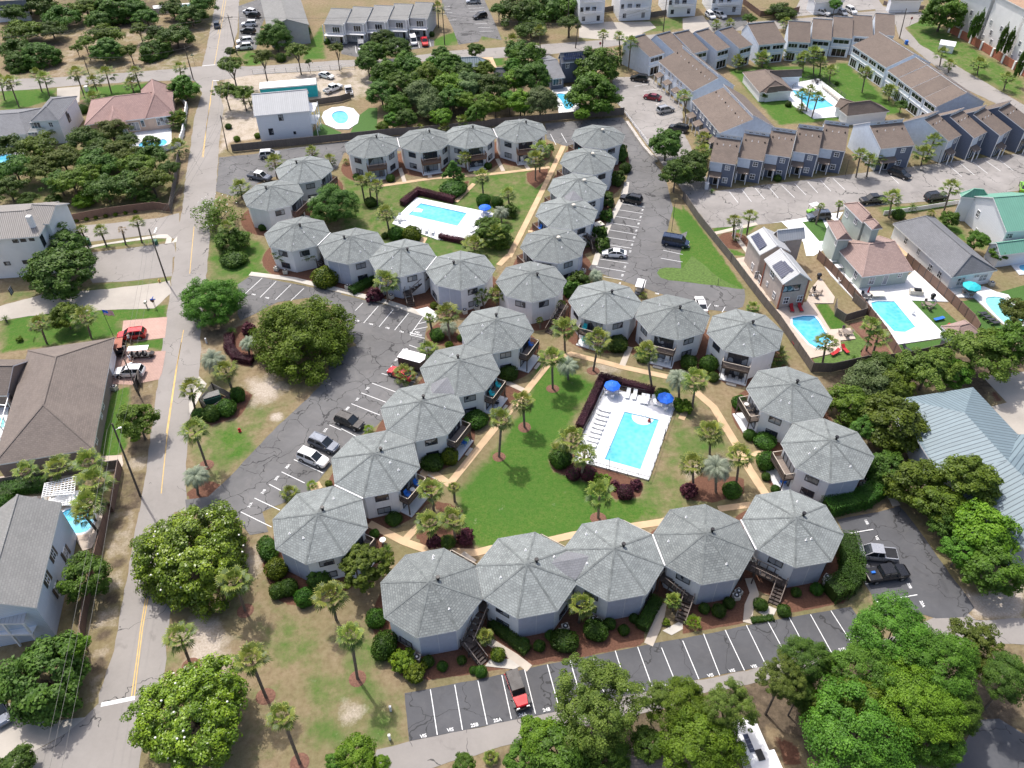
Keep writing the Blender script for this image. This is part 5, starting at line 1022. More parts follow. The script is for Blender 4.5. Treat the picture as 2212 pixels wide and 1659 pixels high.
 # ================= SHRUBS =================
for a in(
('ball',8,225,690,68,'upper round clipped shrub left of the nearest condo'),('ball',8,280,865,80,'large clipped shrub at the left wall of the nearest condo',1.1,1.3),('yellow',8,400,970,85,'rough yellow green shrub left of the nearest condo corner'),('yellow',8,475,1040,75,'rough yellow green shrub below the first one at the nearest condo'),('dball',8,560,970,42,'small dark ball shrub at the air conditioners of the nearest condo'),
('ball',8,655,1000,36,'small ball shrub in the mulch below the nearest condo'),('dball',8,780,960,32,'dark ball shrub left of the leftmost stair'),('ball',8,905,1035,42,'clipped shrub at the foot of the leftmost stair, right one'),('ball',8,855,1025,28,'clipped shrub at the foot of the leftmost stair, left one'),('yball',8,1015,925,50,'bright clipped ball beside the path at the leftmost stair'),
('dball',8,1185,845,34,'dark ball below the second nearest condo, left of the tallest'),('dball',8,1283,868,40,'tall dark ball below the second nearest condo'),('ball',8,1445,835,78,'wide clipped shrub below the second nearest condo corner',.9,1.25),('ball',8,1650,765,85,'wide clipped shrub below the third nearest condo',.7,.9),('dball',8,1355,800,36,'dark ball near the air conditioners of the second nearest condo'),
('dball',8,1740,725,40,'dark ball below the third nearest condo, left one'),('ball',8,1830,765,38,'ball shrub below the third nearest condo, lower one'),('ball',8,1898,690,34,'ball shrub at the right corner of the third nearest condo'),('ball',9,235,640,48,'ball shrub below the fourth nearest condo, middle one'),('dball',9,140,625,38,'ball shrub below the fourth nearest condo, left one'),('dball',9,300,590,40,'ball shrub below the fourth nearest condo, right one'),
('ball',9,505,600,42,'clipped shrub between the walkway and the right stair',1.,1.2),('ball',9,655,640,46,'bright clipped shrub at the foot of the right stair',.8),('ball',9,870,500,44,'ball shrub below the rightmost nearest condo'),('dball',9,735,520,34,'dark ball left below the rightmost nearest condo'),('yellow',8,2105,715,26,'small bright shrub below the middle stair'),
('ball',7,1735,240,62,'tall clipped shrub left of the bottom diagonal condo, upper',1.,1.6),('yball',7,1790,370,75,'olive ball shrub left of the bottom diagonal condo'),('ball',7,1870,490,62,'lower right ball shrub below the bottom diagonal condo'),('dball',7,1800,510,58,'dark shrub below the bottom diagonal condo'),('ball',7,1975,555,68,'shrub right of the balls below the bottom diagonal condo'),('loose',7,2060,410,85,'loose blue green bush at the wall of the bottom diagonal condo'),
('yball',5,705,1300,55,'yellow green ball shrub at the middle diagonal condo',1.25),('ball',5,590,1335,78,'dark clipped hedge shrub under the middle diagonal condo windows',.6),('ball',5,875,1060,75,'clipped shrub beside the second diagonal condo balcony',.75),('ball',5,1085,760,62,'clipped shrub below the top diagonal condo',.8),('dball',5,1790,570,68,'clipped shrub between breezeway and the first courtyard condo',.85),
('ball',5,1955,650,48,'round clipped shrub behind the tall thin palm'),('ball',5,2080,900,50,'ball shrub at the upper right corner of the south pool'),('green',5,2195,965,48,'bright ball shrub right of the right blue umbrella'),('dball',5,2090,560,1,''),('pball',5,1505,1410,50,'purple round shrub below the palm clump of the south pool'),('pball',5,1600,1410,55,'darkest purple shrub at the palm trunk by the south pool'),
('pball',5,1840,1530,56,'large purple ball below the south pool corner'),('purple',5,1912,1480,38,'small reddish shrub right of the large purple ball'),('purple',5,1775,1485,35,'small reddish shrub above the large purple ball'),('ball',5,1420,1310,75,'green shrub at the foot of the pool palm clump'),('green',5,1690,1460,55,'green low shrub between the purple shrubs'),
('ball',5,150,200,1,''),('dball',5,620,510,48,'round dark shrub beside the no parking stripes'),('yball',5,698,578,28,'small ball shrub above the low fan palm'),('dball',5,775,530,26,'small dark shrub at the corner of the top diagonal condo'),('purple',5,215,255,55,'reddish shrub mound by the walkway of the west chain'),('loose',5,1540,180,75,'loose dark bush behind the joining condo'),('yball',5,600,320,26,'small rounded bush left of the west chain tip condo'),
('loose',5,1485,210,60,'loose dark bush beside the east row stair end'),('yball',4,2105,140,85,'big clipped ball shrub beside the walkway of the west chain',.85),('dball',4,1515,20,85,'low dark clipped shrub at the street by the west chain',.5),('ball',4,1540,900,48,'tall shrub on the right of the dumpster enclosure',1.3),('dball',4,1290,1030,48,'left shrub below the dumpster enclosure'),('dball',4,1370,1020,62,'middle shrub below the dumpster enclosure'),
('dball',4,1465,985,65,'right shrub below the dumpster enclosure'),('purple',4,1610,470,45,'reddish bush above the dark curved hedge'),('yball',4,2130,1475,24,'small ball shrub at the tan pad by the diagonal row'),('green',4,128,540,22,'tiny shrub in a ring on the left lawn'),('ball',4,30,1600,60,'clipped hedge block near the left pool'),('ball',1,535,710,36,'clipped shrub left of the pink roofed house'),
('dball',1,1820,375,34,'dark ball under the slender pine at the far condo'),('dball',1,2120,270,22,'dark ball by the far grey townhouses'),('dball',2,585,222,20,'dark ball at the end of the far grey townhouses'),('yball',1,1535,900,22,'small yellow shrub in the sand near the white house'),('yball',1,1670,880,22,'yellow shrub at the corner of the white house'),('dball',1,1480,820,22,'spiky dark shrub in the sand by the street'),
('ball',1,1700,1475,26,'ball shrub below the street side octagonal condo'),('ball',2,725,1220,88,'wide clipped shrub at the foot of the cone shaped tree',.5),('ball',2,920,1298,46,'left round shrub beside the blue umbrella of the north pool'),('ball',2,1010,1308,40,'right round shrub beside the blue umbrella of the north pool'),('ball',2,355,1515,52,'left big ball below the north pool deck'),('yball',2,458,1518,60,'right big ball below the north pool deck'),
('dball',2,283,1528,24,'small ball left of the two big balls at the north pool'),('ball',2,190,1312,40,'shrub at the feet of the three palms in the north courtyard'),('loose',2,1090,1370,48,'dark shrub right of the silver palm at the north pool'),('dball',2,98,1145,24,'ball at the left corner of the leftmost north condo'),('dball',2,318,1155,30,'ball at the right corner of the leftmost north condo'),('ball',2,950,1075,26,'ball at the right corner of the third north condo'),
('loose',2,1800,1000,60,'dark bush at the corner of the rear east row condo'),('loose',2,1790,1160,50,'dark bush beside the second east row condo'),('ball',2,1840,1090,40,'bright shrub beside the driveway at the east row'),('loose',2,1720,1300,52,'upper dark bush between the east row and its car park'),('loose',2,1670,1510,55,'lower dark bush between the east row and its car park'),('loose',2,1720,1400,42,'middle dark bush between the east row and its car park'),
('loose',2,1690,1590,50,'dark bush right of the nearest east row condo'),('ball',6,40,690,55,'round clipped shrub left of the breezeway at the corner condo'),('ball',6,170,700,62,'bright clipped shrub right of the breezeway at the corner condo'),('dball',6,198,785,38,'brownish ball beside the corner condo patio'),('ball',6,370,950,52,'shrub behind the balcony of the upper east condo'),('ball',6,435,1160,42,'round shrub at the wall of the upper east condo'),
('ball',6,535,1200,72,'wide shrub at the wall of the upper east condo',.6),('ball',6,545,1330,68,'large shrub left of the lower east condo balcony',1.),('ball',6,540,1430,30,'small ball left of the lower east condo patio'),('ball',6,600,1510,30,'small ball below the lower east condo patio'),('green',6,15,985,48,'bright ball shrub near the path right of the pool'),('ball',6,320,1520,62,'bright round shrub below the silver palm group'),
('purple',6,40,1520,55,'dark red spiky shrub in the east mulch bed'),('purple',8,800,160,60,'dark red spiky shrub at the right of the lawn corner bed'),('purple',8,600,190,50,'dark red spiky shrub at the left of the lawn corner bed'),('dball',8,690,195,50,'dark low shrub in the lawn corner bed'),('ball',8,340,45,55,'dark clipped hedge at the condo wall above the lawn corner path',.6),('ball',8,215,140,32,'clipped shrub between the bottom diagonal condo and the path'),
('dball',3,685,675,22,'dark ball at the far pool deck'),('dball',3,998,542,14,'small round topiary on the far courtyard lawn'),('dball',3,615,1155,26,'dark shrub at the door of a blue townhouse'),('dball',3,1400,1390,40,'dark bush right of the black pickup lane'),('loose',3,1730,1440,30,''),('green',3,2070,1600,1,''),('ball',3,770,1590,1,'')):
 if a[5]and a[4]>2:shrub(a[0],a[1],a[2],a[3],a[4],a[5],zr=a[6]if len(a)>6 else.95,asp=a[7]if len(a)>7 else 1.,group='shrubs')
def hedge(name,label,s,wd,h,mat='shrub',closed=False,dens=150,size=.12,cat='hedge'):
 p=[Vector(a)for a in Q(s)];rs=np.random.RandomState(abs(hash(label))%1000 if 0 else len(label)*7+int(h*10));C_,N_=[],[]
 o=p[0].copy();core=MB()
 for a,b in zip(p[:-1],p[1:]):
  d=b-a;L=d.length;d.normalize();n=Vector((-d.y,d.x));a3=a-o
  core.bar((a3.x-d.x*wd*.3,a3.y-d.y*wd*.3,h*.46),(b.x-o.x+d.x*wd*.3,b.y-o.y+d.y*wd*.3,h*.46),wd*.72,h*.84)
  k=int(dens*L*(wd+2*h));s_=rs.uniform(-wd*.4,L+wd*.4,k);q=rs.uniform(0,1,k);side=rs.uniform(0,wd+2*h,k)
  for i in range(k):
   c=a3+d*s_[i];e=side[i];bmp=rs.normal(0,.06)
   if e<h:c2=c-n*(wd/2+bmp);C_.append((c2.x,c2.y,e));N_.append((-n.x,-n.y,.3))
   elif e<h+wd:c2=c+n*(e-h-wd/2);C_.append((c2.x,c2.y,h+bmp));N_.append((0,0,1))
   else:c2=c+n*(wd/2+bmp);C_.append((c2.x,c2.y,e-h-wd));N_.append((n.x,n.y,.3))
 root=thing(name,label,cat,(o.x,o.y,0))
 cm=core.mesh('branches',M['leafdark' if mat!='purple' else 'purple']);set_tint(cm,[0.]*len(cm.polygons));link('branches',cm,root)
 C_=np.array(C_);link('leaves',leaf_mesh('leaves',mat,C_,np.array(N_),size,.45+.2*np.sin(C_[:,0]*1.3+C_[:,1]),5,1.3,.4),root)
hedge('hedge','purple hedge along the upper left edges of the south pool',"5:1545,1120 1690,810 2010,895",1.1,1.35,'purple')
hedge('hedge','dark purple hedge behind the north pool',"2:400,1330 500,1255 720,1310",1.2,1.3,'purple')
hedge('hedge','low purple hedge below the north pool deck',"2:645,1545 790,1575",1.,.9,'purple')
hedge('hedge','dark brown curved hedge beside the street',"4:1490,540 1490,610 1540,670 1625,690",1.5,1.1,'purple')
hedge('hedge','long curved hedge round the lower east condo',"6:1225,1440 1260,1530 1150,1600 950,1650",2.5,2.0)
hedge('hedge','long hedge right of the rightmost nearest condo',"9:1050,230 1080,350 1080,440 1030,500 970,530",2.7,2.3)
hedge('hedge','low hedge along the second nearest condo wall',"8:990,740 1190,900",1.3,.9)
hedge('hedge','hedge right of the third nearest condo along the walkway',"8:2030,600 1950,750",1.4,1.3)
hedge('hedge','low hedge under the windows of the second west chain condo',"5:80,235 215,165",1.6,1.1)
hedge('hedge','low hedge by the concrete pad of the right stair',"9:455,705 570,690",.8,.4)
hedge('hedge','clipped hedge left of the bottom left pergola',"4:60,1530 280,1500",2.,1.3)
hedge('hedge','clipped hedge behind the bottom left loungers, at the left edge',"4:0,1620 60,1580",2.,1.5)
for i in range(8):shrub('yball',1,432+64*i-(4 if i>2 else 0),1440-10*i,14,'small clipped bush %s in the row below the long brown fence'%ordn(i,8),group='bushes below the brown fence')
# ================= HOUSES =================
def onwall(a,b,t,u,v):
 """where the sight line of a photo point meets the vertical wall a-b"""
 p=P(t,u,v,0);ex,ey=b[0]-a[0],b[1]-a[1]
 k=(ex*a[1]-ey*a[0])/(ex*p[1]-ey*p[0])
 return p[0]*k,p[1]*k,CAMH*(1-k)
def offset(poly,d):
 poly=ccw(poly);n=len(poly);out=[]
 for i in range(n):
  p0,p1,p2=Vector(poly[i-1]),Vector(poly[i]),Vector(poly[(i+1)%n])
  e0=(p1-p0).normalized();e1=(p2-p1).normalized();n0=Vector((-e0.y,e0.x));n1=Vector((-e1.y,e1.x));m=(n0+n1)
  if m.length<.2:m=n0
  m.normalize();out.append(tuple(p1+m*d/max(.4,m.dot(n0))))
 return out
def outward(poly,i):
 a,b=poly[i],poly[(i+1)%len(poly)];e=Vector((b[0]-a[0],b[1]-a[1])).normalized();return Vector((e.y,-e.x))
def nearest_edge_window(root,o,poly,t,u,v,w_,h_,frame,pane,style,name='window',zm=99):
 """poly: ccw wall outline; picks the camera-facing edge whose hit lies inside the edge"""
 best=None
 for i in range(len(poly)):
  a,b=poly[i],poly[(i+1)%len(poly)];n=outward(poly,i);mid=(Vector(a)+Vector(b))/2
  if n.dot(-mid)<0:continue
  x,y,z=onwall(a,b,t,u,v);L=math.hypot(b[0]-a[0],b[1]-a[1]);s=((x-a[0])*(b[0]-a[0])+(y-a[1])*(b[1]-a[1]))/L/L
  if z<0 or z>16:continue
  e=max(0,-s,s-1)
  if best is None or e<best[0]:best=(e,x,y,z,n)
 if best is None:return
 _,x,y,z,n=best
 return add_window(root,x-o[0],y-o[1],max(min(z,zm-h_/2),h_/2+.1),math.atan2(n.y,n.x),w_,h_,frame,pane,style,name)
def house(label,wings,wall='lapwhite',roof='roofgrey',inset=.35,wins=(),name='house',cat='house',frame='white',pane='glass',base=0.,trim='white',group=None,extra=None):
 """wings: (t, A, B, eave z, R1, R2, ridge z, kind); the far eave mirrors A,B in the ridge line"""
 root=None;polys=[]
 for wi,(t,A,B,ez,R1,R2,rz_,kind)in enumerate(wings):
  ez-=wi*.012
  a,b=Vector(P(t,*A,ez)),Vector(P(t,*B,ez));r1,r2=Vector(P(t,*R1,rz_)),Vector(P(t,*R2,rz_))
  d=(r2-r1).normalized()if(r2-r1).length>.5 else(b-a).normalized()
  if kind!='free':d=(b-a).normalized()if kind in('gable','hip')else d
  mid=(r1+r2)/2;n=Vector((-d.y,d.x));w_=(mid-a).dot(n)
  r1=a+d*(r1-a).dot(d)+n*w_;r2=a+d*(r2-a).dot(d)+n*w_
  if kind=='gable':r1=a+n*w_;r2=b+n*w_
  if kind=='hip':
   L=(b-a).length;s1=(r1-a).dot(d);s2=(r2-a).dot(d);s1=min(max(s1,.05*L),.48*L);s2=max(min(s2,.95*L),.52*L);r1=a+d*s1+n*w_;r2=a+d*s2+n*w_
  a2,b2=a+n*2*w_,b+n*2*w_
  if root is None:
   o=((a+b2)/2);root=thing(name,label,cat,(o.x,o.y,base),0,group);O=o
  loc=lambda q,z:(q.x-O.x,q.y-O.y,z)
  m=MB();fs=[[loc(a,ez),loc(b,ez),loc(r2,rz_),loc(r1,rz_)],[loc(b2,ez),loc(a2,ez),loc(r1,rz_),loc(r2,rz_)]]
  if kind=='hip':fs+=[[loc(b,ez),loc(b2,ez),loc(r2,rz_)],[loc(a2,ez),loc(a,ez),loc(r1,rz_)]]
  if kind=='flat':fs=[[loc(a,ez),loc(b,ez),loc(b2,ez),loc(a2,ez)]]
  if area([(p[0],p[1])for p in fs[0]])<0:fs=[f_[::-1]for f_ in fs]
  for f_ in fs:m.face(f_)
  out=ccw([tuple(a),tuple(b),tuple(b2),tuple(a2)])
  if kind!='gable':
   for i in range(4):
    p,q=out[i],out[(i+1)%4];m.face([(p[0]-O.x,p[1]-O.y,ez-.22),(q[0]-O.x,q[1]-O.y,ez-.22),(q[0]-O.x,q[1]-O.y,ez),(p[0]-O.x,p[1]-O.y,ez)],1)
  else:
   for p,q,zp,zq in((a,b,ez,ez),(b,r2,ez,rz_),(r2,b2,rz_,ez),(b2,a2,ez,ez),(a2,r1,ez,rz_),(r1,a,rz_,ez)):
    m.face([loc(p,zp-.2),loc(q,zq-.2),loc(q,zq),loc(p,zp)],1)
  m.build('roof',[M[roof],M[trim]],root)
  ins=offset(out,inset);wb=MB();wb.prism([(p[0]-O.x,p[1]-O.y)for p in ins],0,ez-.03)
  if kind=='gable':
   for(p,q,r)in((b,b2,r2),(a2,a,r1)):
    sgn=d*inset*(-1 if p is b else 1);wb.face([loc(p+sgn,ez-.05),loc(q+sgn,ez-.05),loc(r+sgn,rz_-.08)])
  wb.build('wall',M[wall],root);polys.append(ins)
  cp=MB()
  if kind in('hip','gable'):cp.bar(loc(r1,rz_+.03),loc(r2,rz_+.03),.28,.06)
  if kind=='hip':
   for p,q in((a,r1),(b,r2),(a2,r1),(b2,r2)):cp.bar(loc(p,ez+.03),loc(q,rz_+.03),.25,.06)
  if cp.f:cp.build('ridge_cap',M['roofcap' if roof=='roof' else roof],root)
 for w_ in wins:
  wi,t,u,v,ww,hh=w_[:6];st=w_[6]if len(w_)>6 else 'g';nm=w_[7]if len(w_)>7 else 'window';fr=w_[8]if len(w_)>8 else frame
  nearest_edge_window(root,(O.x,O.y),polys[wi],t,u,v,ww,hh,fr,pane if nm!='garage_door' else 'white',st,nm,wings[wi][3]-.35)
 return root,polys,O
def part_box(root,O,t,u,v,z,size,mat,name,rz=0):
 x,y=P(t,u,v,z);m=MB();m.box((0,0,0),size);return m.build(name,M[mat],root,loc=(x-O.x,y-O.y,z),rz=rz)
r_,pl_,O_=house('white two storey house with pale ribbed metal roof beside the oval pool',[(1,(1645,752),(2008,718),6.9,(1690,600),(1940,588),9.9,'gable')],'lapwhite','metalwhite',
wins=((0,1,1820,762,1.0,1.4,'g','window','frame'),(0,1,1757,853,1.0,1.5,'g','window','frame'),(0,1,1910,860,.5,.6,'1','window','frame')))
m=MB()
for z in(3.,6.):m.box((0,0,z),(2.2,5.,.15))
for x in(-1,1):
 for y in(-2.4,0,2.4):m.box((x,y,3.2),(.16,.16,6.4))
 for z in(3.9,1.):m.box((x,0,z),(.06,4.9,.08))
x,y=P(1,2035,880);m.build('porch',M['white'],r_,loc=(x-O_.x,y-O_.y+2.5,0))
r_,pl_,O_=house('peach house with large pink clay tile roof and a curved private pool',[(1,(545,812),(1108,748),3.4,(740,615),(962,608),6.6,'hip'),(1,(1138,738),(1098,555),3.4,(968,612),(1015,508),6.9,'hip'),(1,(822,832),(800,700),3.3,(716,706),(735,630),5.4,'hip')],
'stuccopeach','rooftile',wins=((0,1,870,820,2.4,2.,'3','window','white'),(0,1,1050,778,2.6,1.9,'3'),(1,1,925,800,.8,1.6,'1'),(2,1,810,850,1.2,1.4)))
house('pale two storey house with blue grey roof at the far left behind the scrub lot',[(1,(378,778),(500,622),5.9,(265,690),(370,640),7.9,'hip'),(1,(-160,890),(172,868),3.1,(-60,745),(120,728),5.2,'hip')],
'lapwhite','roofgrey',wins=((0,1,232,812,2.2,1.4,'3'),(0,1,330,808,.9,1.2),(0,1,418,705,.8,1.6,'g','window','frame'),(0,1,445,765,1.4,1.8,'g','window','frame'),(1,1,60,895,3.,1.7,'3'),(0,1,220,880,2.2,1.8,'3')))
r_,pl_,O_=house('white stucco three storey house with grey tile roof at the left edge',[(1,(-190,1562),(252,1532),8.6,(-100,1385),(165,1358),10.6,'hip'),(1,(160,1445),(318,1452),8.9,(110,1332),(352,1318),10.6,'gable')],
'stucco','rooftilegrey',frame='frame',wins=((0,4,47,48,1.,.7,'1'),(0,4,165,38,.9,.7,'1'),(0,4,213,30,.8,.7,'1'),(0,4,38,167,1.,1.2,'2'),(0,1,100,1562,.9,.6,'1'),(0,1,150,1556,.9,.6,'1'),(0,1,205,1550,.8,.6,'1'),(0,1,262,1525,1.2,2.4),(1,1,262,1500,1.1,2.2)))
part_box(r_,O_,1,202,1440,10.2,(.8,.8,2.6),'white','chimney')
m=MB();m.box((0,0,0),(5.5,1.8,.15));m.box((0,-.85,.95),(5.5,.06,.06),m=1)
for i in range(12):m.box((-2.7+.49*i,-.85,.5),(.05,.05,.95),m=1)
for i in range(3):m.box((-2.7+2.7*i,-.8,1.2),(.2,.2,2.5))
x,y=P(1,355,1440,6);m.build('balcony',[M['white'],M['frame']],r_,loc=(x-O_.x,y-O_.y,5.6),rz=R_(70))
r_,pl_,O_=house('low brick house with very large taupe hip roof beside the main street',[(4,(605,1248),(742,528),3.0,(290,962),(352,655),6.4,'hip'),(4,(-260,905),(45,905),3.0,(-200,720),(240,700),5.4,'gable')],
'brick','roofbrown',wins=((0,4,655,950,1.,1.2),(0,4,643,1012,1.,1.2),(0,4,607,1165,1.,1.2),(0,4,592,1232,.9,1.3),(0,4,725,680,4.6,2.1,'1','garage_door'),(0,4,135,1330,1.,1.9,'1','door')))
cg=MB();L_=Q("4:-40,1320 20,1290 105,970 0,955 -120,960")
x0,y0=L_[0]
for a,b in zip(L_[:-1],L_[1:]):
 for z in(0.1,1.2,2.6):cg.bar((a[0],a[1],z),(b[0],b[1],z),.12)
 n_=max(2,int(math.dist(a,b)/1.6))
 for i in range(n_+1):q=(a[0]+(b[0]-a[0])*i/n_,a[1]+(b[1]-a[1])*i/n_);cg.bar((q[0],q[1],0),(q[0],q[1],2.6),.1)
for k in range(5):
 a=Vector(L_[1])*(1-k/4)+Vector(L_[2])*(k/4);cg.bar((a.x,a.y,2.6),(a.x-4,a.y,3.3),.12);cg.bar((a.x-4,a.y,3.3),(a.x-8,a.y,3.3),.12)
tag(cg.build('pool_cage',M['whitemetal']),'white framed screen cage over a pool left of the big taupe roof','pool cage')
r_,pl_,O_=house('pale blue sided house with grey gable roof and shuttered windows at bottom left',[(7,(236,622),(400,-60),6.6,(-62,530),(95,-100),9.4,'gable')],
'lapblue','rooflight',wins=((0,7,342,275,.9,1.6),(0,7,425,268,.9,1.6),(0,7,303,435,.9,1.6),(0,7,370,502,.9,1.6)))
m=MB();x,y=P(7,155,720,5.2);m.face([(0,0,5.2),(0,2.4,6.1),(-8,2.4,6.1),(-8,0,5.2)][::-1]);m.build('porch_roof',M['metalwhite'],r_,loc=(x-O_.x,y-O_.y,0))
m=MB()
for i in range(4):m.box((-.2-2.4*i,.1,2.5),(.22,.22,5.))
m.box((-4,.1,2.7),(8,.3,.3));m.box((-4,.1,5.05),(8,.25,.2));m.box((-4,1.1,2.75),(8,2.1,.12));m.build('porch',M['white'],r_,loc=(x-O_.x,y-O_.y,0))
m=MB();m.box((0,0,0),(.06,.45,1.7))
for(u,v)in((330,300),(352,250),(410,295),(438,240),(290,460),(316,408),(357,530),(384,475)):
 e=pl_[0];bi=max(range(4),key=lambda i:outward(e,i).x);x,y,z=onwall(e[bi],e[(bi+1)%4],7,u,v);n=outward(e,bi);m.build('shutter',M['frame'],r_,loc=(x+n.x*.05-O_.x,y+n.y*.05-O_.y,z),rz=math.atan2(n.y,n.x))
house('grey condo block with pale gabled roof by the far parking lot',[(1,(2003,160),(1930,-60),5.4,(1840,95),(1800,-120),7.6,'gable')],'condo','rooflight',trim='condo')
for i,(A,B,R1,R2)in enumerate((((1540,157),(1700,150),0,0),((1795,137),(2000,128),0,0),((2110,112),(2290,104),0,0))):
 pass
def block(label,t,A,B,depth,h,roof='flat',wall='lapwhite',rmat='rooflight',wins=(),name='house',cat='house',group=None,frame='frame',rise=2.,over=.4,bal=False,pane='glass'):
 """A,B: foot of the facade on the ground, left to right as seen from its front"""
 a,b=Vector(P(t,*A)),Vector(P(t,*B));d=(b-a).normalized();n=Vector((-d.y,d.x))
 poly=[tuple(a),tuple(b),tuple(b+n*depth),tuple(a+n*depth)];o=(a+b+n*depth)/2
 root=thing(name,label,cat,(o.x,o.y,0),0,group);L=(b-a).length;rz=math.atan2(d.y,d.x);C=(a+b)/2+n*depth/2
 lo=[(p[0]-o.x,p[1]-o.y)for p in poly];w_=MB();w_.prism(lo,0,h);w_.build('wall',M[wall],root)
 ou=offset(lo,-over);r=MB()
 if roof=='hip':
  c=Vector((C.x-o.x,C.y-o.y));k=min(L,depth)/2*.9;e=(d*(L/2-k)if L>depth else n*(depth/2-k));r1,r2=c-e,c+e;q=[Vector(p)for p in ou]
  z1=h+rise
  def near(p):return r1 if(p-r1).length<(p-r2).length else r2
  for i in range(4):
   p0,p1=q[i],q[(i+1)%4];a_,b_=near(p0),near(p1);f_=[(p0.x,p0.y,h+.02),(p1.x,p1.y,h+.02),(b_.x,b_.y,z1)]
   if(a_-b_).length>.1:f_.append((a_.x,a_.y,z1))
   r.face(f_)
   r.face([(p0.x,p0.y,h-.2),(p1.x,p1.y,h-.2),(p1.x,p1.y,h+.02),(p0.x,p0.y,h+.02)],1)
 else:
  r.prism(ou,h-.15,h+.15,1,0)
 r.build('roof',[M[rmat],M['white']],root)
 for w2 in wins:
  t2,u,v,ww,hh=w2[:5];nearest_edge_window(root,(o.x,o.y),poly,t2,u,v,ww,hh,frame,pane,'g')
 if bal:
  m=MB()
  for z in bal:
   m.box((0,-.9,z),(L*.75,1.8,.14));m.box((0,-1.75,z+1.),(L*.75,.06,.07));m.box((0,-1.75,z+.5),(L*.75,.03,.5))
   for i in range(4):m.box((-L*.375+L*.25*i,-1.72,z+.9 if z==bal[-1]else z+1.2),(.14,.14,2.4))
  c=(a+b)/2;m.build('balcony',M['white'],root,loc=(c.x-o.x,c.y-o.y,0),rz=rz)
 return root,o,d,n,L
for i,(t,A,B,dp)in enumerate(((2,(1540,157),(1700,150),12),(2,(1798,137),(2000,128),12),(2,(2112,112),(2290,104),12),(3,(180,100),(375,95),12))):
 u0,u1=A[0],B[0];v0=A[1]
 block('white three storey house with balconies, %s of four along the far street'%ordn(i,4),t,A,B,dp,10.5,'hip','lapwhite','rooflight',[(t,u0+(u1-u0)*f_,v0-dv,ww,hh)for f_,dv,ww,hh in((.18,35,.9,1.2),(.78,40,.9,1.4),(.35,90,1.2,1.9),(.62,90,1.2,1.9),(.12,95,.8,1.2))],group='white houses on the far street',bal=(3.6,6.9))
r_,pl_,O_=house('small dark blue house with solar panels on its roof beside the grey green trees',[(2,(1425,408),(1600,392),5.6,(1393,345),(1588,328),7.6,'gable'),(2,(1355,512),(1452,502),3.2,(1290,395),(1400,385),5.,'gable')],
'navy','roofgrey',wins=((0,2,1465,425,.9,1.3),(1,2,1400,525,2.4,1.6,'3')),trim='white')
sp=MB()
def roofpanel(root,O,t,corners,zs,name='solar_panel',mat='solar',lift=.08,poly=None):
 m=MB();m.face([(P(t,u,v,z)[0]-O.x,P(t,u,v,z)[1]-O.y,z+lift)for(u,v),z in zip(corners,zs)]);return m.build(name,M[mat],root)
for k in range(4):roofpanel(r_,O_,2,[(1445+33*k,368-1.5*k),(1476+33*k,366-1.5*k),(1468+33*k,345-1.5*k),(1438+33*k,347-1.5*k)],(6.75,6.75,7.4,7.4))
roofpanel(r_,O_,2,[(1440,392),(1565,382),(1557,362),(1432,372)],(6.1,6.1,6.7,6.7))
house('low house with blue grey metal hip roof hidden in the north wood',[(2,(690,440),(948,430),3.6,(760,372),(880,368),5.4,'hip')],'lapwhite','metalblue')
house('small grey roof half hidden at the right of the north wood house',[(2,(985,470),(1085,465),3.0,(990,440),(1080,436),3.9,'gable')],'lapwhite','roofgrey')
r_,o_,d_,n_,L2_=block('long white topped trailer with turquoise painted end',1,(1700,655),(2062,625),4,3.2,'flat','teal','white',name='trailer_building',cat='trailer',over=.05)
house('far grey roofed house at the top left corner',[(1,(-60,62),(175,50),4.,(-60,12),(160,0),6,'gable')],'lapwhite','roofgrey')
_m=MB();_m.box((0,0,0),(1,1,1));POSTW=_m.mesh('post',M['white']);POSTC={};VENT_S=MB();VENT_S.cyl((0,0,-.1),(0,0,.3),.14,n=8);VENT_S=VENT_S.mesh('roof_vent',M['black'])
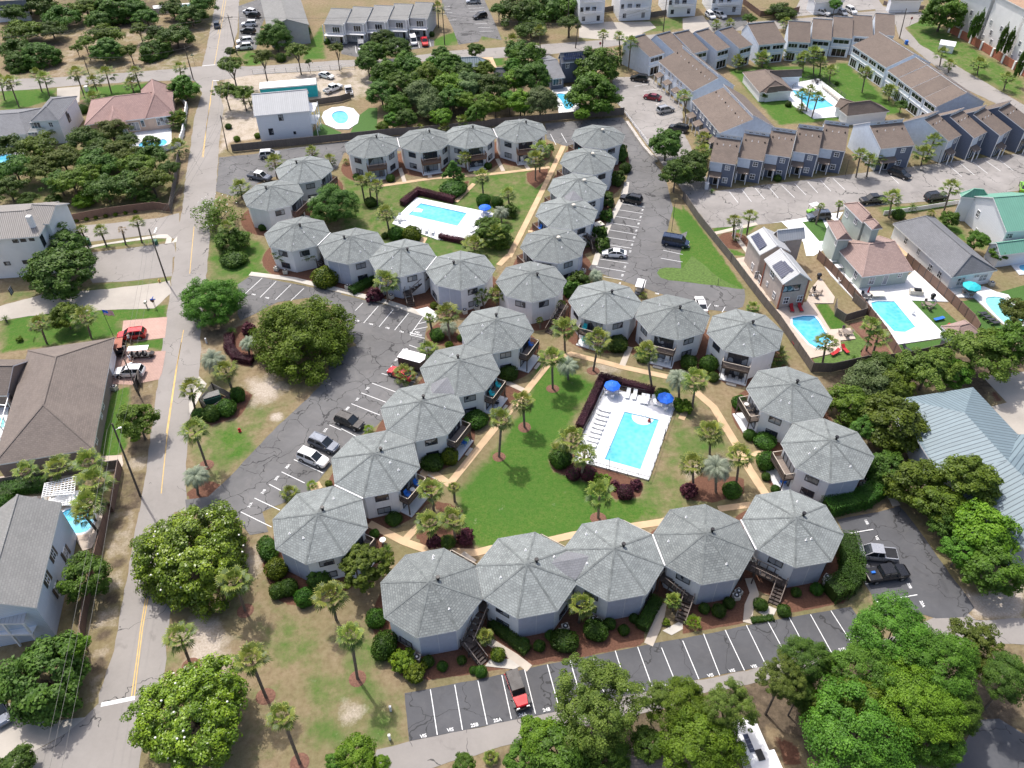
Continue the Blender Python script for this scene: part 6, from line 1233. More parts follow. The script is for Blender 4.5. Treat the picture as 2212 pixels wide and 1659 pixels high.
def unit(root,O,t,F0,F1,B0,B1,zf,zb,wall,roof,style,side=None,clere=.7,rear=4.5,wid=None,rmat2=None):
 f0,f1=Vector(P(t,*F0,zf)),Vector(P(t,*F1,zf));b0,b1=Vector(P(t,*B0,zb)),Vector(P(t,*B1,zb))
 d=(f1-f0).normalized();n=Vector((-d.y,d.x));dep=((b0-f0).dot(n)+(b1-f1).dot(n))/2
 if dep<0:n=-n;dep=-dep
 b0,b1=f0+n*dep,f1+n*dep;L=(f1-f0).length;l=lambda q,z:(q.x-O.x,q.y-O.y,z)
 s=[l(f0,zf),l(f1,zf),l(b1,zb),l(b0,zb)]
 if area([(p[0],p[1])for p in s])<0:fl=lambda x:x[::-1]
 else:fl=lambda x:x
 R=MB();R.face(fl([l(f0,zf),l(f1,zf),l(b1,zb),l(b0,zb)]));bk0,bk1=b0+n*rear,b1+n*rear;zc=zb+clere
 R.face(fl([l(b0-n*.15,zc+.1),l(b1-n*.15,zc+.1),l(bk1,zf),l(bk0,zf)]))
 for p,q,zp,zq in((f0,f1,zf,zf),(f1,b1,zf,zb),(b0,f0,zb,zf),(b0-n*.15,b1-n*.15,zc+.1,zc+.1),(b1,bk1,zc+.1,zf),(bk0,b0,zf,zc+.1)):R.face(fl([l(p,zp-.18),l(q,zq-.18),l(q,zq),l(p,zp)]),1)
 R.build('roof',[M[roof],M['white']],root)
 e=.12;W=MB();g0,g1=f0+d*e+n*.25,f1-d*e+n*.25;h0,h1=b0+d*e,b1-d*e;k0,k1=bk0+d*e-n*.2,bk1-d*e-n*.2
 ff=zf+(zb-zf)*.25/max(dep,1)-.06
 W.face(fl([l(g0,0),l(g1,0),l(g1,ff),l(g0,ff)]),0)
 for(p,q,r,sg)in((g0,h0,k0,1),(g1,h1,k1,0)):
  fc=[l(p,0),l(r,0),l(r,zf),l(q,zc),l(q,zb-.05),l(p,ff)];W.face(fc if sg else fc[::-1],1)
 W.face(fl([l(h0,zb-.05),l(h1,zb-.05),l(h1,zc),l(h0,zc)]),2);W.face([l(k0,0),l(k1,0),l(k1,zf),l(k0,zf)][::-1],1)
 W.build('wall',[M[wall],M[side or wall],M['lightblue']],root)
 ang=math.atan2(-n.y,-n.x);rz=ang+math.pi/2
 def at(s_,z,out=0.):q=g0+(g1-g0)*s_-n*out;return l(q,z)
 def wn(s_,z,w_,h_,st='2',fr='white',pn='glass',nm='window'):x,y,_=at(s_,z,.01);add_window(root,x,y,z,ang,w_,h_,fr,pn,st,nm)
 if clere>.3:
  for s_ in(.25,.5,.75):q=h0+(h1-h0)*s_-n*.02;add_window(root,*l(q,0)[:2],zb+clere*.5,ang,.9,.3,'white','glass','1')
 if style in('navy','porch'):
  for i in range(4 if style=='navy' else 9):q=f0+n*dep*.72+d*L*((i+.5)/(4 if style=='navy' else 9));link('roof_vent',PIPE if i%3 else VENT_S,root,l(q,zf+(zb-zf)*.72))
 if style=='navy':
  m=MB();m.box((0,0,0),(L*.46,.08,2.2));c=at(.26,ff-1.15,.05);m.build('upper_panel',M['lightblue'],root,loc=c,rz=rz)
  m=MB();m.box((0,-.7,0),(L*.5,1.6,.1),tilt=(R_(22),0));m.build('porch_roof',M['rooftaupe'],root,loc=at(.27,2.75,.1),rz=rz)
  for s_ in(.07,.47):link('porch_post',POSTW,root,(*at(s_,0,1.4)[:2],1.3),rz,(.16,.16,2.6))
  wn(.72,ff-1.1,1.,1.0,'g');wn(.7,1.4,1.05,1.2,'g');wn(.33,1.1,.95,2.0,'1','white','glassd','door')
  for s_ in(0.0,1.):link('corner_board',POSTW,root,(*at(s_,0,.03)[:2],ff/2),rz,(.14,.14,ff))
 elif style=='screen':
  k=max(1,round(L/3.8))
  for i in range(k):
   wn((i+.5)/k,ff-1.15,L/k*.8,1.1,'3','white','glassd');wn((i+.5)/k,1.25,L/k*.7,2.1,'3','white','glassd','screen_door')
  m=MB();m.box((0,-.05,0),(L*.98,.12,.2));m.build('floor_band',M['white'],root,loc=at(.5,2.8,.05),rz=rz)
 elif style=='balcony':
  m=MB();m.box((0,-1.,0),(L*.96,2.,.14));m.box((0,-1.95,1.),(L*.96,.06,.08));m.box((-L*.47,-1.9,.8),(.22,.22,4.6+3*0));m.box((L*.47,-1.9,.8),(.22,.22,4.6))
  for i in range(14):m.box((-L*.46+L*.92*i/13,-1.95,.55),(.06,.04,.9))
  m.build('balcony',M['white'],root,loc=at(.5,2.8),rz=rz);wn(.55,3.85,2.2,1.9,'3','white','glassd','sliding_door');wn(.35,1.2,1.6,1.2,'3');wn(.75,1.1,.9,2.,'1','white','glassd','door')
 elif style=='porch':
  m=MB()
  for k in range(max(1,round(L/5))):
   kk=max(1,round(L/5));x0=-L/2+L*(k+.5)/kk;m.box((x0,-.9,0),(2.6,1.9,.12),tilt=(R_(18),0),m=1)
   for s_ in(-1.1,1.1):m.box((x0+s_,-1.6,-1.35),(.16,.16,2.5))
  m.build('porch_roof',[M['white'],M['rooftaupe']],root,loc=at(.5,2.7),rz=rz)
  kk=max(1,round(L/5))
  for k in range(kk):wn((k+.3)/kk,4.3,1.,1.1,'g');wn((k+.7)/kk,4.3,1.,1.1,'g');wn((k+.5)/kk,1.1,.9,2.,'1','white','glassd','door')
def rowhouse(label,t,units,wall,roof,style,zf=5.3,zb=7.7,side=None,clere=.7,rear=4.5,first_side=None,cat='townhouses',group=None):
 c=P(t,*units[0][0]);o=Vector(c);root=thing('townhouse_row',label,cat,(o.x,o.y,0),0,group)
 for i,u_ in enumerate(units):unit(root,o,t,*u_,zf,zb,wall,roof,style,first_side if(i==0 and first_side)else side,clere,rear)
 return root,o
rowhouse('grey beige condo row with balconies and skylights at the far cross street',2,[((-115,155),(20,160),(-70,55),(65,55)),((25,146),(155,152),(70,42),(193,46)),((165,136),(295,142),(215,32),(333,38)),((303,126),(430,130),(345,22),(465,27)),((440,115),(560,120),(480,12),(588,18))],'condo','rooflight','balcony',5.6,7.3,'condo',.0,3)
rowhouse('five slate blue townhouses in a stepped row facing the far lane',3,[((175,1045),(345,1068),(215,893),(383,905)),((358,1020),(525,1045),(392,862),(558,885)),((537,998),(700,1022),(563,845),(733,865)),((715,980),(880,1003),(737,825),(908,845)),((890,960),(1055,982),(910,800),(1082,820))],'navy','rooftaupe','navy',5.4,7.9,'lightblue',.8,5)
rowhouse('single slate blue townhouse with a broad pale blue side wall, black car in front',3,[((1285,965),(1505,942),(1212,808),(1420,798))],'navy','rooftaupe','navy',5.4,7.9,'lightblue',.8,6)
rowhouse('stepped slate blue townhouses running off the right edge behind the far lane',3,[((1725,915),(1808,875),(1550,790),(1630,740)),((1890,895),(1975,855),(1715,770),(1795,718)),((2060,880),(2135,835),(1880,745),(1955,700)),((2225,850),(2300,805),(2040,715),(2120,670))],'navy','rooftaupe','navy',5.4,7.9,'navy',.7,5,first_side='lightblue')
rowhouse('pale blue townhouse block with rooftop vents beside the far parking lane, nearer one',3,[((60,652),(240,862),(252,568),(445,745))],'navy','rooftaupe','porch',5.4,8.,'lightblue',.8,6)
rowhouse('pale blue townhouse block beside the far parking lane, farther one',3,[((-158,395),(65,592),(25,300),(215,528))],'lightblue','rooftaupe','porch',5.4,8.,'lightblue',.8,5)
rowhouse('stepped townhouses with pale blue sloping side walls at the far corner of the complex',3,[((-212,370),(-115,342),(-298,247),(-209,205)),((-40,350),(50,325),(-165,235),(-75,198)),((72,345),(170,322),(-45,225),(60,183)),((225,330),(310,305),(110,205),(190,175)),((370,315),(455,290),(255,195),(340,162))],'lightblue','rooftaupe','screen',5.4,7.8,'lightblue',.3,3)
rowhouse('single wide townhouse with screened balcony behind the far clubhouse',3,[((495,292),(670,275),(440,155),(645,135))],'lightblue','rooftaupe','screen',5.4,8.2,'lightblue',.2,3)
rowhouse('row of five taupe roofed townhouses with screened porches at the top of the complex',3,[((682,268),(828,277),(708,138),(842,143)),((835,252),(965,262),(852,122),(980,126)),((970,240),(1100,250),(987,108),(1115,112)),((1105,232),(1235,240),(1122,100),(1250,103)),((1245,222),(1375,232),(1257,88),(1388,92))],'lightblue','rooftaupe','screen',5.4,8.2,'lightblue',.1,2)
rowhouse('long townhouse block with screened porches and blue roof dividers facing the lawn',3,[((1100,292),(1318,438),(1245,190),(1475,335)),((1327,455),(1395,505),(1503,365),(1575,415)),((1397,508),(1480,570),(1577,417),(1655,472)),((1482,572),(1562,632),(1657,475),(1742,532)),((1564,634),(1645,692),(1744,534),(1828,592))],'lightblue','rooftaupe','screen',5.4,8.2,'lightblue',.1,6)
house('far clubhouse with taupe hip roof beside the far pool, left one',[(3,(498,600),(388,468),2.6,(612,520),(520,450),4.6,'hip'),(3,(560,505),(772,497),2.75,(590,462),(715,447),4.4,'gable'),(3,(530,598),(688,580),2.5,(560,565),(650,553),3.9,'hip')],'lapwhite','rooftaupe',name='clubhouse',cat='clubhouse')
house('far clubhouse with taupe hip roof beside the far pool, right one',[(3,(1068,752),(1342,720),2.6,(1090,678),(1200,640),5.,'hip'),(3,(985,690),(1085,720),2.5,(1040,640),(1110,660),4.0,'gable')],'lapwhite','rooftaupe',name='clubhouse',cat='clubhouse')
for i,(A,B)in enumerate((((1735,190),(1905,262)),((1925,268),(2100,372)),((2108,398),(2290,520)))):
 u0,v0=A;u1,v1=B
 block('tall white house with brown tile roof at top right, %s'%ordn(i,3),3,A,B,14,13,'hip','stucco','roofterra',[(3,u0+(u1-u0)*f_,v0+(v1-v0)*f_-dv,.9,1.4)for f_ in(.12,.42,.8)for dv in(40,100,165)],group='tall white houses',frame='white',rise=2.5)
r3_=house('narrow grey house with red posts and solar panels on its roofs beside the wooden fence',[(6,(652,182),(528,20),5.7,(766,110),(632,-45),7.6,'gable'),(3,(620,1562),(795,1542),5.9,(602,1490),(785,1478),7.4,'gable'),(3,(502,1652),(415,1530),5.4,(605,1590),(525,1462),7.,'gable')],'greywall','metalwhite',trim='white',
wins=((0,6,668,288,1.,1.3),(0,6,758,275,1.,1.3),(0,6,592,255,.8,1.3),(0,6,583,115,1.5,1.3),(0,6,548,180,.5,.9),(0,6,500,150,.9,1.5),(0,6,700,210,3.4,1.2,'3','screen','frame'),(1,3,648,1580,.8,1.2),(2,6,452,70,.9,1.5),(2,6,480,120,.8,1.4)))
hs_=[o for o in bpy.data.objects if o.get('label','').startswith('narrow grey house')][0];O_=Vector(hs_.location[:2])
roofpanel(hs_,O_,6,[(640,145),(700,105),(640,30),(578,65)],(6.0,6.9,6.9,6.0));roofpanel(hs_,O_,6,[(700,108),(732,92),(680,20),(648,40)],(6.95,7.35,7.35,6.95))
roofpanel(hs_,O_,3,[(497,1620),(545,1588),(492,1508),(440,1535)],(5.7,6.4,6.4,5.6))
for x,y in sorted(r3_[1][0],key=lambda q:q[1])[:3]:m=MB();m.box((0,0,2.75),(.24,.24,5.5));m.build('post',M['terracotta'],hs_,loc=(x-O_.x,y-O_.y,0))
house('sage green house with pinkish shingle roofs and a narrow tower',[(3,(1165,1442),(1043,1320),8.0,(1238,1400),(1130,1312),9.5,'hip'),(3,(1000,1553),(932,1432),5.8,(1072,1508),(1000,1430),7.1,'hip'),(6,(1165,137),(1492,96),3.1,(1194,-94),(1387,-82),5.8,'hip'),(3,(1228,1487),(1170,1430),8.3,(1278,1452),(1235,1418),9.3,'hip')],'sage','roofpink',
wins=((0,3,1065,1385,1.,1.2),(0,3,1123,1432,1.,1.2),(1,3,1005,1540,.9,1.3),(2,6,1225,160,1.1,1.5),(2,6,1312,155,.9,2.0,'1','door'),(2,6,1408,125,.8,.9),(2,6,1122,120,1.,1.6)))
house('white cottage with long grey hip roof between the green and the pinkish roofs',[(6,(1745,138),(1362,-209),3.1,(1855,-8),(1590,-262),5.6,'hip')],'lapwhite','roofgrey',wins=((0,6,1603,75,1.,1.4),(0,6,1665,120,1.,1.4),(0,3,1447,1560,.9,1.3),(0,3,1530,1630,.9,1.3),(0,6,1800,165,1.6,1.6),(0,6,1945,140,1.6,1.4),(0,6,1905,130,1.2,.5)))
house('white house with bright green metal roofs at the right edge',[(3,(2100,1502),(2400,1478),5.0,(1975,1290),(2300,1250),8.4,'gable'),(3,(1805,1275),(1990,1290),5.6,(1888,1222),(1950,1228),7.2,'hip'),(3,(2060,1655),(2330,1620),3.0,(2045,1575),(2330,1535),4.4,'gable')],'lapwhite','metalgreen',wins=((0,3,1915,1385,.9,1.4),(0,3,2115,1528,1.4,1.),(0,3,1900,1500,.6,.8)))
def traced(label,t,ev,ez,rp_,rz_,faces,wall,roof,name='house',cat='house',inset=.4,skip=()):
 E_=[P(t,*q,ez)for q in ev];R2_=[P(t,*q,rz_)for q in rp_];o=E_[0];pts_=[(p[0]-o[0],p[1]-o[1],ez)for p in E_]+[(p[0]-o[0],p[1]-o[1],rz_)for p in R2_]
 root=thing(name,label,cat,(o[0],o[1],0));m=MB()
 for f_ in faces:
  q=[pts_[i]for i in f_]
  m.face(q if area([(p[0],p[1])for p in q])>0 else q[::-1])
 lo=ccw([(p[0]-o[0],p[1]-o[1])for p in E_])
 for i in range(len(lo)):
  a,b=lo[i],lo[(i+1)%len(lo)];m.face([(a[0],a[1],ez-.25),(b[0],b[1],ez-.25),(b[0],b[1],ez),(a[0],a[1],ez)],1)
 m.build('roof',[M[roof],M['white']],root);w_=MB();w_.prism(offset(lo,inset),0,ez-.05);w_.build('wall',M[wall],root);return root
traced('large single storey building with blue grey standing seam metal roof at right',6,[(1412,924),(1520,1190),(1645,1385),(2060,1809),(2500,2050),(2700,1600),(2400,1140),(2172,1157),(1882,850)],4.4,[(1828,1015),(2110,1330),(2420,1640)],7.4,
[(0,8,9),(0,9,10,2,1),(2,10,11,3),(3,11,4),(8,7,10,9),(7,6,11,10),(6,5,11),(5,4,11)],'lightblue','metalblue','metal_roofed_building','building')
r_,pl_,O_=house('small shed with rusty brown roof at the bottom edge',[(8,(1815,1690),(2110,1665),2.5,(1850,1590),(2062,1562),3.4,'gable')],'greywall','roofbrown',name='shed',cat='shed')
house('small shed with pinkish roof at the corner of the sage house garden',[(6,(1770,535),(1925,492),2.3,(1800,455),(1850,430),3.2,'hip')],'sage','roofpink',name='shed',cat='shed')
house('white house glimpsed behind a brick wall at the far street corner',[(3,(1350,10),(1560,5),3.5,(1360,-30),(1560,-40),5,'gable')],'lapwhite','rooflight')
house('white low house behind the far parked white cars',[(3,(860,18),(1055,5),3.8,(870,-30),(1050,-40),5,'gable')],'lapwhite','rooflight')
# ================= FENCES AND WALLS =================
def fence(label,s,h,mat='fencewood',post=2.4,name='wooden_fence',cat='fence',th=.08,cap=None,pmat=None,pw=.12,rails=False):
 p=Q(s);o=p[0];root=thing(name,label,cat,(o[0],o[1],0));pan=MB();po=MB()
 for a,b in zip(p[:-1],p[1:]):
  a=(a[0]-o[0],a[1]-o[1]);b=(b[0]-o[0],b[1]-o[1]);L=math.dist(a,b)
  if rails:
   for z in rails:pan.bar((a[0],a[1],z),(b[0],b[1],z),.05,.06)
  else:pan.bar((a[0],a[1],h/2+.04),(b[0],b[1],h/2+.04),th,h-.08)
  n=max(1,round(L/post))
  k=pmat or mat
  if k not in POSTC:q=MB();q.box((0,0,0),(1,1,1));POSTC[k]=q.mesh('post',M[k])
  for i in range(n+(b==(p[-1][0]-o[0],p[-1][1]-o[1]))):link('post',POSTC[k],root,(a[0]+(b[0]-a[0])*i/n,a[1]+(b[1]-a[1])*i/n,(h+.06)/2),math.atan2(b[1]-a[1],b[0]-a[0]),(pw,pw,h+.06))
  if cap:pan.bar((a[0],a[1],h+.03),(b[0],b[1],h+.03),th+.12,.06)
 pan.build('rail' if rails else 'panel',M[mat],root);return root
fence('long dark wooden fence between the west car park and the white house',"1:1508,985 2212,915 2:0,915 330,880 500,870 930,830 1000,815 1300,790 1560,765 1830,745",1.9)
fence('weathered wooden fence separating the bright lawn from the grey solar house',"3:0,1290 100,1440 310,1700 6:310,40 430,200 530,330 620,440 830,750",1.9)
fence('dark wooden fence below the blue fenced pool',"6:830,752 960,755 1180,705 1400,690 1660,630 1730,600",2.0)
fence('brown panel fence between the two private pools',"6:870,20 960,110 1100,270 1200,390 1300,520 1400,680",2.,'fencebrown',2.,pmat='frame')
fence('brown panel fence between the sage house and the white cottage',"6:1440,40 1600,180 1740,310 1870,440 1905,500",2.,'fencebrown',2.,pmat='frame')
fence('small wooden enclosure for pool equipment',"6:985,330 985,390 1045,430 1180,390 1175,360 1100,290",1.8)
fence('long brown wooden fence below the scrub lot',"1:375,1460 700,1400 1010,1360 1110,1375",1.9,'fencebrown');fence('tall grey fence along the street beside the scrub lot',"1:1110,1378 1140,1200 1165,1035",1.9,'fencewood')
fence('long fence between the bottom left house and the street',"4:790,1385 740,1659 7:720,0 640,330 570,640 550,800 570,900",2.,'fencebrown');fence('wooden fence behind the pergola garden',"4:0,1500 450,1420 790,1375",1.8,'fencewood')
fence('short wooden fence at the driveway of the brown roofed house',"4:885,880 915,780 915,850",1.7,'fencewood');fence('low white gate and rail behind the white car at the brown roofed house',"4:700,800 905,775",.9,'white',1.2,pmat='white',rails=(.3,.8))
fence('red brown fence with white pillars beside the tall white houses',"3:1725,210 1860,280 2000,365 2140,450 2300,560",2.2,'terracotta',4.4,pmat='white',pw=.6,th=.15)
fence('grey wall panel fence at the far top left pool',"1:985,95 1165,85",1.8,'condo');fence('chain link fence by the far white parking yard',"1:1640,480 2212,450 2:0,440 90,450",1.2,'whitemetal',3.,pmat='frame',pw=.07,rails=(.1,.6,1.15))
fence('low wooden fence beside the white car yard',"1:2000,690 2212,660 2:0,660 60,640",1.7);fence('wooden fence and white rail beside the far parking lane',"2:1760,640 1850,760 1960,900 2000,960",.9,'white',2.5,pmat='white',pw=.12,rails=(.5,.85))
fence('white picket fence behind the white cottage',"3:1300,1395 1560,1360 1800,1320",1.,'white',2.,pmat='white');fence('black fence around the far pool',"3:690,590 775,530 880,500 1050,640 1000,720",1.1,'frame',2.,pmat='frame',rails=(.15,.6,1.05),pw=.06)
fence('thin dark fence along the lower edge of the south pool',"5:1510,1335 1650,1370 1990,1462 2165,970",1.1,'frame',1.6,pmat='frame',pw=.05,rails=(.12,1.05));fence('dark fence between the purple hedge and the south pool',"5:1560,1165 1720,860 2020,910",1.15,'frame',1.6,pmat='frame',pw=.05,rails=(.12,.4,.7,1.1))
fence('white garden wall with gate posts beside the pink roofed house',"1:1150,620 1215,700 1190,880 1165,950 1060,985 850,1000",1.5,'stucco',3.,'garden_wall','wall',.25,pmat='white',pw=.4)
fence('wooden fence behind the far white houses',"2:1700,85 1760,75",1.8);fence('dark wooden fence between the far white houses',"2:2000,118 2110,100",1.8);fence('brown fence right of the far white houses',"3:380,20 500,110 700,95 750,80",1.8,'fencebrown')
fence('brick garden wall by the far street corner',"3:1300,30 1420,60 1560,60",1.2,'brick',3.,'garden_wall','wall',.25)
fence('low rock wall along the far lane',"2:1850,800 1960,960 2040,1050",.6,'rock',1.,'rock_wall','wall',.7)
# ================= POOLS =================
def ring(poly,d):return offset(poly,d)
def smooth(poly,n=2):
 for _ in range(n):
  o=[]
  for i in range(len(poly)):
   a,b=Vector(poly[i]),Vector(poly[(i+1)%len(poly)]);o+=[tuple(a*.75+b*.25),tuple(a*.25+b*.75)]
  poly=o
 return poly
def pool(label,deck,wat,mat='water',dmat='deckwhite',soft=False,steps=None,name='swimming_pool',cope=.35,dz=.16):
 w_=ccw(Q(wat,.06))
 if soft:w_=smooth(w_)
 if deck:sheet('pool_deck',deck,dz,M[dmat],0,holes=[offset(w_,-.02)[::-1]]if 0 else[w_],thick=.16)
 c=w_[0];L=[(p[0]-c[0],p[1]-c[1])for p in w_];root=thing(name,label,'pool',(c[0],c[1],0))
 m=MB()
 for t_ in tess([L]):m.face([(p[0],p[1],.06)for p in t_])
 m.build('water',M[mat],root)
 m=MB();I_=offset(L,0);O_2=offset(L,-cope)
 n=len(L)
 for i in range(n):
  a,b,c2,d=I_[i],I_[(i+1)%n],O_2[(i+1)%n],O_2[i]
  m.face([(a[0],a[1],dz+.012),(d[0],d[1],dz+.012),(c2[0],c2[1],dz+.012),(b[0],b[1],dz+.012)]);m.face([(b[0],b[1],.0),(a[0],a[1],.0),(a[0],a[1],dz+.012),(b[0],b[1],dz+.012)],1)
 m.build('coping',[M['coping'],M['blue' if 0 else 'waterblue']],root)
 if steps:
  t,u,v,r,a0=steps;x,y=P(t,u,v,.07)
  for k in range(4):
   s=MB();s.cyl((0,0,.062+.005*k),(0,0,.064+.005*k),r*(1-.22*k),n=24);s.build('step',M['coping' if k%2==0 else 'water'],root,loc=(x-c[0],y-c[1],0))
 return root
def ladder(root_label,t,u,v,ang):
 x,y=P(t,u,v,.16);m=MB()
 for s_ in(-.25,.25):
  pts_=[(0,s_,0),(0,s_,.8),(.25,s_,.9),(.5,s_,.7),(.5,s_,-.05)]
  for a,b in zip(pts_[:-1],pts_[1:]):m.bar(a,b,.05)
 o=m.build('pool_ladder',M['whitemetal'],None,loc=(x,y,.16),rz=ang);tag(o,root_label,'pool ladder')
pool('large rectangular pool of the south courtyard with rounded white steps at one end',"5:1700,848 2168,965 1992,1455 1650,1362 1505,1330 1570,1150","5:1835,1012 2057,1065 1937,1385 1707,1320")
x_,y_=P(5,1955,1042,.07)
sp_=[o for o in bpy.data.objects if o.get('label','').startswith('large rectangular pool of the south')][0]
for k in range(4):
 s=MB();ax=Vector(P(5,2057,1065,.07))-Vector(P(5,1835,1012,.07));a0=math.atan2(ax.y,ax.x)
 rr=1.7-.36*k;pl=[(rr*math.cos(a0-math.pi*i/14),rr*math.sin(a0-math.pi*i/14))for i in range(15)]
 s.prism(pl,.0,.068+.022*k);s.build('step',M['coping' if k%2==0 else 'deckwhite'],sp_,loc=(x_-sp_.location.x+ax.normalized().y*.1,y_-sp_.location.y-.05,0))
pool('rectangular pool of the north courtyard on a wide white deck',"2:488,1283 985,1385 975,1425 880,1500 800,1562 620,1555 330,1452 360,1410","2:515,1320 812,1384 752,1466 436,1393")
s=MB()
for k in range(3):s.box((-.1*k,.3*k,.065+.012*k),(2.2-.6*k,1.3-.35*k,.03))
np_=[o for o in bpy.data.objects if o.get('label','').startswith('rectangular pool of the north')][0];x_,y_=P(2,492,1362,.1)
s.build('steps',M['coping'],np_,loc=(x_-np_.location.x,y_-np_.location.y,0),rz=-.2)
pool('blue pool with cream paving behind the wooden fence',"6:585,355 800,300 830,215 890,140 985,270 975,310 850,310 955,480 1085,470 1120,540 1020,552 1030,622 820,668","6:712,405 780,392 850,392 880,425 960,562 875,602 820,570 712,445",'waterblue','deckcream')
pool('lozenge shaped pool on the widest white deck',"6:905,50 1060,30 1165,205 1450,140 1500,95 1560,150 1720,300 1480,292 1712,530 1375,580 1200,380 960,130","6:1220,305 1260,295 1370,297 1505,462 1440,495 1370,490 1232,345",'water')
pool('pale green pool beside the teal umbrella',"6:1730,215 1950,200 2030,235 2110,255 2140,300 2300,450 2100,468 1885,272 1760,272","6:1935,278 2035,262 2105,290 2240,425 2110,450 2060,420",'watergreen',soft=True)
pool('small blue pool at the right edge behind the white cottage',"6:2100,30 2260,10 2320,120 2180,125","6:2170,65 2240,55 2280,95 2200,105",'waterblue',soft=True)
pool('curved private pool of the pink roofed house, half under a small tree',"1:830,882 930,840 1112,818 1112,965 850,998","1:885,938 955,912 1010,925 1060,898 1092,925 1050,955 990,962 940,985",'waterblue',soft=True)
pool('oval pool on a white deck beside the white metal roofed house',"1:2085,760 2100,725 2150,700 2220,692 2290,705 2330,750 2320,800 2260,840 2180,840 2110,810","1:2143,750 2175,722 2235,722 2262,760 2240,802 2180,802",soft=True)
pool('pool at the far left behind the scrub trees',"1:-60,985 165,988 165,1060 -60,1090","1:5,1000 110,1003 130,1035 20,1068 -20,1050",'waterblue',soft=True)
pool('narrow blue pool between the north wood and the grey green trees',"2:1358,578 1490,562 1545,640 1545,725 1410,748 1395,640","2:1382,612 1440,605 1512,645 1502,700 1450,718 1432,655",'waterblue',soft=True)
pool('rectangular pool in the green court of the far townhouses',"3:640,600 690,545 880,512 1062,650 1005,760 850,772 720,690","3:705,585 858,600 978,690 828,716",'waterblue')
pool('irregular pool behind the pergola at the left',"4:80,1560 480,1560 720,1640 7:660,60 600,235 540,255 380,0 300,-40","7:385,5 500,-30 600,-15 615,40 590,118 500,148 420,110",'waterblue','deckcream',soft=True)
pool('pool glimpsed inside the screen cage',"4:-120,1000 60,980 20,1280 -120,1290","4:-60,1040 30,1050 30,1110 -60,1150",'watergreen')
pool('turquoise pool behind the grey panel fence at the far top',"1:990,40 1250,20 1260,50 1160,70 1000,80","1:1115,45 1235,28 1242,40 1150,58",'watergreen')
ladder('white ladder at the lower left edge of the south pool',5,1715,1245,0);ladder('white handrail at the steps of the south pool',5,1952,1030,-1.2)
sheet('garden_lawn',"3:775,1440 905,1425 960,1540 940,1560 885,1565",.07,M['turf']);sheet('pavement',"3:560,1450 960,1385 1040,1375 1000,1440 930,1400 960,1590 850,1659 800,1659 780,1570 640,1440",.06,M['deckwhite'])
sheet('garden_lawn',"6:1475,290 1540,275 1640,300 1790,440 1730,530 1560,400",.08,M['turf']);sheet('garden_lawn',"6:1380,582 1720,535 1740,580 1660,615 1420,640",.07,M['turf']);sheet('garden_lawn',"6:1790,300 1890,280 2090,470 1960,500 1900,450 1760,310",.05,M['turf'])
sheet('garden_lawn',"6:2000,250 2212,190 2280,330 2140,300",.05,M['turf']);sheet('pavement',"6:330,20 440,0 540,250 600,290 520,300",.05,M['deckcream']);sheet('garden_lawn',"2:100,760 180,700 235,700 230,860 60,860",.05,M['turf']);sheet('garden_lawn',"1:2010,880 2080,800 2212,860 2212,875",.05,M['turf'])
sheet('mulch_bed',"6:572,352 600,350 845,668 830,690",.05,M['pine_straw']);sheet('garden_lawn',"6:840,670 1030,624 1022,562 1122,542 1088,474 1190,560 1150,640 1170,682 1000,692 870,714",.05,M['grass']);sheet('verge',"5:2045,112 2060,86 2100,76 2212,82 6:60,0 250,150 392,217 0,167 5:2120,158 2070,142",.045,M['grass'],.15);sheet('mulch_bed',"6:1075,440 1165,425 1240,480 1330,600 1360,645 1180,680 1150,620 1205,560",.05,M['pine_straw']);sheet('path',"6:1290,1480 1320,1470 1400,1610 1360,1625",.05,M['concrete'])
sheet('pavement',"3:1330,1560 1400,1540 1500,1659 1420,1659",.05,M['orange'])
# ================= FURNITURE =================
def umbrella(label,t,u,v,col='blue',r=1.3,h=2.3,closed=False):
 x,y=P(t,u,v,h-.1);root=thing('patio_umbrella',label,'umbrella',(x,y,.16),0,'patio umbrellas');m=MB();n=8
 if closed:m.cyl((0,0,1.0),(0,0,h),.18,.05,8)
 else:
  for k in range(n):
   a,b=2*math.pi*k/n,2*math.pi*(k+1)/n;A=(r*math.cos(a),r*math.sin(a),h-.5);B=(r*math.cos(b),r*math.sin(b),h-.5);c_=(r*.55*math.cos(a),r*.55*math.sin(a),h-.16);d_=(r*.55*math.cos(b),r*.55*math.sin(b),h-.16)
   m.face([A,B,d_,c_]);m.face([c_,d_,(0,0,h)]);m.face([(A[0],A[1],A[2]-.12),(B[0],B[1],B[2]-.12),B,A])
 m.build('canopy',M[col],root);p=MB();p.cyl((0,0,0),(0,0,h+.1),.03,n=6);p.cyl((0,0,0),(0,0,.1),.3,n=10);p.build('pole',M['whitemetal'],root);return(x,y)
def table(label,x,y,r=.55,mat='whitemetal',z0=.16,h=.72,group='tables',sq=False):
 root=thing('table',label,'table',(x,y,z0),0,group);m=MB()
 (m.box((0,0,h),(r*2,r*1.2,.05))if sq else m.cyl((0,0,h-.03),(0,0,h),r,n=14));m.build('tabletop',M[mat],root)
 for k in range(4):a=.78+k*math.pi/2;q=MB();q.bar((r*.6*math.cos(a),r*.6*math.sin(a),h-.03),(r*.7*math.cos(a),r*.5*math.sin(a),0),.04);q.build('leg',M[mat],root)
CHC={}
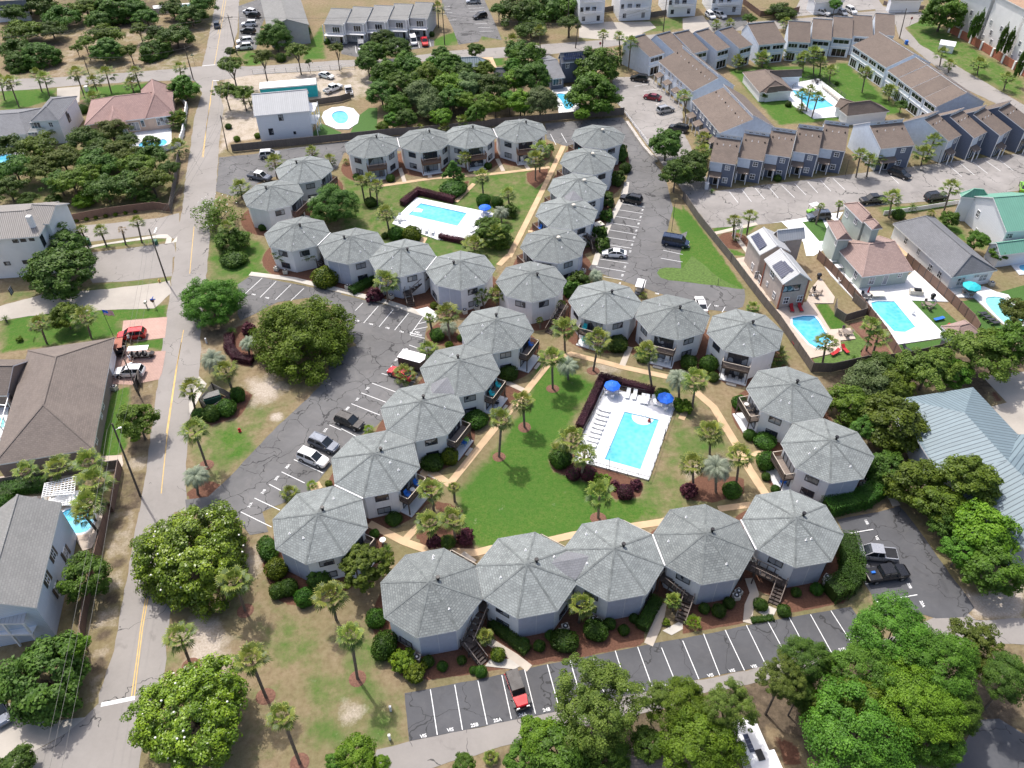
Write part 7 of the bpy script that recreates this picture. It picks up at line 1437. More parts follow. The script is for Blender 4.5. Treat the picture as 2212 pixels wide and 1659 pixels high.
def chair(label,x,y,rz,mat='whitemetal',z0=.16,group='chairs',big=1.):
 if mat not in CHC:
  s=MB();s.box((0,0,.42),(.52,.5,.05));b=MB();b.box((-.27,0,.7),(.05,.5,.55),tilt=(0,R_(-14)))
  l=MB();l.box((0,0,.2),(.05,.05,.42));ar=MB();ar.box((0,0,.62),(.5,.06,.04));CHC[mat]=[q.mesh(n_,M[mat])for q,n_ in((s,'seat'),(b,'backrest'),(l,'leg'),(ar,'armrest'))]
 s,b,l,ar=CHC[mat];root=thing('chair',label,'chair',(x,y,z0),rz,group,(big,big,big));link('seat',s,root);link('backrest',b,root)
 for p in((.22,.2),(.22,-.2),(-.22,.2),(-.22,-.2)):link('leg',l,root,(*p,0))
 link('armrest',ar,root,(0,.27,0));link('armrest',ar,root,(0,-.27,0))
LC={}
def lounger(label,t,u,v,hu,hv,mat='white',z0=.16,group='sun loungers',up=35):
 """u,v middle; hu,hv a photo point towards the head end"""
 x,y=P(t,u,v,.4);hx,hy=P(t,hu,hv,.4);rz=math.atan2(hy-y,hx-x)
 if(mat,up)not in LC:
  b=MB();b.box((-.3,0,.32),(1.25,.62,.07));k=MB();a=R_(up);k.box((.325+.36*math.cos(a),0,.33+.36*math.sin(a)),(.74,.62,.07),tilt=(0,-a))
  f_=MB();f_.box((0,.3,.27),(1.85,.04,.05));f_.box((0,-.3,.27),(1.85,.04,.05));l=MB();l.box((0,0,.13),(.05,.05,.27))
  LC[(mat,up)]=(b.mesh('mattress',M[mat]),k.mesh('backrest',M[mat]),f_.mesh('frame',M['whitemetal' if mat=='white' else 'frame']),l.mesh('leg',M['whitemetal' if mat=='white' else 'frame']))
 b,k,f_,l=LC[(mat,up)];root=thing('sun_lounger',label,'sun lounger',(x,y,z0),rz,group);link('mattress',b,root);link('backrest',k,root);link('frame',f_,root)
 for p in((.75,.29),(.75,-.29),(-.85,.29),(-.85,-.29)):link('leg',l,root,(*p,0))
def table_set(desc,x,y,n=4,mat='whitemetal',r=.55,z0=.16,a0=0.,cm=None,group=None):
 table('%s table %s'%desc,x,y,r,mat,z0)
 for k in range(n):a=a0+6.283*k/n;chair('%s %s chair %s'%(['right hand','farther','left hand','nearer'][k],desc[0].replace(' round',''),desc[1].replace('under the','by the table under the').replace('of the south pool','at the south pool').replace('by the table under the left blue umbrella at the south pool','under the left south pool umbrella').replace('by the table under the right blue umbrella at the south pool','under the right south pool umbrella')),x+(r+.35)*math.cos(a),y+(r+.35)*math.sin(a),a+math.pi,cm or mat,z0,group or 'chairs round the table '+desc[1])
x,y=umbrella('blue umbrella at the upper left corner of the south pool deck',5,1757,832);table_set(('white round','under the left blue umbrella of the south pool'),x,y)
x,y=umbrella('blue umbrella at the upper right corner of the south pool deck',5,2103,912);table_set(('white round','under the right blue umbrella of the south pool'),x,y)
x,y=umbrella('blue umbrella beside the north pool',2,930,1337);table_set(('white round','under the blue umbrella of the north pool'),x,y)
x,y=umbrella('teal umbrella beside the pale green pool',6,1878,187,'teal',1.6);table_set(('brown','under the teal umbrella'),x,y,mat='wood')
x,y=umbrella('closed dark red umbrella on the widest white deck',6,1213,205,'maroon' if 0 else 'red',closed=True);umbrella('closed black umbrella over the wooden patio table of the grey house',6,864,195,'black',closed=True)
for i,(u,v,k)in enumerate(((1857,895,0),(1901,903,0),(1953,930,1),(1981,935,1),(2030,938,1))):lounger('white lounger %s of five at the top of the south pool'%ordn(i,5),5,u,v,u+8 if i<4 else u-8,v-32)
for i in range(9):lounger('white lounger %s in the left row of the south pool'%('topmost' if i==0 else 'lowest' if i==8 else ORD[i]+' from the top'),5,1704-11.5*i,998+28*i,1670-11.5*i,990+28*i,up=20)
for i in range(9):lounger('white lounger %s in the row below the north pool'%ordn(i,9),2,425+42*i,1462+9.5*i,422+42*i,1478+9.5*i,up=20)
for i,(u,v)in enumerate(((905,1398),(930,1402),(868,1455),(855,1490))):lounger('white lounger %s at the right end of the north pool deck'%['upper left','upper right','middle','lowest'][i],2,u,v,u+12,v-6,up=20)
x,y=P(2,378,1430);table_set(('white','at the left end of the north pool deck'),x,y)
for i in range(8):lounger('grey striped lounger %s in the row beside the far pool'%ordn(i,8),3,918+14*i,572+11.5*i,900+14*i,566+11.5*i,'cream')
for i,u in enumerate((682,715)):lounger('dark lounger %s of two at the far pool shelter'%ordn(i,2),3,u,541,u-10,520,'frame')
x,y=P(3,865,525,.6);table_set(('dark','at the corner of the far pool fence'),x,y,mat='frame')
for i,(u,v,hu,hv)in enumerate(((706,340,700,320),(762,338,752,318),(988,627,1015,612),(1052,606,1035,588))):lounger('red lounger %s'%['left of two under the grey house porch','right of two under the grey house porch','left of two at the foot of the blue pool','right of two at the foot of the blue pool'][i],6,u,v,hu,hv,'red')
for i,(u,v)in enumerate(((718,552),(748,590))):lounger('red lounger %s of two beside the wooden fence'%['upper','lower'][i],6,u,v,u-10,v-18,'red')
lounger('red lounger on the artificial lawn right of the lozenge shaped pool',6,1705,463,1735,452,'red');lounger('blue pad on the artificial lawn',6,1660,407,1690,400,'bluepaint',up=5);lounger('dark lounger on the lawn below the widest white deck',6,1452,603,1430,588,'frame');lounger('black lounger at the bottom right of the widest white deck',6,1682,585,1682,560,'frame')
for i in range(4):lounger('black lounger %s of four beside the pale green pool'%ordn(i,4),6,1940+27*i,372+20*i,1912+27*i,375+20*i,'frame')
for i in range(5):lounger('beige lounger %s in the row beside the pergola at left'%ordn(i,5),4,118+60*i,1608-2*i,112+60*i,1580-2*i,'cream')
for t,u,v,mt,L in((6,1055,497,'wood',('wooden','by the lawn of the blue pool')),(6,858,240,'wood',('wooden','on the patio of the grey house')),(6,1050,160,'whitemetal',('white metal','at the top left of the widest white deck')),(6,1178,268,'frame',('dark metal','beside the closed red umbrella')),(6,1590,320,'wood',('wicker','on the artificial lawn'))):
 x,y=P(t,u,v,.5);table_set(L,x,y,mat=mt)
x,y=P(6,1490,365,.5);chair('white metal chair alone beside the lozenge shaped pool',x,y,2.,'whitemetal')
x,y=P(6,1262,255,.5);table('long stone bench table on the widest white deck',x,y,1.3,'cream',sq=True);x,y=P(6,1020,75,.5);table('white cushioned bench by the sage house',x,y,1.,'white',sq=True);x,y=P(6,972,40,.5);table('white square ottoman by the sage house',x,y,.7,'white',sq=True)
x,y=P(6,1513,238,.5);rt=thing('outdoor_kitchen','cream outdoor grill counter beside the lozenge shaped pool','grill',(x,y,.16),-.2);m=MB();m.box((0,0,.45),(2.3,.9,.9));m.build('counter',M['cream'],rt);m=MB();m.box((.1,0,1.05),(1.2,.6,.35));m.build('grill_hood',M['black'],rt)
for u,v,L in((883,135,'covered grey grill behind the red posted house'),(1620,268,'round black grill beside the long brown fence')):x,y=P(6,u,v,.5);o=MB();o.ball((0,0,.8),(.5,.4,.4));o.box((0,0,.35),(.5,.4,.7));tag(o.build('grill',M['black' if 'black' in L else 'frame'],None,loc=(x,y,.16)),L,'grill')
def face_spot(k,f_,d,s):r=OROOT[k];a,x,y=face_pos(f_,d);x+=-math.sin(a)*s;y+=math.cos(a)*s;c,n_=math.cos(r.rotation_euler[2]),math.sin(r.rotation_euler[2]);return r.location.x+c*x-n_*y,r.location.y+n_*x+c*y,a+r.rotation_euler[2]
for k,f_,d,s,z,mt,L in(('M1',6,.7,-1.2,.18,'teal','teal armchair on the ground patio facing the south pool'),('M1',6,.7,-1.3,2.68,'teal','teal armchair on the balcony above the teal patio chair'),('M2',6,.9,-1.0,.18,'white','white armchair on the left of the pale patio facing the purple hedge'),('M2',6,.9,1.1,.18,'white','white armchair on the right of the pale patio facing the purple hedge'),
('M3',6,.9,-1.1,.18,'slate','dark chair on the left of the corner condo patio'),('M3',6,.9,1.1,.18,'slate','dark chair on the right of the corner condo patio'),('L6',4,.8,-.9,2.68,'teal','teal armchair at the near end of the balcony by the rocky bed'),('L6',4,.8,1.2,2.68,'teal','teal armchair at the far end of the balcony by the rocky bed'),('L5',4,.7,1.,2.68,'bluepaint','blue chair on the topmost balcony of the diagonal row'),
('L8',4,.8,1.,2.68,'bluepaint','blue armchair at the far end of the lower diagonal row balcony'),('L8',4,.8,-1.2,2.68,'bluepaint','blue armchair at the near end of the lower diagonal row balcony'),('L7',4,1.1,.8,.18,'bluepaint','blue chair on the patio beside the round yellow shrub'),('L7',4,1.1,1.4,.18,'greenpaint','lime green chair on the patio beside the round yellow shrub'),('L6',4,1.,0,.18,'frame','dark patio chair under the teal balcony chairs'),
('R1',7,.7,0,2.68,'frame','dark chair on the upper east balcony'),('R2',7,.7,1.,.18,'bluepaint','blue chair on the patio of the lower east condo'),('E1',7,.6,.6,2.68,'teal','teal chair on the rearmost balcony of the east row'),('E2',7,.6,.6,2.68,'frame','dark chair on the second balcony of the east row'),('E4',7,.6,-.6,2.68,'bluepaint','blue chair on the fourth balcony of the east row'),('E5',7,.6,.6,2.68,'frame','dark chair on the nearest balcony of the east row'),('N1',5,.6,.8,.18,'wood','wooden chair on the patio of the leftmost north condo'),
('N2',5,.6,-.8,.18,'frame','dark chair on the patio behind the cone shaped tree'),('N4',5,.6,-.9,.18,'white','white chair on the patio behind the twin palms')):
 if mt=='slate':mt='frame'
 x,y,a=face_spot(k,f_,d,s);chair(L,x,y,a,mt,z,'patio chairs',1.25)
for k,f_,d,s,z,mt,L in(('M2',6,.9,0,.18,'white','small white table between the two white patio chairs'),('M3',6,.9,0,.18,'frame','small dark table between the two dark patio chairs'),('L8',4,.8,-.1,2.68,'white','white table between the two blue balcony chairs'),('R1',7,.7,-1.,2.68,'whitemetal','small round table on the upper east balcony')):x,y,a=face_spot(k,f_,d,s);table(L,x,y,.35,mt,z,.5)
def stepblock(k,f_,L):x,y,a=face_spot(k,f_,2.35,0);m=MB();m.box((0,0,.05),(.5,1.6,.1));tag(m.build('step_block',M['concrete'],None,loc=(x,y,.01),rz=a),L,'step')
for k,f_,L in(('M2',6,'pale step in front of the patio with white chairs'),('M3',6,'pale step in front of the patio with dark chairs'),('L7',4,'pale step in front of the patio with the lime chair'),('L6',4,'pale step below the teal chair balcony'),('L5',4,'pale step at the topmost diagonal row patio')):stepblock(k,f_,L)
def pergola(label,corners,h=2.5,n=9,mat='white',cross=7):
 c=[Vector(p)for p in Q(corners,h)];o=c[0];root=thing('pergola',label,'pergola',(o.x,o.y,0));q=[p-o for p in c];m=MB()
 for i in range(n):s_=i/(n-1);a=q[0]*(1-s_)+q[1]*s_;b=q[3]*(1-s_)+q[2]*s_;m.bar((a.x,a.y,h),(b.x,b.y,h),.1,.15)
 m.build('rafters',M[mat],root);m=MB()
 for i in range(cross):s_=i/(cross-1);a=q[0]*(1-s_)+q[3]*s_;b=q[1]*(1-s_)+q[2]*s_;m.bar((a.x,a.y,h+.14),(b.x,b.y,h+.14),.09,.1)
 m.build('slats',M[mat],root)
 for p in q:l=MB();l.box((0,0,h/2),(.16,.16,h));l.build('post',M[mat],root,loc=(p.x,p.y,0))
pergola('white lattice pergola over the long table at left',"4:290,1480 492,1432 480,1545 272,1562",2.6,10,cross=8);pergola('little white arched pergola between two palms by the far lane',"3:335,1465 385,1450 390,1475 345,1492",2.3,5,cross=4)
x,y=P(4,425,1570,.7);table('long grey table under the lattice pergola',x,y,2.2,'whitemetal',0,.75,sq=True)
q=Q("4:1372,825 1497,890 1357,985 1290,928",1.6);rt=thing('dumpster_enclosure','black slatted dumpster enclosure on the west verge','enclosure',(*q[0],0))
for i in range(4):
 a,b=q[i],q[(i+1)%4];m=MB()
 for k in range(7):m.bar((a[0]-q[0][0],a[1]-q[0][1],.25+.22*k),(b[0]-q[0][0],b[1]-q[0][1],.25+.22*k),.05,.14)
 for e in(a,b):m.box((e[0]-q[0][0],e[1]-q[0][1],.87),(.14,.14,1.75))
 m.build('side',M['frame'],rt)
x,y=P(4,1370,905,1.1);rt=thing('dumpster','green dumpster with ribbed grey lid inside the black enclosure','dumpster',(x,y,0),.45);m=MB();m.prism([(-1.3,-.8),(1.3,-.8),(1.3,.8),(-1.3,.8)],.1,1.15);m.build('bin',M['dumpster'],rt);m=MB();m.box((0,.1,1.25),(2.5,1.5,.08),tilt=(R_(-8),0));[m.box((-1.1+.28*k,.1,1.3),(.06,1.5,.05),tilt=(R_(-8),0))for k in range(9)];m.build('lid',M['rooflight'],rt)
sheet('concrete_pad',"4:1290,780 1340,830 1250,1000 1230,1040 1225,960",.05,M['concrete'])
m=MB();m.box((0,0,.38),(.8,.8,.72));HV1=m.mesh('case',M['cream']);m=MB();m.cyl((0,0,.74),(0,0,.8),.35,n=14);HV2=m.mesh('fan_guard',M['frame']);m=MB();m.cyl((0,0,.8),(0,0,.84),.14,n=10);HV3=m.mesh('fan_hub',M['whitemetal'])
for i,(t,u,v,L)in enumerate(((8,1430,778,'left of the pair at the second nearest condo'),(8,1452,745,'right of the pair at the second nearest condo'),(8,1632,697,'left of the pair at the third nearest condo'),(8,1665,708,'right of the pair at the third nearest condo'),(8,452,925,'left of the pair at the nearest condo'),(8,490,945,'right of the pair at the nearest condo'),
(9,348,545,'lower one at the fourth nearest condo'),(9,362,518,'upper one at the fourth nearest condo'),(9,937,425,'upper one beside the rightmost nearest condo'),(9,932,458,'lower one beside the rightmost nearest condo'),(6,1190,1455,'upper one behind the lower east condo'),(6,1172,1482,'lower one behind the lower east condo'),
(5,262,238,'left one at the condo with the stair in the west chain'),(5,322,258,'right one at the condo with the stair in the west chain'),(5,40,195,'beside the low hedge of the west chain'),(4,1790,78,'left one by the palms at the west chain end'),(4,1848,98,'right one by the palms at the west chain end'),(5,800,355,'left one at the tip of the west chain'),(5,878,330,'right one at the tip of the west chain'),(5,1568,92,'at the nearest east row condo'),
(4,738,850,'black bin like one beside the brown roofed house'),(6,2005,175,'at the corner of the white cottage'),(1,1320,0,''))):
 if not L:continue
 x,y=P(t,u,v,.5);rt=thing('air_conditioner','air conditioner unit %s'%L,'air conditioner',(x,y,0),.3*i,'air conditioners outside the condos');link('case',HV1,rt);f_=link('fan_guard',HV2,rt);link('fan_hub',HV3,f_)
x,y=P(4,345,1300,2.2);rt=thing('satellite_dish','white satellite dish below the brown roofed house','satellite dish',(x,y,0));m=MB();m.ball((0,0,2.3),(.65,.65,.2));m.build('dish',M['white'],rt);m=MB();m.cyl((0,0,0),(0,0,2.2),.06);m.build('mast',M['frame'],rt)
x,y=P(3,1712,300,1.2);rt=thing('tent','small white peaked tent on the verge by the tall white houses','tent',(x,y,0),-.5);m=MB();m.prism([(-2,-1.7),(2,-1.7),(2,1.7),(-2,1.7)],0,2.0);m.build('tent_wall',M['white'],rt);m=MB();A_=[(-2.1,-1.8,2),(2.1,-1.8,2),(2.1,1.8,2),(-2.1,1.8,2)];m.face([A_[0],A_[1],(2.1,0,2.8),(-2.1,0,2.8)]);m.face([A_[2],A_[3],(-2.1,0,2.8),(2.1,0,2.8)]);m.face([A_[1],A_[2],(2.1,0,2.8)]);m.face([A_[3],A_[0],(-2.1,0,2.8)]);m.build('tent_roof',M['deckwhite'],rt)
x,y=P(8,270,180,.6)if 0 else P(8,268,182,.6);rt=thing('bird_bath','round white bird bath beside the path below the diagonal row','bird bath',(x,y,0));m=MB();m.cyl((0,0,.6),(0,0,.72),.3,.42,14);m.build('bowl',M['white'],rt);m=MB();m.cyl((0,0,0),(0,0,.6),.14,.08);m.build('pedestal',M['white'],rt)
x,y=P(2,1500,1350)if 0 else P(2,1665,1455,2.4);m=MB();m.box((0,0,2.5),(2.0,1.6,.12));
for a in((-.9,-.7),(.9,-.7),(.9,.7),(-.9,.7)):m.box((a[0],a[1],1.25),(.12,.12,2.5))
tag(m.build('small_canopy',M['cream'],None,loc=(x,y,0),rz=.5),'small pale flat canopy over the door of an east row condo','canopy')
# ================= VEHICLES =================
def loft(m,st,mi=0,capf=True):
 """st: (x, half width, z low, z mid, z top, top half width)"""
 prev=None
 for(x,w_,zl,zm,zt,wt)in st:
  sec=[(x,-w_*.94,zl),(x,-w_,zm),(x,-wt,zt),(x,wt,zt),(x,w_,zm),(x,w_*.94,zl)]
  if prev:
   for i in range(5):m.face([prev[i],prev[i+1],sec[i+1],sec[i]][::-1],mi)
  elif capf:m.face(sec,mi)
  prev=sec
 if capf:m.face(prev[::-1],mi)
KIND={
'suv':(4.8,[(-2.4,.8,.45,.6,.9,.75),(-2.3,.93,.3,.7,1.08,.88),(1.0,.95,.26,.7,1.05,.89),(1.2,.95,.26,.7,1.03,.88),(2.15,.9,.28,.66,.93,.8),(2.4,.72,.4,.58,.76,.66)],[(-2.25,.86,1.05,1.1,.8),(-1.95,.86,1.05,1.68,.7),(.25,.86,1.05,1.7,.7),(1.2,.84,1.02,1.06,.72)]),
'sedan':(4.7,[(-2.35,.74,.4,.6,.88,.7),(-2.2,.88,.26,.65,.98,.8),(1.0,.9,.22,.62,.92,.84),(2.1,.84,.24,.58,.76,.74),(2.35,.66,.34,.5,.62,.6)],[(-1.9,.8,.95,.98,.7),(-1.0,.8,.93,1.38,.62),(.2,.8,.92,1.42,.62),(1.2,.8,.9,.93,.7)]),
'pickup':(5.6,[(-2.8,.88,.5,.7,1.05,.86),(-2.7,.96,.4,.75,1.08,.92),(1.3,.97,.36,.75,1.12,.9),(2.5,.93,.38,.72,1.05,.84),(2.8,.78,.45,.65,.9,.74)],[(-1.0,.88,1.08,1.2,.82),(-.85,.88,1.08,1.78,.72),(.6,.88,1.08,1.82,.72),(1.4,.88,1.08,1.14,.76)]),
'van':(5.3,[(-2.65,.92,.4,.8,1.1,.9),(-2.6,.98,.3,.8,1.2,.94),(1.6,.98,.3,.8,1.15,.92),(2.4,.92,.32,.72,.98,.82),(2.65,.75,.4,.6,.8,.68)],[(-2.58,.93,1.15,1.3,.9),(-2.5,.93,1.15,2.0,.84),(1.1,.92,1.15,2.02,.82),(1.9,.86,1.08,1.15,.78)]),
'jeep':(4.5,[(-2.1,.78,.5,.8,1.1,.78),(-2.05,.8,.45,.8,1.12,.8),(1.0,.8,.45,.8,1.12,.78),(1.9,.7,.5,.8,1.08,.6),(2.0,.62,.5,.78,1.02,.56)],[(-2.0,.78,1.1,1.15,.74),(-1.95,.78,1.1,1.84,.68),(.35,.78,1.1,1.86,.68),(.75,.76,1.1,1.14,.72)])}
wm=MB();wm.cyl((0,-.12,0),(0,.12,0),.35,n=14);TYRE=wm.mesh('tyre',M['tire']);wm=MB();wm.cyl((0,-.13,0),(0,.13,0),.21,n=10);RIM=wm.mesh('rim',M['rim'])
HL=MB();HL.box((0,0,0),(.1,.34,.16));HLM=HL.mesh('headlight',M['white']);TLM=HL.mesh('taillight',M['red']);MIR=MB();MIR.box((0,0,0),(.14,.2,.14));MIRM=MIR.mesh('mirror',M['black']);CARC={}
def car(kind,paint,label,t,cu,cv,fu,fv,roof=None,grp='parked vehicles',cat=None,sc=1.,name=None):
 x,y=P(t,cu,cv,.5);hx,hy=P(t,fu,fv,.5);rz=math.atan2(hy-y,hx-x);root=thing(name or{'suv':'parked_suv','sedan':'parked_car','pickup':'pickup_truck','van':'parked_van','jeep':'offroad_car'}[kind],label,cat or{'suv':'car','sedan':'car','pickup':'pickup truck','van':'van','jeep':'car'}[kind],(x,y,.05),rz,grp,(sc,sc,sc))
 k=(kind,paint,roof)
 if k not in CARC:
  L,bs,gs=KIND[kind];b=MB();loft(b,bs);gl=MB();prev=None;rf=MB();pl=MB()
  for(gx_,hw,z0,z1,ht)in gs:
   s=[(gx_,-hw,z0),(gx_,-ht,z1),(gx_,ht,z1),(gx_,hw,z0)]
   if prev:
    for i in range(3):gl.face([prev[i],prev[i+1],s[i+1],s[i]][::-1])
   prev=s
  a,c=gs[1],gs[2];rf.prism([(a[0]-.05,-a[4]-.02),(c[0]+.05,-c[4]-.02),(c[0]+.05,c[4]+.02),(a[0]-.05,a[4]+.02)],a[3]-.02,a[3]+.06)
  for sg in(-1,1):
   for(p,q)in((gs[0],gs[1]),(gs[3],gs[2])):rf.bar((p[0],sg*p[4]*1.02,p[3]),(q[0],sg*q[4]*1.02,q[3]),.09,.06)
   mx=(a[0]+c[0])/2;rf.bar((mx,sg*a[1]*1.0,a[2]),(mx,sg*a[4]*1.03,a[3]),.1,.05)
   if kind in('suv','van'):rf.bar((a[0]+.15,sg*a[4]*.9,a[3]+.1),(c[0]-.2,sg*c[4]*.9,c[3]+.1),.05)
  for wx in(-L*.3,L*.31):
   for sg in(-1,1):pl.cyl((wx,sg*(bs[2][1]-.02),.36),(wx,sg*(bs[2][1]+.008),.36),.42,n=14)
  ex=None
  if kind=='pickup':
   ex=MB();ex.prism([(-2.68,-.78),(-1.05,-.78),(-1.05,.78),(-2.68,.78)],1.05,1.095)
  CARC[k]=(b.mesh('body',CP[paint]),gl.mesh('windows',M['glasscar']),rf.mesh('roof',CP[roof or paint]),pl.mesh('wheel_arch',M['black']),ex.mesh('truck_bed',M['black'])if ex else None)
 b,gl,rf,pl,ex=CARC[k];L,bs,_=KIND[kind];link('body',b,root);link('windows',gl,root);link('roof',rf,root);link('wheel_arches',pl,root)
 if ex:
  link('truck_bed',ex,root)
 for wx in(-L*.3,L*.31):
  for sg in(-1,1):w_=link('wheel',TYRE,root,(wx,sg*(bs[2][1]-.1),.33));link('rim',RIM,w_)
 for sg in(-1,1):link('headlight',HLM,root,(L/2-.12,sg*.58,bs[-2][3]+.08));link('taillight',TLM,root,(-L/2+.07,sg*.7,bs[1][3]+.1));link('mirror',MIRM,root,(.95,sg*1.02,1.05))
 return root
rt=car('jeep','red','bright red off-road car with black soft top in the nearest car park',8,1140,1165,1168,1245,'black')
m=MB();m.box((2.1,0,.55),(.2,1.7,.22));m.build('bumper',M['black'],rt);m=MB();m.cyl((-2.12,0,.95),(-2.36,0,.95),.38,n=14);m.build('spare_wheel',M['tire'],rt)
for sg in(-1,1):m=MB();m.box((1.35,sg*.86,.86),(1.,.26,.08));m.build('fender',M['black'],rt)
car('pickup','silver','silver grey pickup truck parked nose left in the small right car park',9,1240,275,1100,262,'silver');rt=car('pickup','black','black pickup truck with cargo in its bed beside the silver grey one',9,1318,405,1465,385)
m=MB();m.box((-1.9,.1,1.2),(.5,.3,.2));m.build('cargo',M['bluepaint'],rt)
for a in(('suv','white','white car with dark windows nearest the street in the west car park',4,2030,1315,2125,1352),('suv','slate','grey silver car between the white and the black ones in the west car park',4,2100,1222,2200,1262),('suv','black','black car with silver roof rails beside the diagonal row',5,55,1078,130,1108),('sedan','red','red sports car behind the low fan palm in the west car park',5,385,765,290,728),
('sedan','white','white sedan under a silvery cover in the east car park',2,1768,1645,1690,1640),('van','blue','dark blue van with roof rack at the bright lawn',2,2165,1575,2255,1590),('suv','black','black car at the top of the east car park row',2,1878,1295,1812,1280),('suv','black','black car nearest the far townhouse gable',2,1930,512,1870,505),('sedan','maroon','dark red car parked at the far townhouses',2,2015,632,1960,622),
('suv','silver','silver car parked below the dark red one',2,2100,715,2165,700),('suv','black','black car lowest in the row at the far townhouses',2,2185,835,2125,822),('suv','silver','white and blue grey car against the dark wooden fence',1,1750,1005,1812,1000,'white'),('pickup','slate','pickup truck with white cab and grey bed west of the cluster',1,1685,1150,1762,1165,'white'),
('suv','red','bright red car on the pink brick drive of the brown roofed house',4,855,515,762,525),('suv','white','white car on the drive of the brown roofed house',4,842,755,740,758),('suv','white','topmost white car in the far left lot',1,1618,80,1572,72),('suv','black','black car beside the topmost white one in the far left lot',1,1640,102,1600,98),('suv','white','middle white car in the far left lot',1,1615,158,1565,160),
('suv','black','black car below the middle white one in the far left lot',1,1608,205,1560,200),('suv','white','upper one of the two lowest white cars in the far left lot',1,1585,270,1540,275),('suv','white','lower one of the two lowest white cars in the far left lot',1,1582,308,1535,312),('suv','slate','dark car driving on the main street at the top',1,1405,162,1400,130),('sedan','white','white sedan in the sandy yard beyond the long trailer',1,2115,492,2155,502),
('pickup','white','white pickup truck in the sandy yard',1,2160,578,2205,560),('pickup','white','second white truck in the sandy yard, half behind the tree',2,48,590,40,555),('van','silver','pale blue van at the far grey condo row',2,130,308,131,340),('van','white','white van at the far grey condo row',2,467,270,478,300),('pickup','red','orange white pickup truck beside the white van',2,540,275,548,305),('suv','black','black car in the far middle lot',2,898,108,850,118),
('suv','silver','silver car at the very top of the far middle lot',2,855,12,805,14),('suv','black','large black car in front of the single blue townhouse',3,1405,1130,1460,1150),('pickup','black','black pickup truck on the far lane behind the sage house',3,1232,1300,1172,1305),('suv','black','black car with red rear lights on the far lane',3,1638,1280,1695,1272),('suv','slate','slate grey car on the white drive of the sage house',3,880,1405,815,1410),
('sedan','silver','silver sedan by the far white cars',3,1034,82,1050,92),('suv','white','rightmost white car by the far white low house',3,1090,72,1112,84),('pickup','white','white pickup truck at the far white low house',3,898,85,930,92),('suv','white','left white car on the drive of the far white houses',3,180,105,200,120),('suv','white','right white car on the drive of the far white houses',3,240,102,262,110),('sedan','white','white car behind the roof near the wooden fence',6,118,318,108,285),
('sedan','slate','dark car at the bottom left edge by the wide dark tree',7,-5,1275,10,1320),('sedan','green','lime green car at the right edge of the far lane',3,2212,1215,2212,1180)):car(*a)
def cart(label,t,u,v,hu,hv,L=3.2,roof='white',body='white',rows=2):
 x,y=P(t,u,v,.5);hx,hy=P(t,hu,hv,.5);root=thing('golf_cart',label,'golf cart',(x,y,.05),math.atan2(hy-y,hx-x),'golf carts');m=MB();loft(m,[(-L/2,.5,.3,.4,.62,.5),(-L/2+.2,.58,.25,.45,.66,.54),(L/2-.8,.58,.25,.4,.5,.54),(L/2-.5,.56,.25,.5,.85,.48),(L/2,.42,.3,.45,.7,.38)]);m.build('body',CP[body],root)
 m=MB();m.box((-.1,0,1.9),(L*.78,1.25,.07));m.build('canopy',M[roof],root)
 for k in range(rows):m=MB();m.box((-L*.28+k*.9,0,.75),(.5,1.0,.12));m.box((-L*.28+k*.9-.25,0,1.),(.1,1.0,.45));m.build('seat',M['cream' if roof=='white' else 'frame'],root)
 for px in(-L*.45,L*.3):
  for sg in(-1,1):m=MB();m.bar((px,sg*.55,.6),(px*.9,sg*.55,1.9),.05);m.build('canopy_post',M['frame'],root)
 for wx in(-L*.32,L*.34):
  for sg in(-1,1):w_=link('wheel',TYRE,root,(wx,sg*.52,.22),0,(.65,.8,.65));link('rim',RIM,w_)
cart('long black golf cart with a pale ribbed roof on the drive',4,915,640,985,635,4.2,'whitemetal','black',3);cart('dark golf cart with a dark red roof beside the garage',4,785,605,790,560,3.4,'terracotta','black',2);cart('white roofed cart at the top of the east parking behind a condo roof',5,1930,215,1945,170,3.4,'white','slate',2);cart('green and white buggy on the white drive by the grey car',3,842,1365,815,1372,2.6,'white','green',1)
x,y=P(5,455,680,1.2);rt=thing('box_trailer','brown sided box trailer with white roof beside the red sports car','trailer',(x,y,0),R_(-22));m=MB();m.prism([(-1.9,-1.05),(2.1,-1.05),(2.45,0),(2.1,1.05),(-1.9,1.05)],.5,2.3);m.build('body',M['darkwood'],rt);m=MB();m.prism([(-1.95,-1.1),(2.15,-1.1),(2.5,0),(2.15,1.1),(-1.95,1.1)],2.3,2.37);m.build('roof',M['white'],rt)
for px in(-.7,.2):
 for sg in(-1,1):w_=link('wheel',TYRE,rt,(px,sg*1.0,.35));link('rim',RIM,w_)
c=Vector(P(9,500,1590,3));a_,b_=Vector(P(9,455,1440,3)),Vector(P(9,590,1750,3));d=(b_-a_).normalized();rt=thing('camper','white camper with dark roof hatch under the trees at the bottom edge','camper',(c.x,c.y,0),math.atan2(d.y,d.x));m=MB();m.prism([(-4.2,-1.25),(4.2,-1.25),(4.2,1.25),(-4.2,1.25)],.6,3.0,bottom=True);m.box((.8,1.5,1.9),(2.6,.7,2.));m.build('body',M['white'],rt)
m=MB();m.box((-.2,.1,3.08),(1.1,.7,.16));m.build('roof_hatch',M['black'],rt);m=MB();m.box((-1.6,-.5,3.05),(1.9,.55,.06));m.build('solar_panel',M['solar'],rt);m=MB();m.box((1.7,-.3,3.1),(.5,.5,.18));m.build('roof_vent',M['cream'],rt)
for px in(.6,1.5):
 for sg in(-1,1):w_=link('wheel',TYRE,rt,(px,sg*1.1,.35));link('rim',RIM,w_)
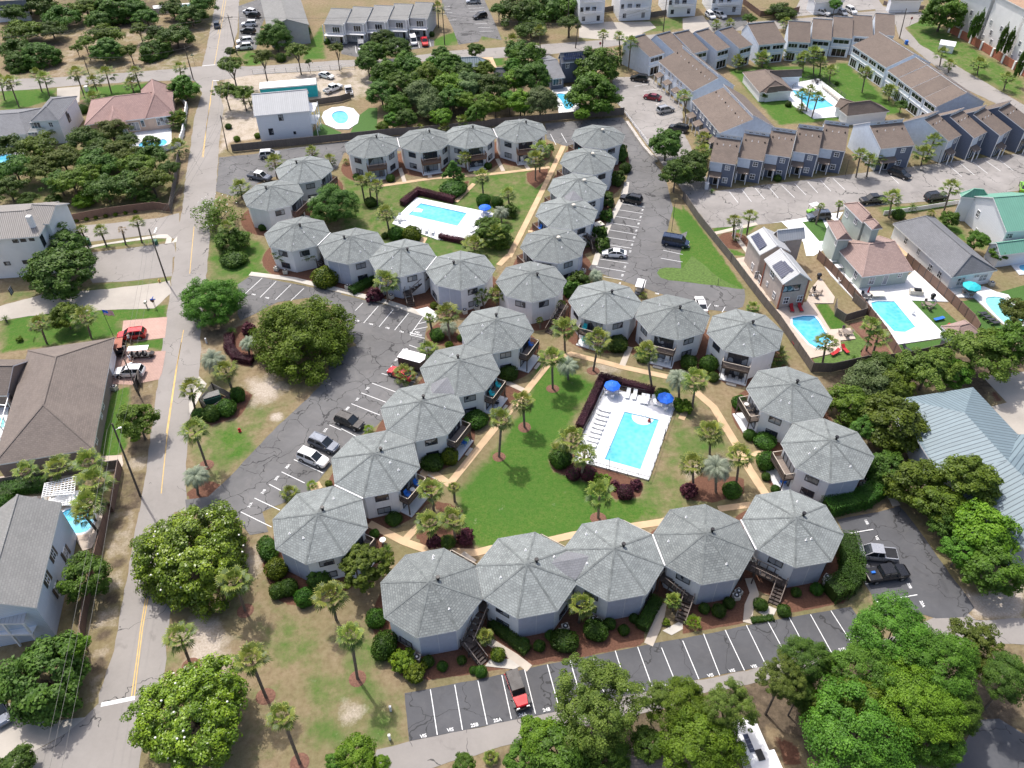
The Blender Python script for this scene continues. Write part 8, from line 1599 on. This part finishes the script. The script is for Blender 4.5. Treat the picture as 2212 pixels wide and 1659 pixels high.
 # ================= POLES, WIRES, SIGNS =================
PT={}
def pole(key,label,t,bu,bv,tu,tv,h=None,arm=False,lamp=False,r=.16,mat='pole'):
 x,y=P(t,bu,bv);ft=F(t,tu,tv)
 if h is None:h=min((abs(proj(x,y,q*.1)[1]-ft[1]),q*.1)for q in range(5,220))[1]
 hx,hy=P(t,tu,tv,h);s=min(1,.07*h/(math.hypot(hx-x,hy-y)+1e-6));tx,ty=(hx-x)*s,(hy-y)*s;root=thing('utility_pole' if r>.1 else 'lamp_post',label,'pole',(x,y,0),0,'poles');m=MB();m.cyl((0,0,0),(tx,ty,h),r,r*.65,8);m.build('pole',M[mat],root)
 if arm:m=MB();m.box((tx,ty,h-.8),(2.2,.12,.12),.2);[m.cyl((tx+q,ty+q*.2,h-.75),(tx+q,ty+q*.2,h-.45),.06)for q in(-1,0,1)];m.build('crossarm',M[mat],root)
 if lamp:m=MB();m.bar((tx,ty,h-1.2),(tx+.5,ty+.15,h-1.),.05);m.box((tx+.6,ty+.2,h-1.),(.4,.2,.1),.3);m.build('lamp',M['whitemetal'],root)
 PT[key]=(x+tx,y+ty,h)
pole('a','power pole beside the fence corner of the pergola garden, lamp on top',4,910,1555,727,1085,lamp=True);pole('b','power pole behind the white car on the brown roofed house drive',4,905,905,805,668,lamp=True,r=.13);pole('c','tall power pole at the yellow hydrant by the side road',4,1082,170,965,-175);pole('d','black power pole in the sand left of the white metal roofed house',1,1475,975,1428,748,r=.13)
pole('e','power pole on the kerb of the far left parking lot',1,1537,355,1476,95,arm=True);pole('f','black power pole at the far street crossing',1,1253,515,1195,298);pole('g','thin power pole in the sandy lot left of the side street',1,580,490,536,358,r=.12);pole('h','power pole at the end of the far grey condo row',2,670,290,655,70,arm=True,lamp=True);pole('i','left power pole in front of the first white three storey house',2,1470,245,1473,0)
pole('j','right power pole in front of the first white three storey house',2,1517,312,1537,140,arm=True);pole('k','power pole between the second and third white three storey houses',2,2085,205,2108,0);pole('l','tall dark power pole at the end of the taupe roofed townhouses',3,1404,250,1445,55,lamp=True);pole('m','power pole at the far right street corner',3,1420,80,1438,0,r=.12)
for t,b0,b1,t0,t1,L in((5,1735,1385,1737,1315,'lamp post at the lower edge of the south pool'),(5,2090,1185,2103,1118,'lamp post at the right edge of the south pool'),(2,580,1535,578,1470,'lamp post at the lower edge of the north pool'),(3,1055,1130,1078,1035,'lamp post at the end of the blue townhouse row'),(3,1650,1065,1680,970,'lamp post beside the palm clump at the blue townhouses'),(2,2140,1500,2165,1300,'thin post on the bright strip by the east car park'),(6,228,190,230,145,'small brown post on the bright lawn')):pole(L,L,t,b0,b1,t0,t1,r=.06,mat='frame')
def wires(label,pts_,offs=(-.9,0,.9),sag=.9,dz=0.):
 m=MB()
 for o_ in offs:
  for a,b in zip(pts_[:-1],pts_[1:]):
   a,b=Vector(a),Vector(b);n=Vector((-(b-a).y,(b-a).x,0)).normalized()*o_;prev=None
   for i in range(9):s=i/8;p=a.lerp(b,s)+n+Vector((0,0,-.5+dz-sag*4*s*(1-s)-abs(o_)*.5));(m.bar(prev,p,.022)if prev else None);prev=p
 tag(m.build('power_line',M['wire']),label,'power line')
far=P(7,240,1950,11);wires('power cables running along the main street at left',[(far[0],far[1],11),PT['a'],PT['b'],PT['c'],PT['f']if 0 else PT['d'],PT['e']])
l0,l1=P(1,-400,230,11),P(1,1385,100,11);wires('power cables crossing above the far left sandy lot',[(*l0,11),(*P(1,536,358,PT['g'][2]),PT['g'][2]+1)if 0 else(*P(1,500,170,11),11),(*l1,11),PT['e']],(-1.2,-.4,.6,1.6))
wires('power cables along the far cross street',[PT['f'],PT['e'],PT['h'],PT['j'],PT['k'],PT['l']]);wires('low cables from the thin pole to the black pole at the crossing',[PT['g'],PT['f']],(0,.5))
def sign(label,t,u,v,tu,tv,shape,text='',col='red',cat='sign',size=.38,h=None):
 x,y=P(t,u,v);h=h or 2.2;root=thing('street_sign',label,cat,(x,y,0),0);m=MB();m.cyl((0,0,0),(0,0,h+.2),.04,n=6);m.build('post',M['pole'],root);m=MB();n={'stop':8,'square':4,'diamond':4}.get(shape,4);off=math.pi/8 if n==8 else(math.pi/4 if shape=='square' else 0)
 if shape=='name':m.box((0,-.06,h+.1),(1.0,.03,.2));m.box((0,-.04,h+.32),(.03,1.0,.2))
 else:m.cyl((0,-.05,h),(0,-.09,h),size,n=n);m.v=[(p[0]*math.cos(off)-(p[2]-h)*math.sin(off),p[1],h+p[0]*math.sin(off)+(p[2]-h)*math.cos(off))for p in m.v]
 m.build('sign_face',M[col],root)
 if text:
  cu_=bpy.data.curves.new('t','FONT');cu_.body=text;cu_.size=.3;cu_.align_x='CENTER';cu_.align_y='CENTER';o=bpy.data.objects.new('t',cu_);COL.objects.link(o);me=bpy.data.meshes.new_from_object(o.evaluated_get(bpy.context.evaluated_depsgraph_get()));bpy.data.objects.remove(o);me.materials.clear();me.materials.append(M['white']);q=link('lettering',me,root,(0,-.1,h));q.rotation_euler=(math.pi/2,0,0)
sign('red stop sign at the far cross street',2,1675,330,0,0,'stop','STOP');sign('red stop sign at the far right street corner',3,1470,165,0,0,'stop','STOP');sign('blue street name sign at the concrete lane',4,1020,358,0,0,'name','','blue',h=2.6);sign('brown diamond sign beside the concrete lane',4,1005,335,0,0,'diamond','','pine_straw',size=.45,h=1.6);sign('small green street name sign at the far crossing',1,1262,420,0,0,'name','','dumpster',h=2.6)
x,y=P(4,955,335);rt=thing('mailbox','tan mailbox on a post beside the concrete lane','mailbox',(x,y,0));m=MB();m.box((0,0,.55),(.15,.15,1.1));m.build('post',M['wood'],rt);m=MB();m.box((0,0,1.25),(.4,.6,.4));m.build('box',M['cream'],rt)
for t,u,v,c,L in((4,1035,170,'yellow','yellow fire hydrant beside the power pole at the side road'),(4,1555,1138,'red','red fire hydrant on the west verge lawn')):
 x,y=P(t,u,v);m=MB();m.cyl((0,0,0),(0,0,.6),.16,.14,10);m.ball((0,0,.62),(.17,.17,.13));m.box((0,0,.42),(.5,.16,.16));m.cyl((0,0,0),(0,0,.08),.24);tag(m.build('fire_hydrant',M[c],None,loc=(x,y,0)),L,'fire hydrant')
x,y=P(4,733,515);rt=thing('flagpole','black flagpole with striped flag on the lawn above the brown roof','flag',(x,y,0));m=MB();m.cyl((0,0,0),(0,0,5.6),.05,.03,6);m.build('pole',M['frame'],rt);fl=MB()
for i in range(13):
 for j in range(6):
  wv=lambda q:.12*math.sin(q*1.9)
  x0,x1=.3*j,.3*(j+1);z0=5.5-i*.085;fl.face([(x0,wv(j),z0-.085-x0*.08),(x1,wv(j+1),z0-.085-x1*.08),(x1,wv(j+1),z0-x1*.08),(x0,wv(j),z0-x0*.08)],2 if(i<7 and j<3)else i%2)
fl.build('flag',[M['red'],M['white'],M['blue']],rt)
for t,u,v,h,c,L in((1,560,575,1.3,'whitemetal','pale green utility cabinet on the lawn by the side street'),(1,1005,1570,.9,'dumpster','green utility box on the kerb strip'),(1,568,1568,1.3,'dumpster','dark green wheelie bin behind the small palms'),(2,1315,340,1.1,'black','black bin on the far cross street'),(4,1335,550,1.,'white','white utility post on the west verge'),(8,318,1275,1.0,'white','upper white marker post on the dry lawn by the nearest car park'),(8,312,1460,1.0,'white','lower white marker post on the dry lawn by the bottom driveway'),(3,155,1205,1.4,'white','white cabinet at the left end of the blue townhouses'),(3,1450,275,1.,'bluepaint','blue bin behind the long townhouse block')):
 x,y=P(t,u,v,h/2);m=MB();w_=.22 if 'post' in L else.75;m.box((0,0,h/2),(w_,w_,h));m.box((0,0,h+.03),(w_*1.15,w_*1.15,.07));tag(m.build('marker_post' if 'post' in L else 'utility_box',M[c],None,loc=(x,y,0)),L,'post' if 'post' in L else 'utility box')
 # ================= PEOPLE (tiny) =================
SKIN=plain('skin',(.45,.27,.19),.6)
def person(label,x,y,z,rz,shirt,pants,bend=0.):
 root=thing('person',label,'person',(x,y,z),rz)
 J=[(0,0,.95,.13),(0,0,1.2,.14),(.03+bend*.2,0,1.42,.16),(.04+bend*.3,0,1.52,.06),(.06+bend*.35,0,1.66,.105),(0,.1,.9,.09),(.03,.11,.5,.065),(0,.11,.06,.045),(.14,.11,.04,.04),(0,-.1,.9,.09),(-.03,-.11,.5,.065),(0,-.11,.06,.045),(.14,-.11,.04,.04),
(.03+bend*.2,.2,1.42,.06),(.05+bend*.3,.27,1.15,.045),(.2+bend*.4,.26,.95,.035),(.26+bend*.4,.26,.9,.03),(.03+bend*.2,-.2,1.42,.06),(.05+bend*.3,-.27,1.15,.045),(.2+bend*.4,-.26,.95,.035),(.26+bend*.4,-.26,.9,.03)]
 E_=[(0,1),(1,2),(2,3),(3,4),(0,5),(5,6),(6,7),(7,8),(0,9),(9,10),(10,11),(11,12),(2,13),(13,14),(14,15),(15,16),(2,17),(17,18),(18,19),(19,20)]
 me=bpy.data.meshes.new('body');me.from_pydata([j[:3]for j in J],E_,[]);o=link('body',me,root);me.materials.append(SKIN);o.modifiers.new('skin','SKIN')
 for v_,j in zip(me.skin_vertices[0].data,J):v_.radius=(j[3],j[3])
 me.skin_vertices[0].data[0].use_root=True;o.modifiers.new('sub','SUBSURF').render_levels=1
 m=MB();m.cyl((bend*.05,0,.93),(.03+bend*.22,0,1.46),.19,.2,10);m.build('shirt',M[shirt],root);m=MB();m.cyl((0,0,.62),(0,0,.97),.2,.17,10);m.build('shorts',M[pants],root);m=MB();m.ball((.04+bend*.35,0,1.7),(.11,.11,.1));m.build('hair',M['darkwood'],root)
x,y=P(4,852,690);person('person in a light blue shirt standing beside the long golf cart',x,y,.05,1.,'lightblue','cream');x,y=P(4,845,560);person('person in white leaning at the open side of the bright red car',x,y,.05,1.6,'white','slate' if 'slate' in M else 'frame',.6)
x,y=P(5,1995,1072,.1);person('person standing in the water at the steps of the south pool',x,y,-.95,2.,'red','frame')
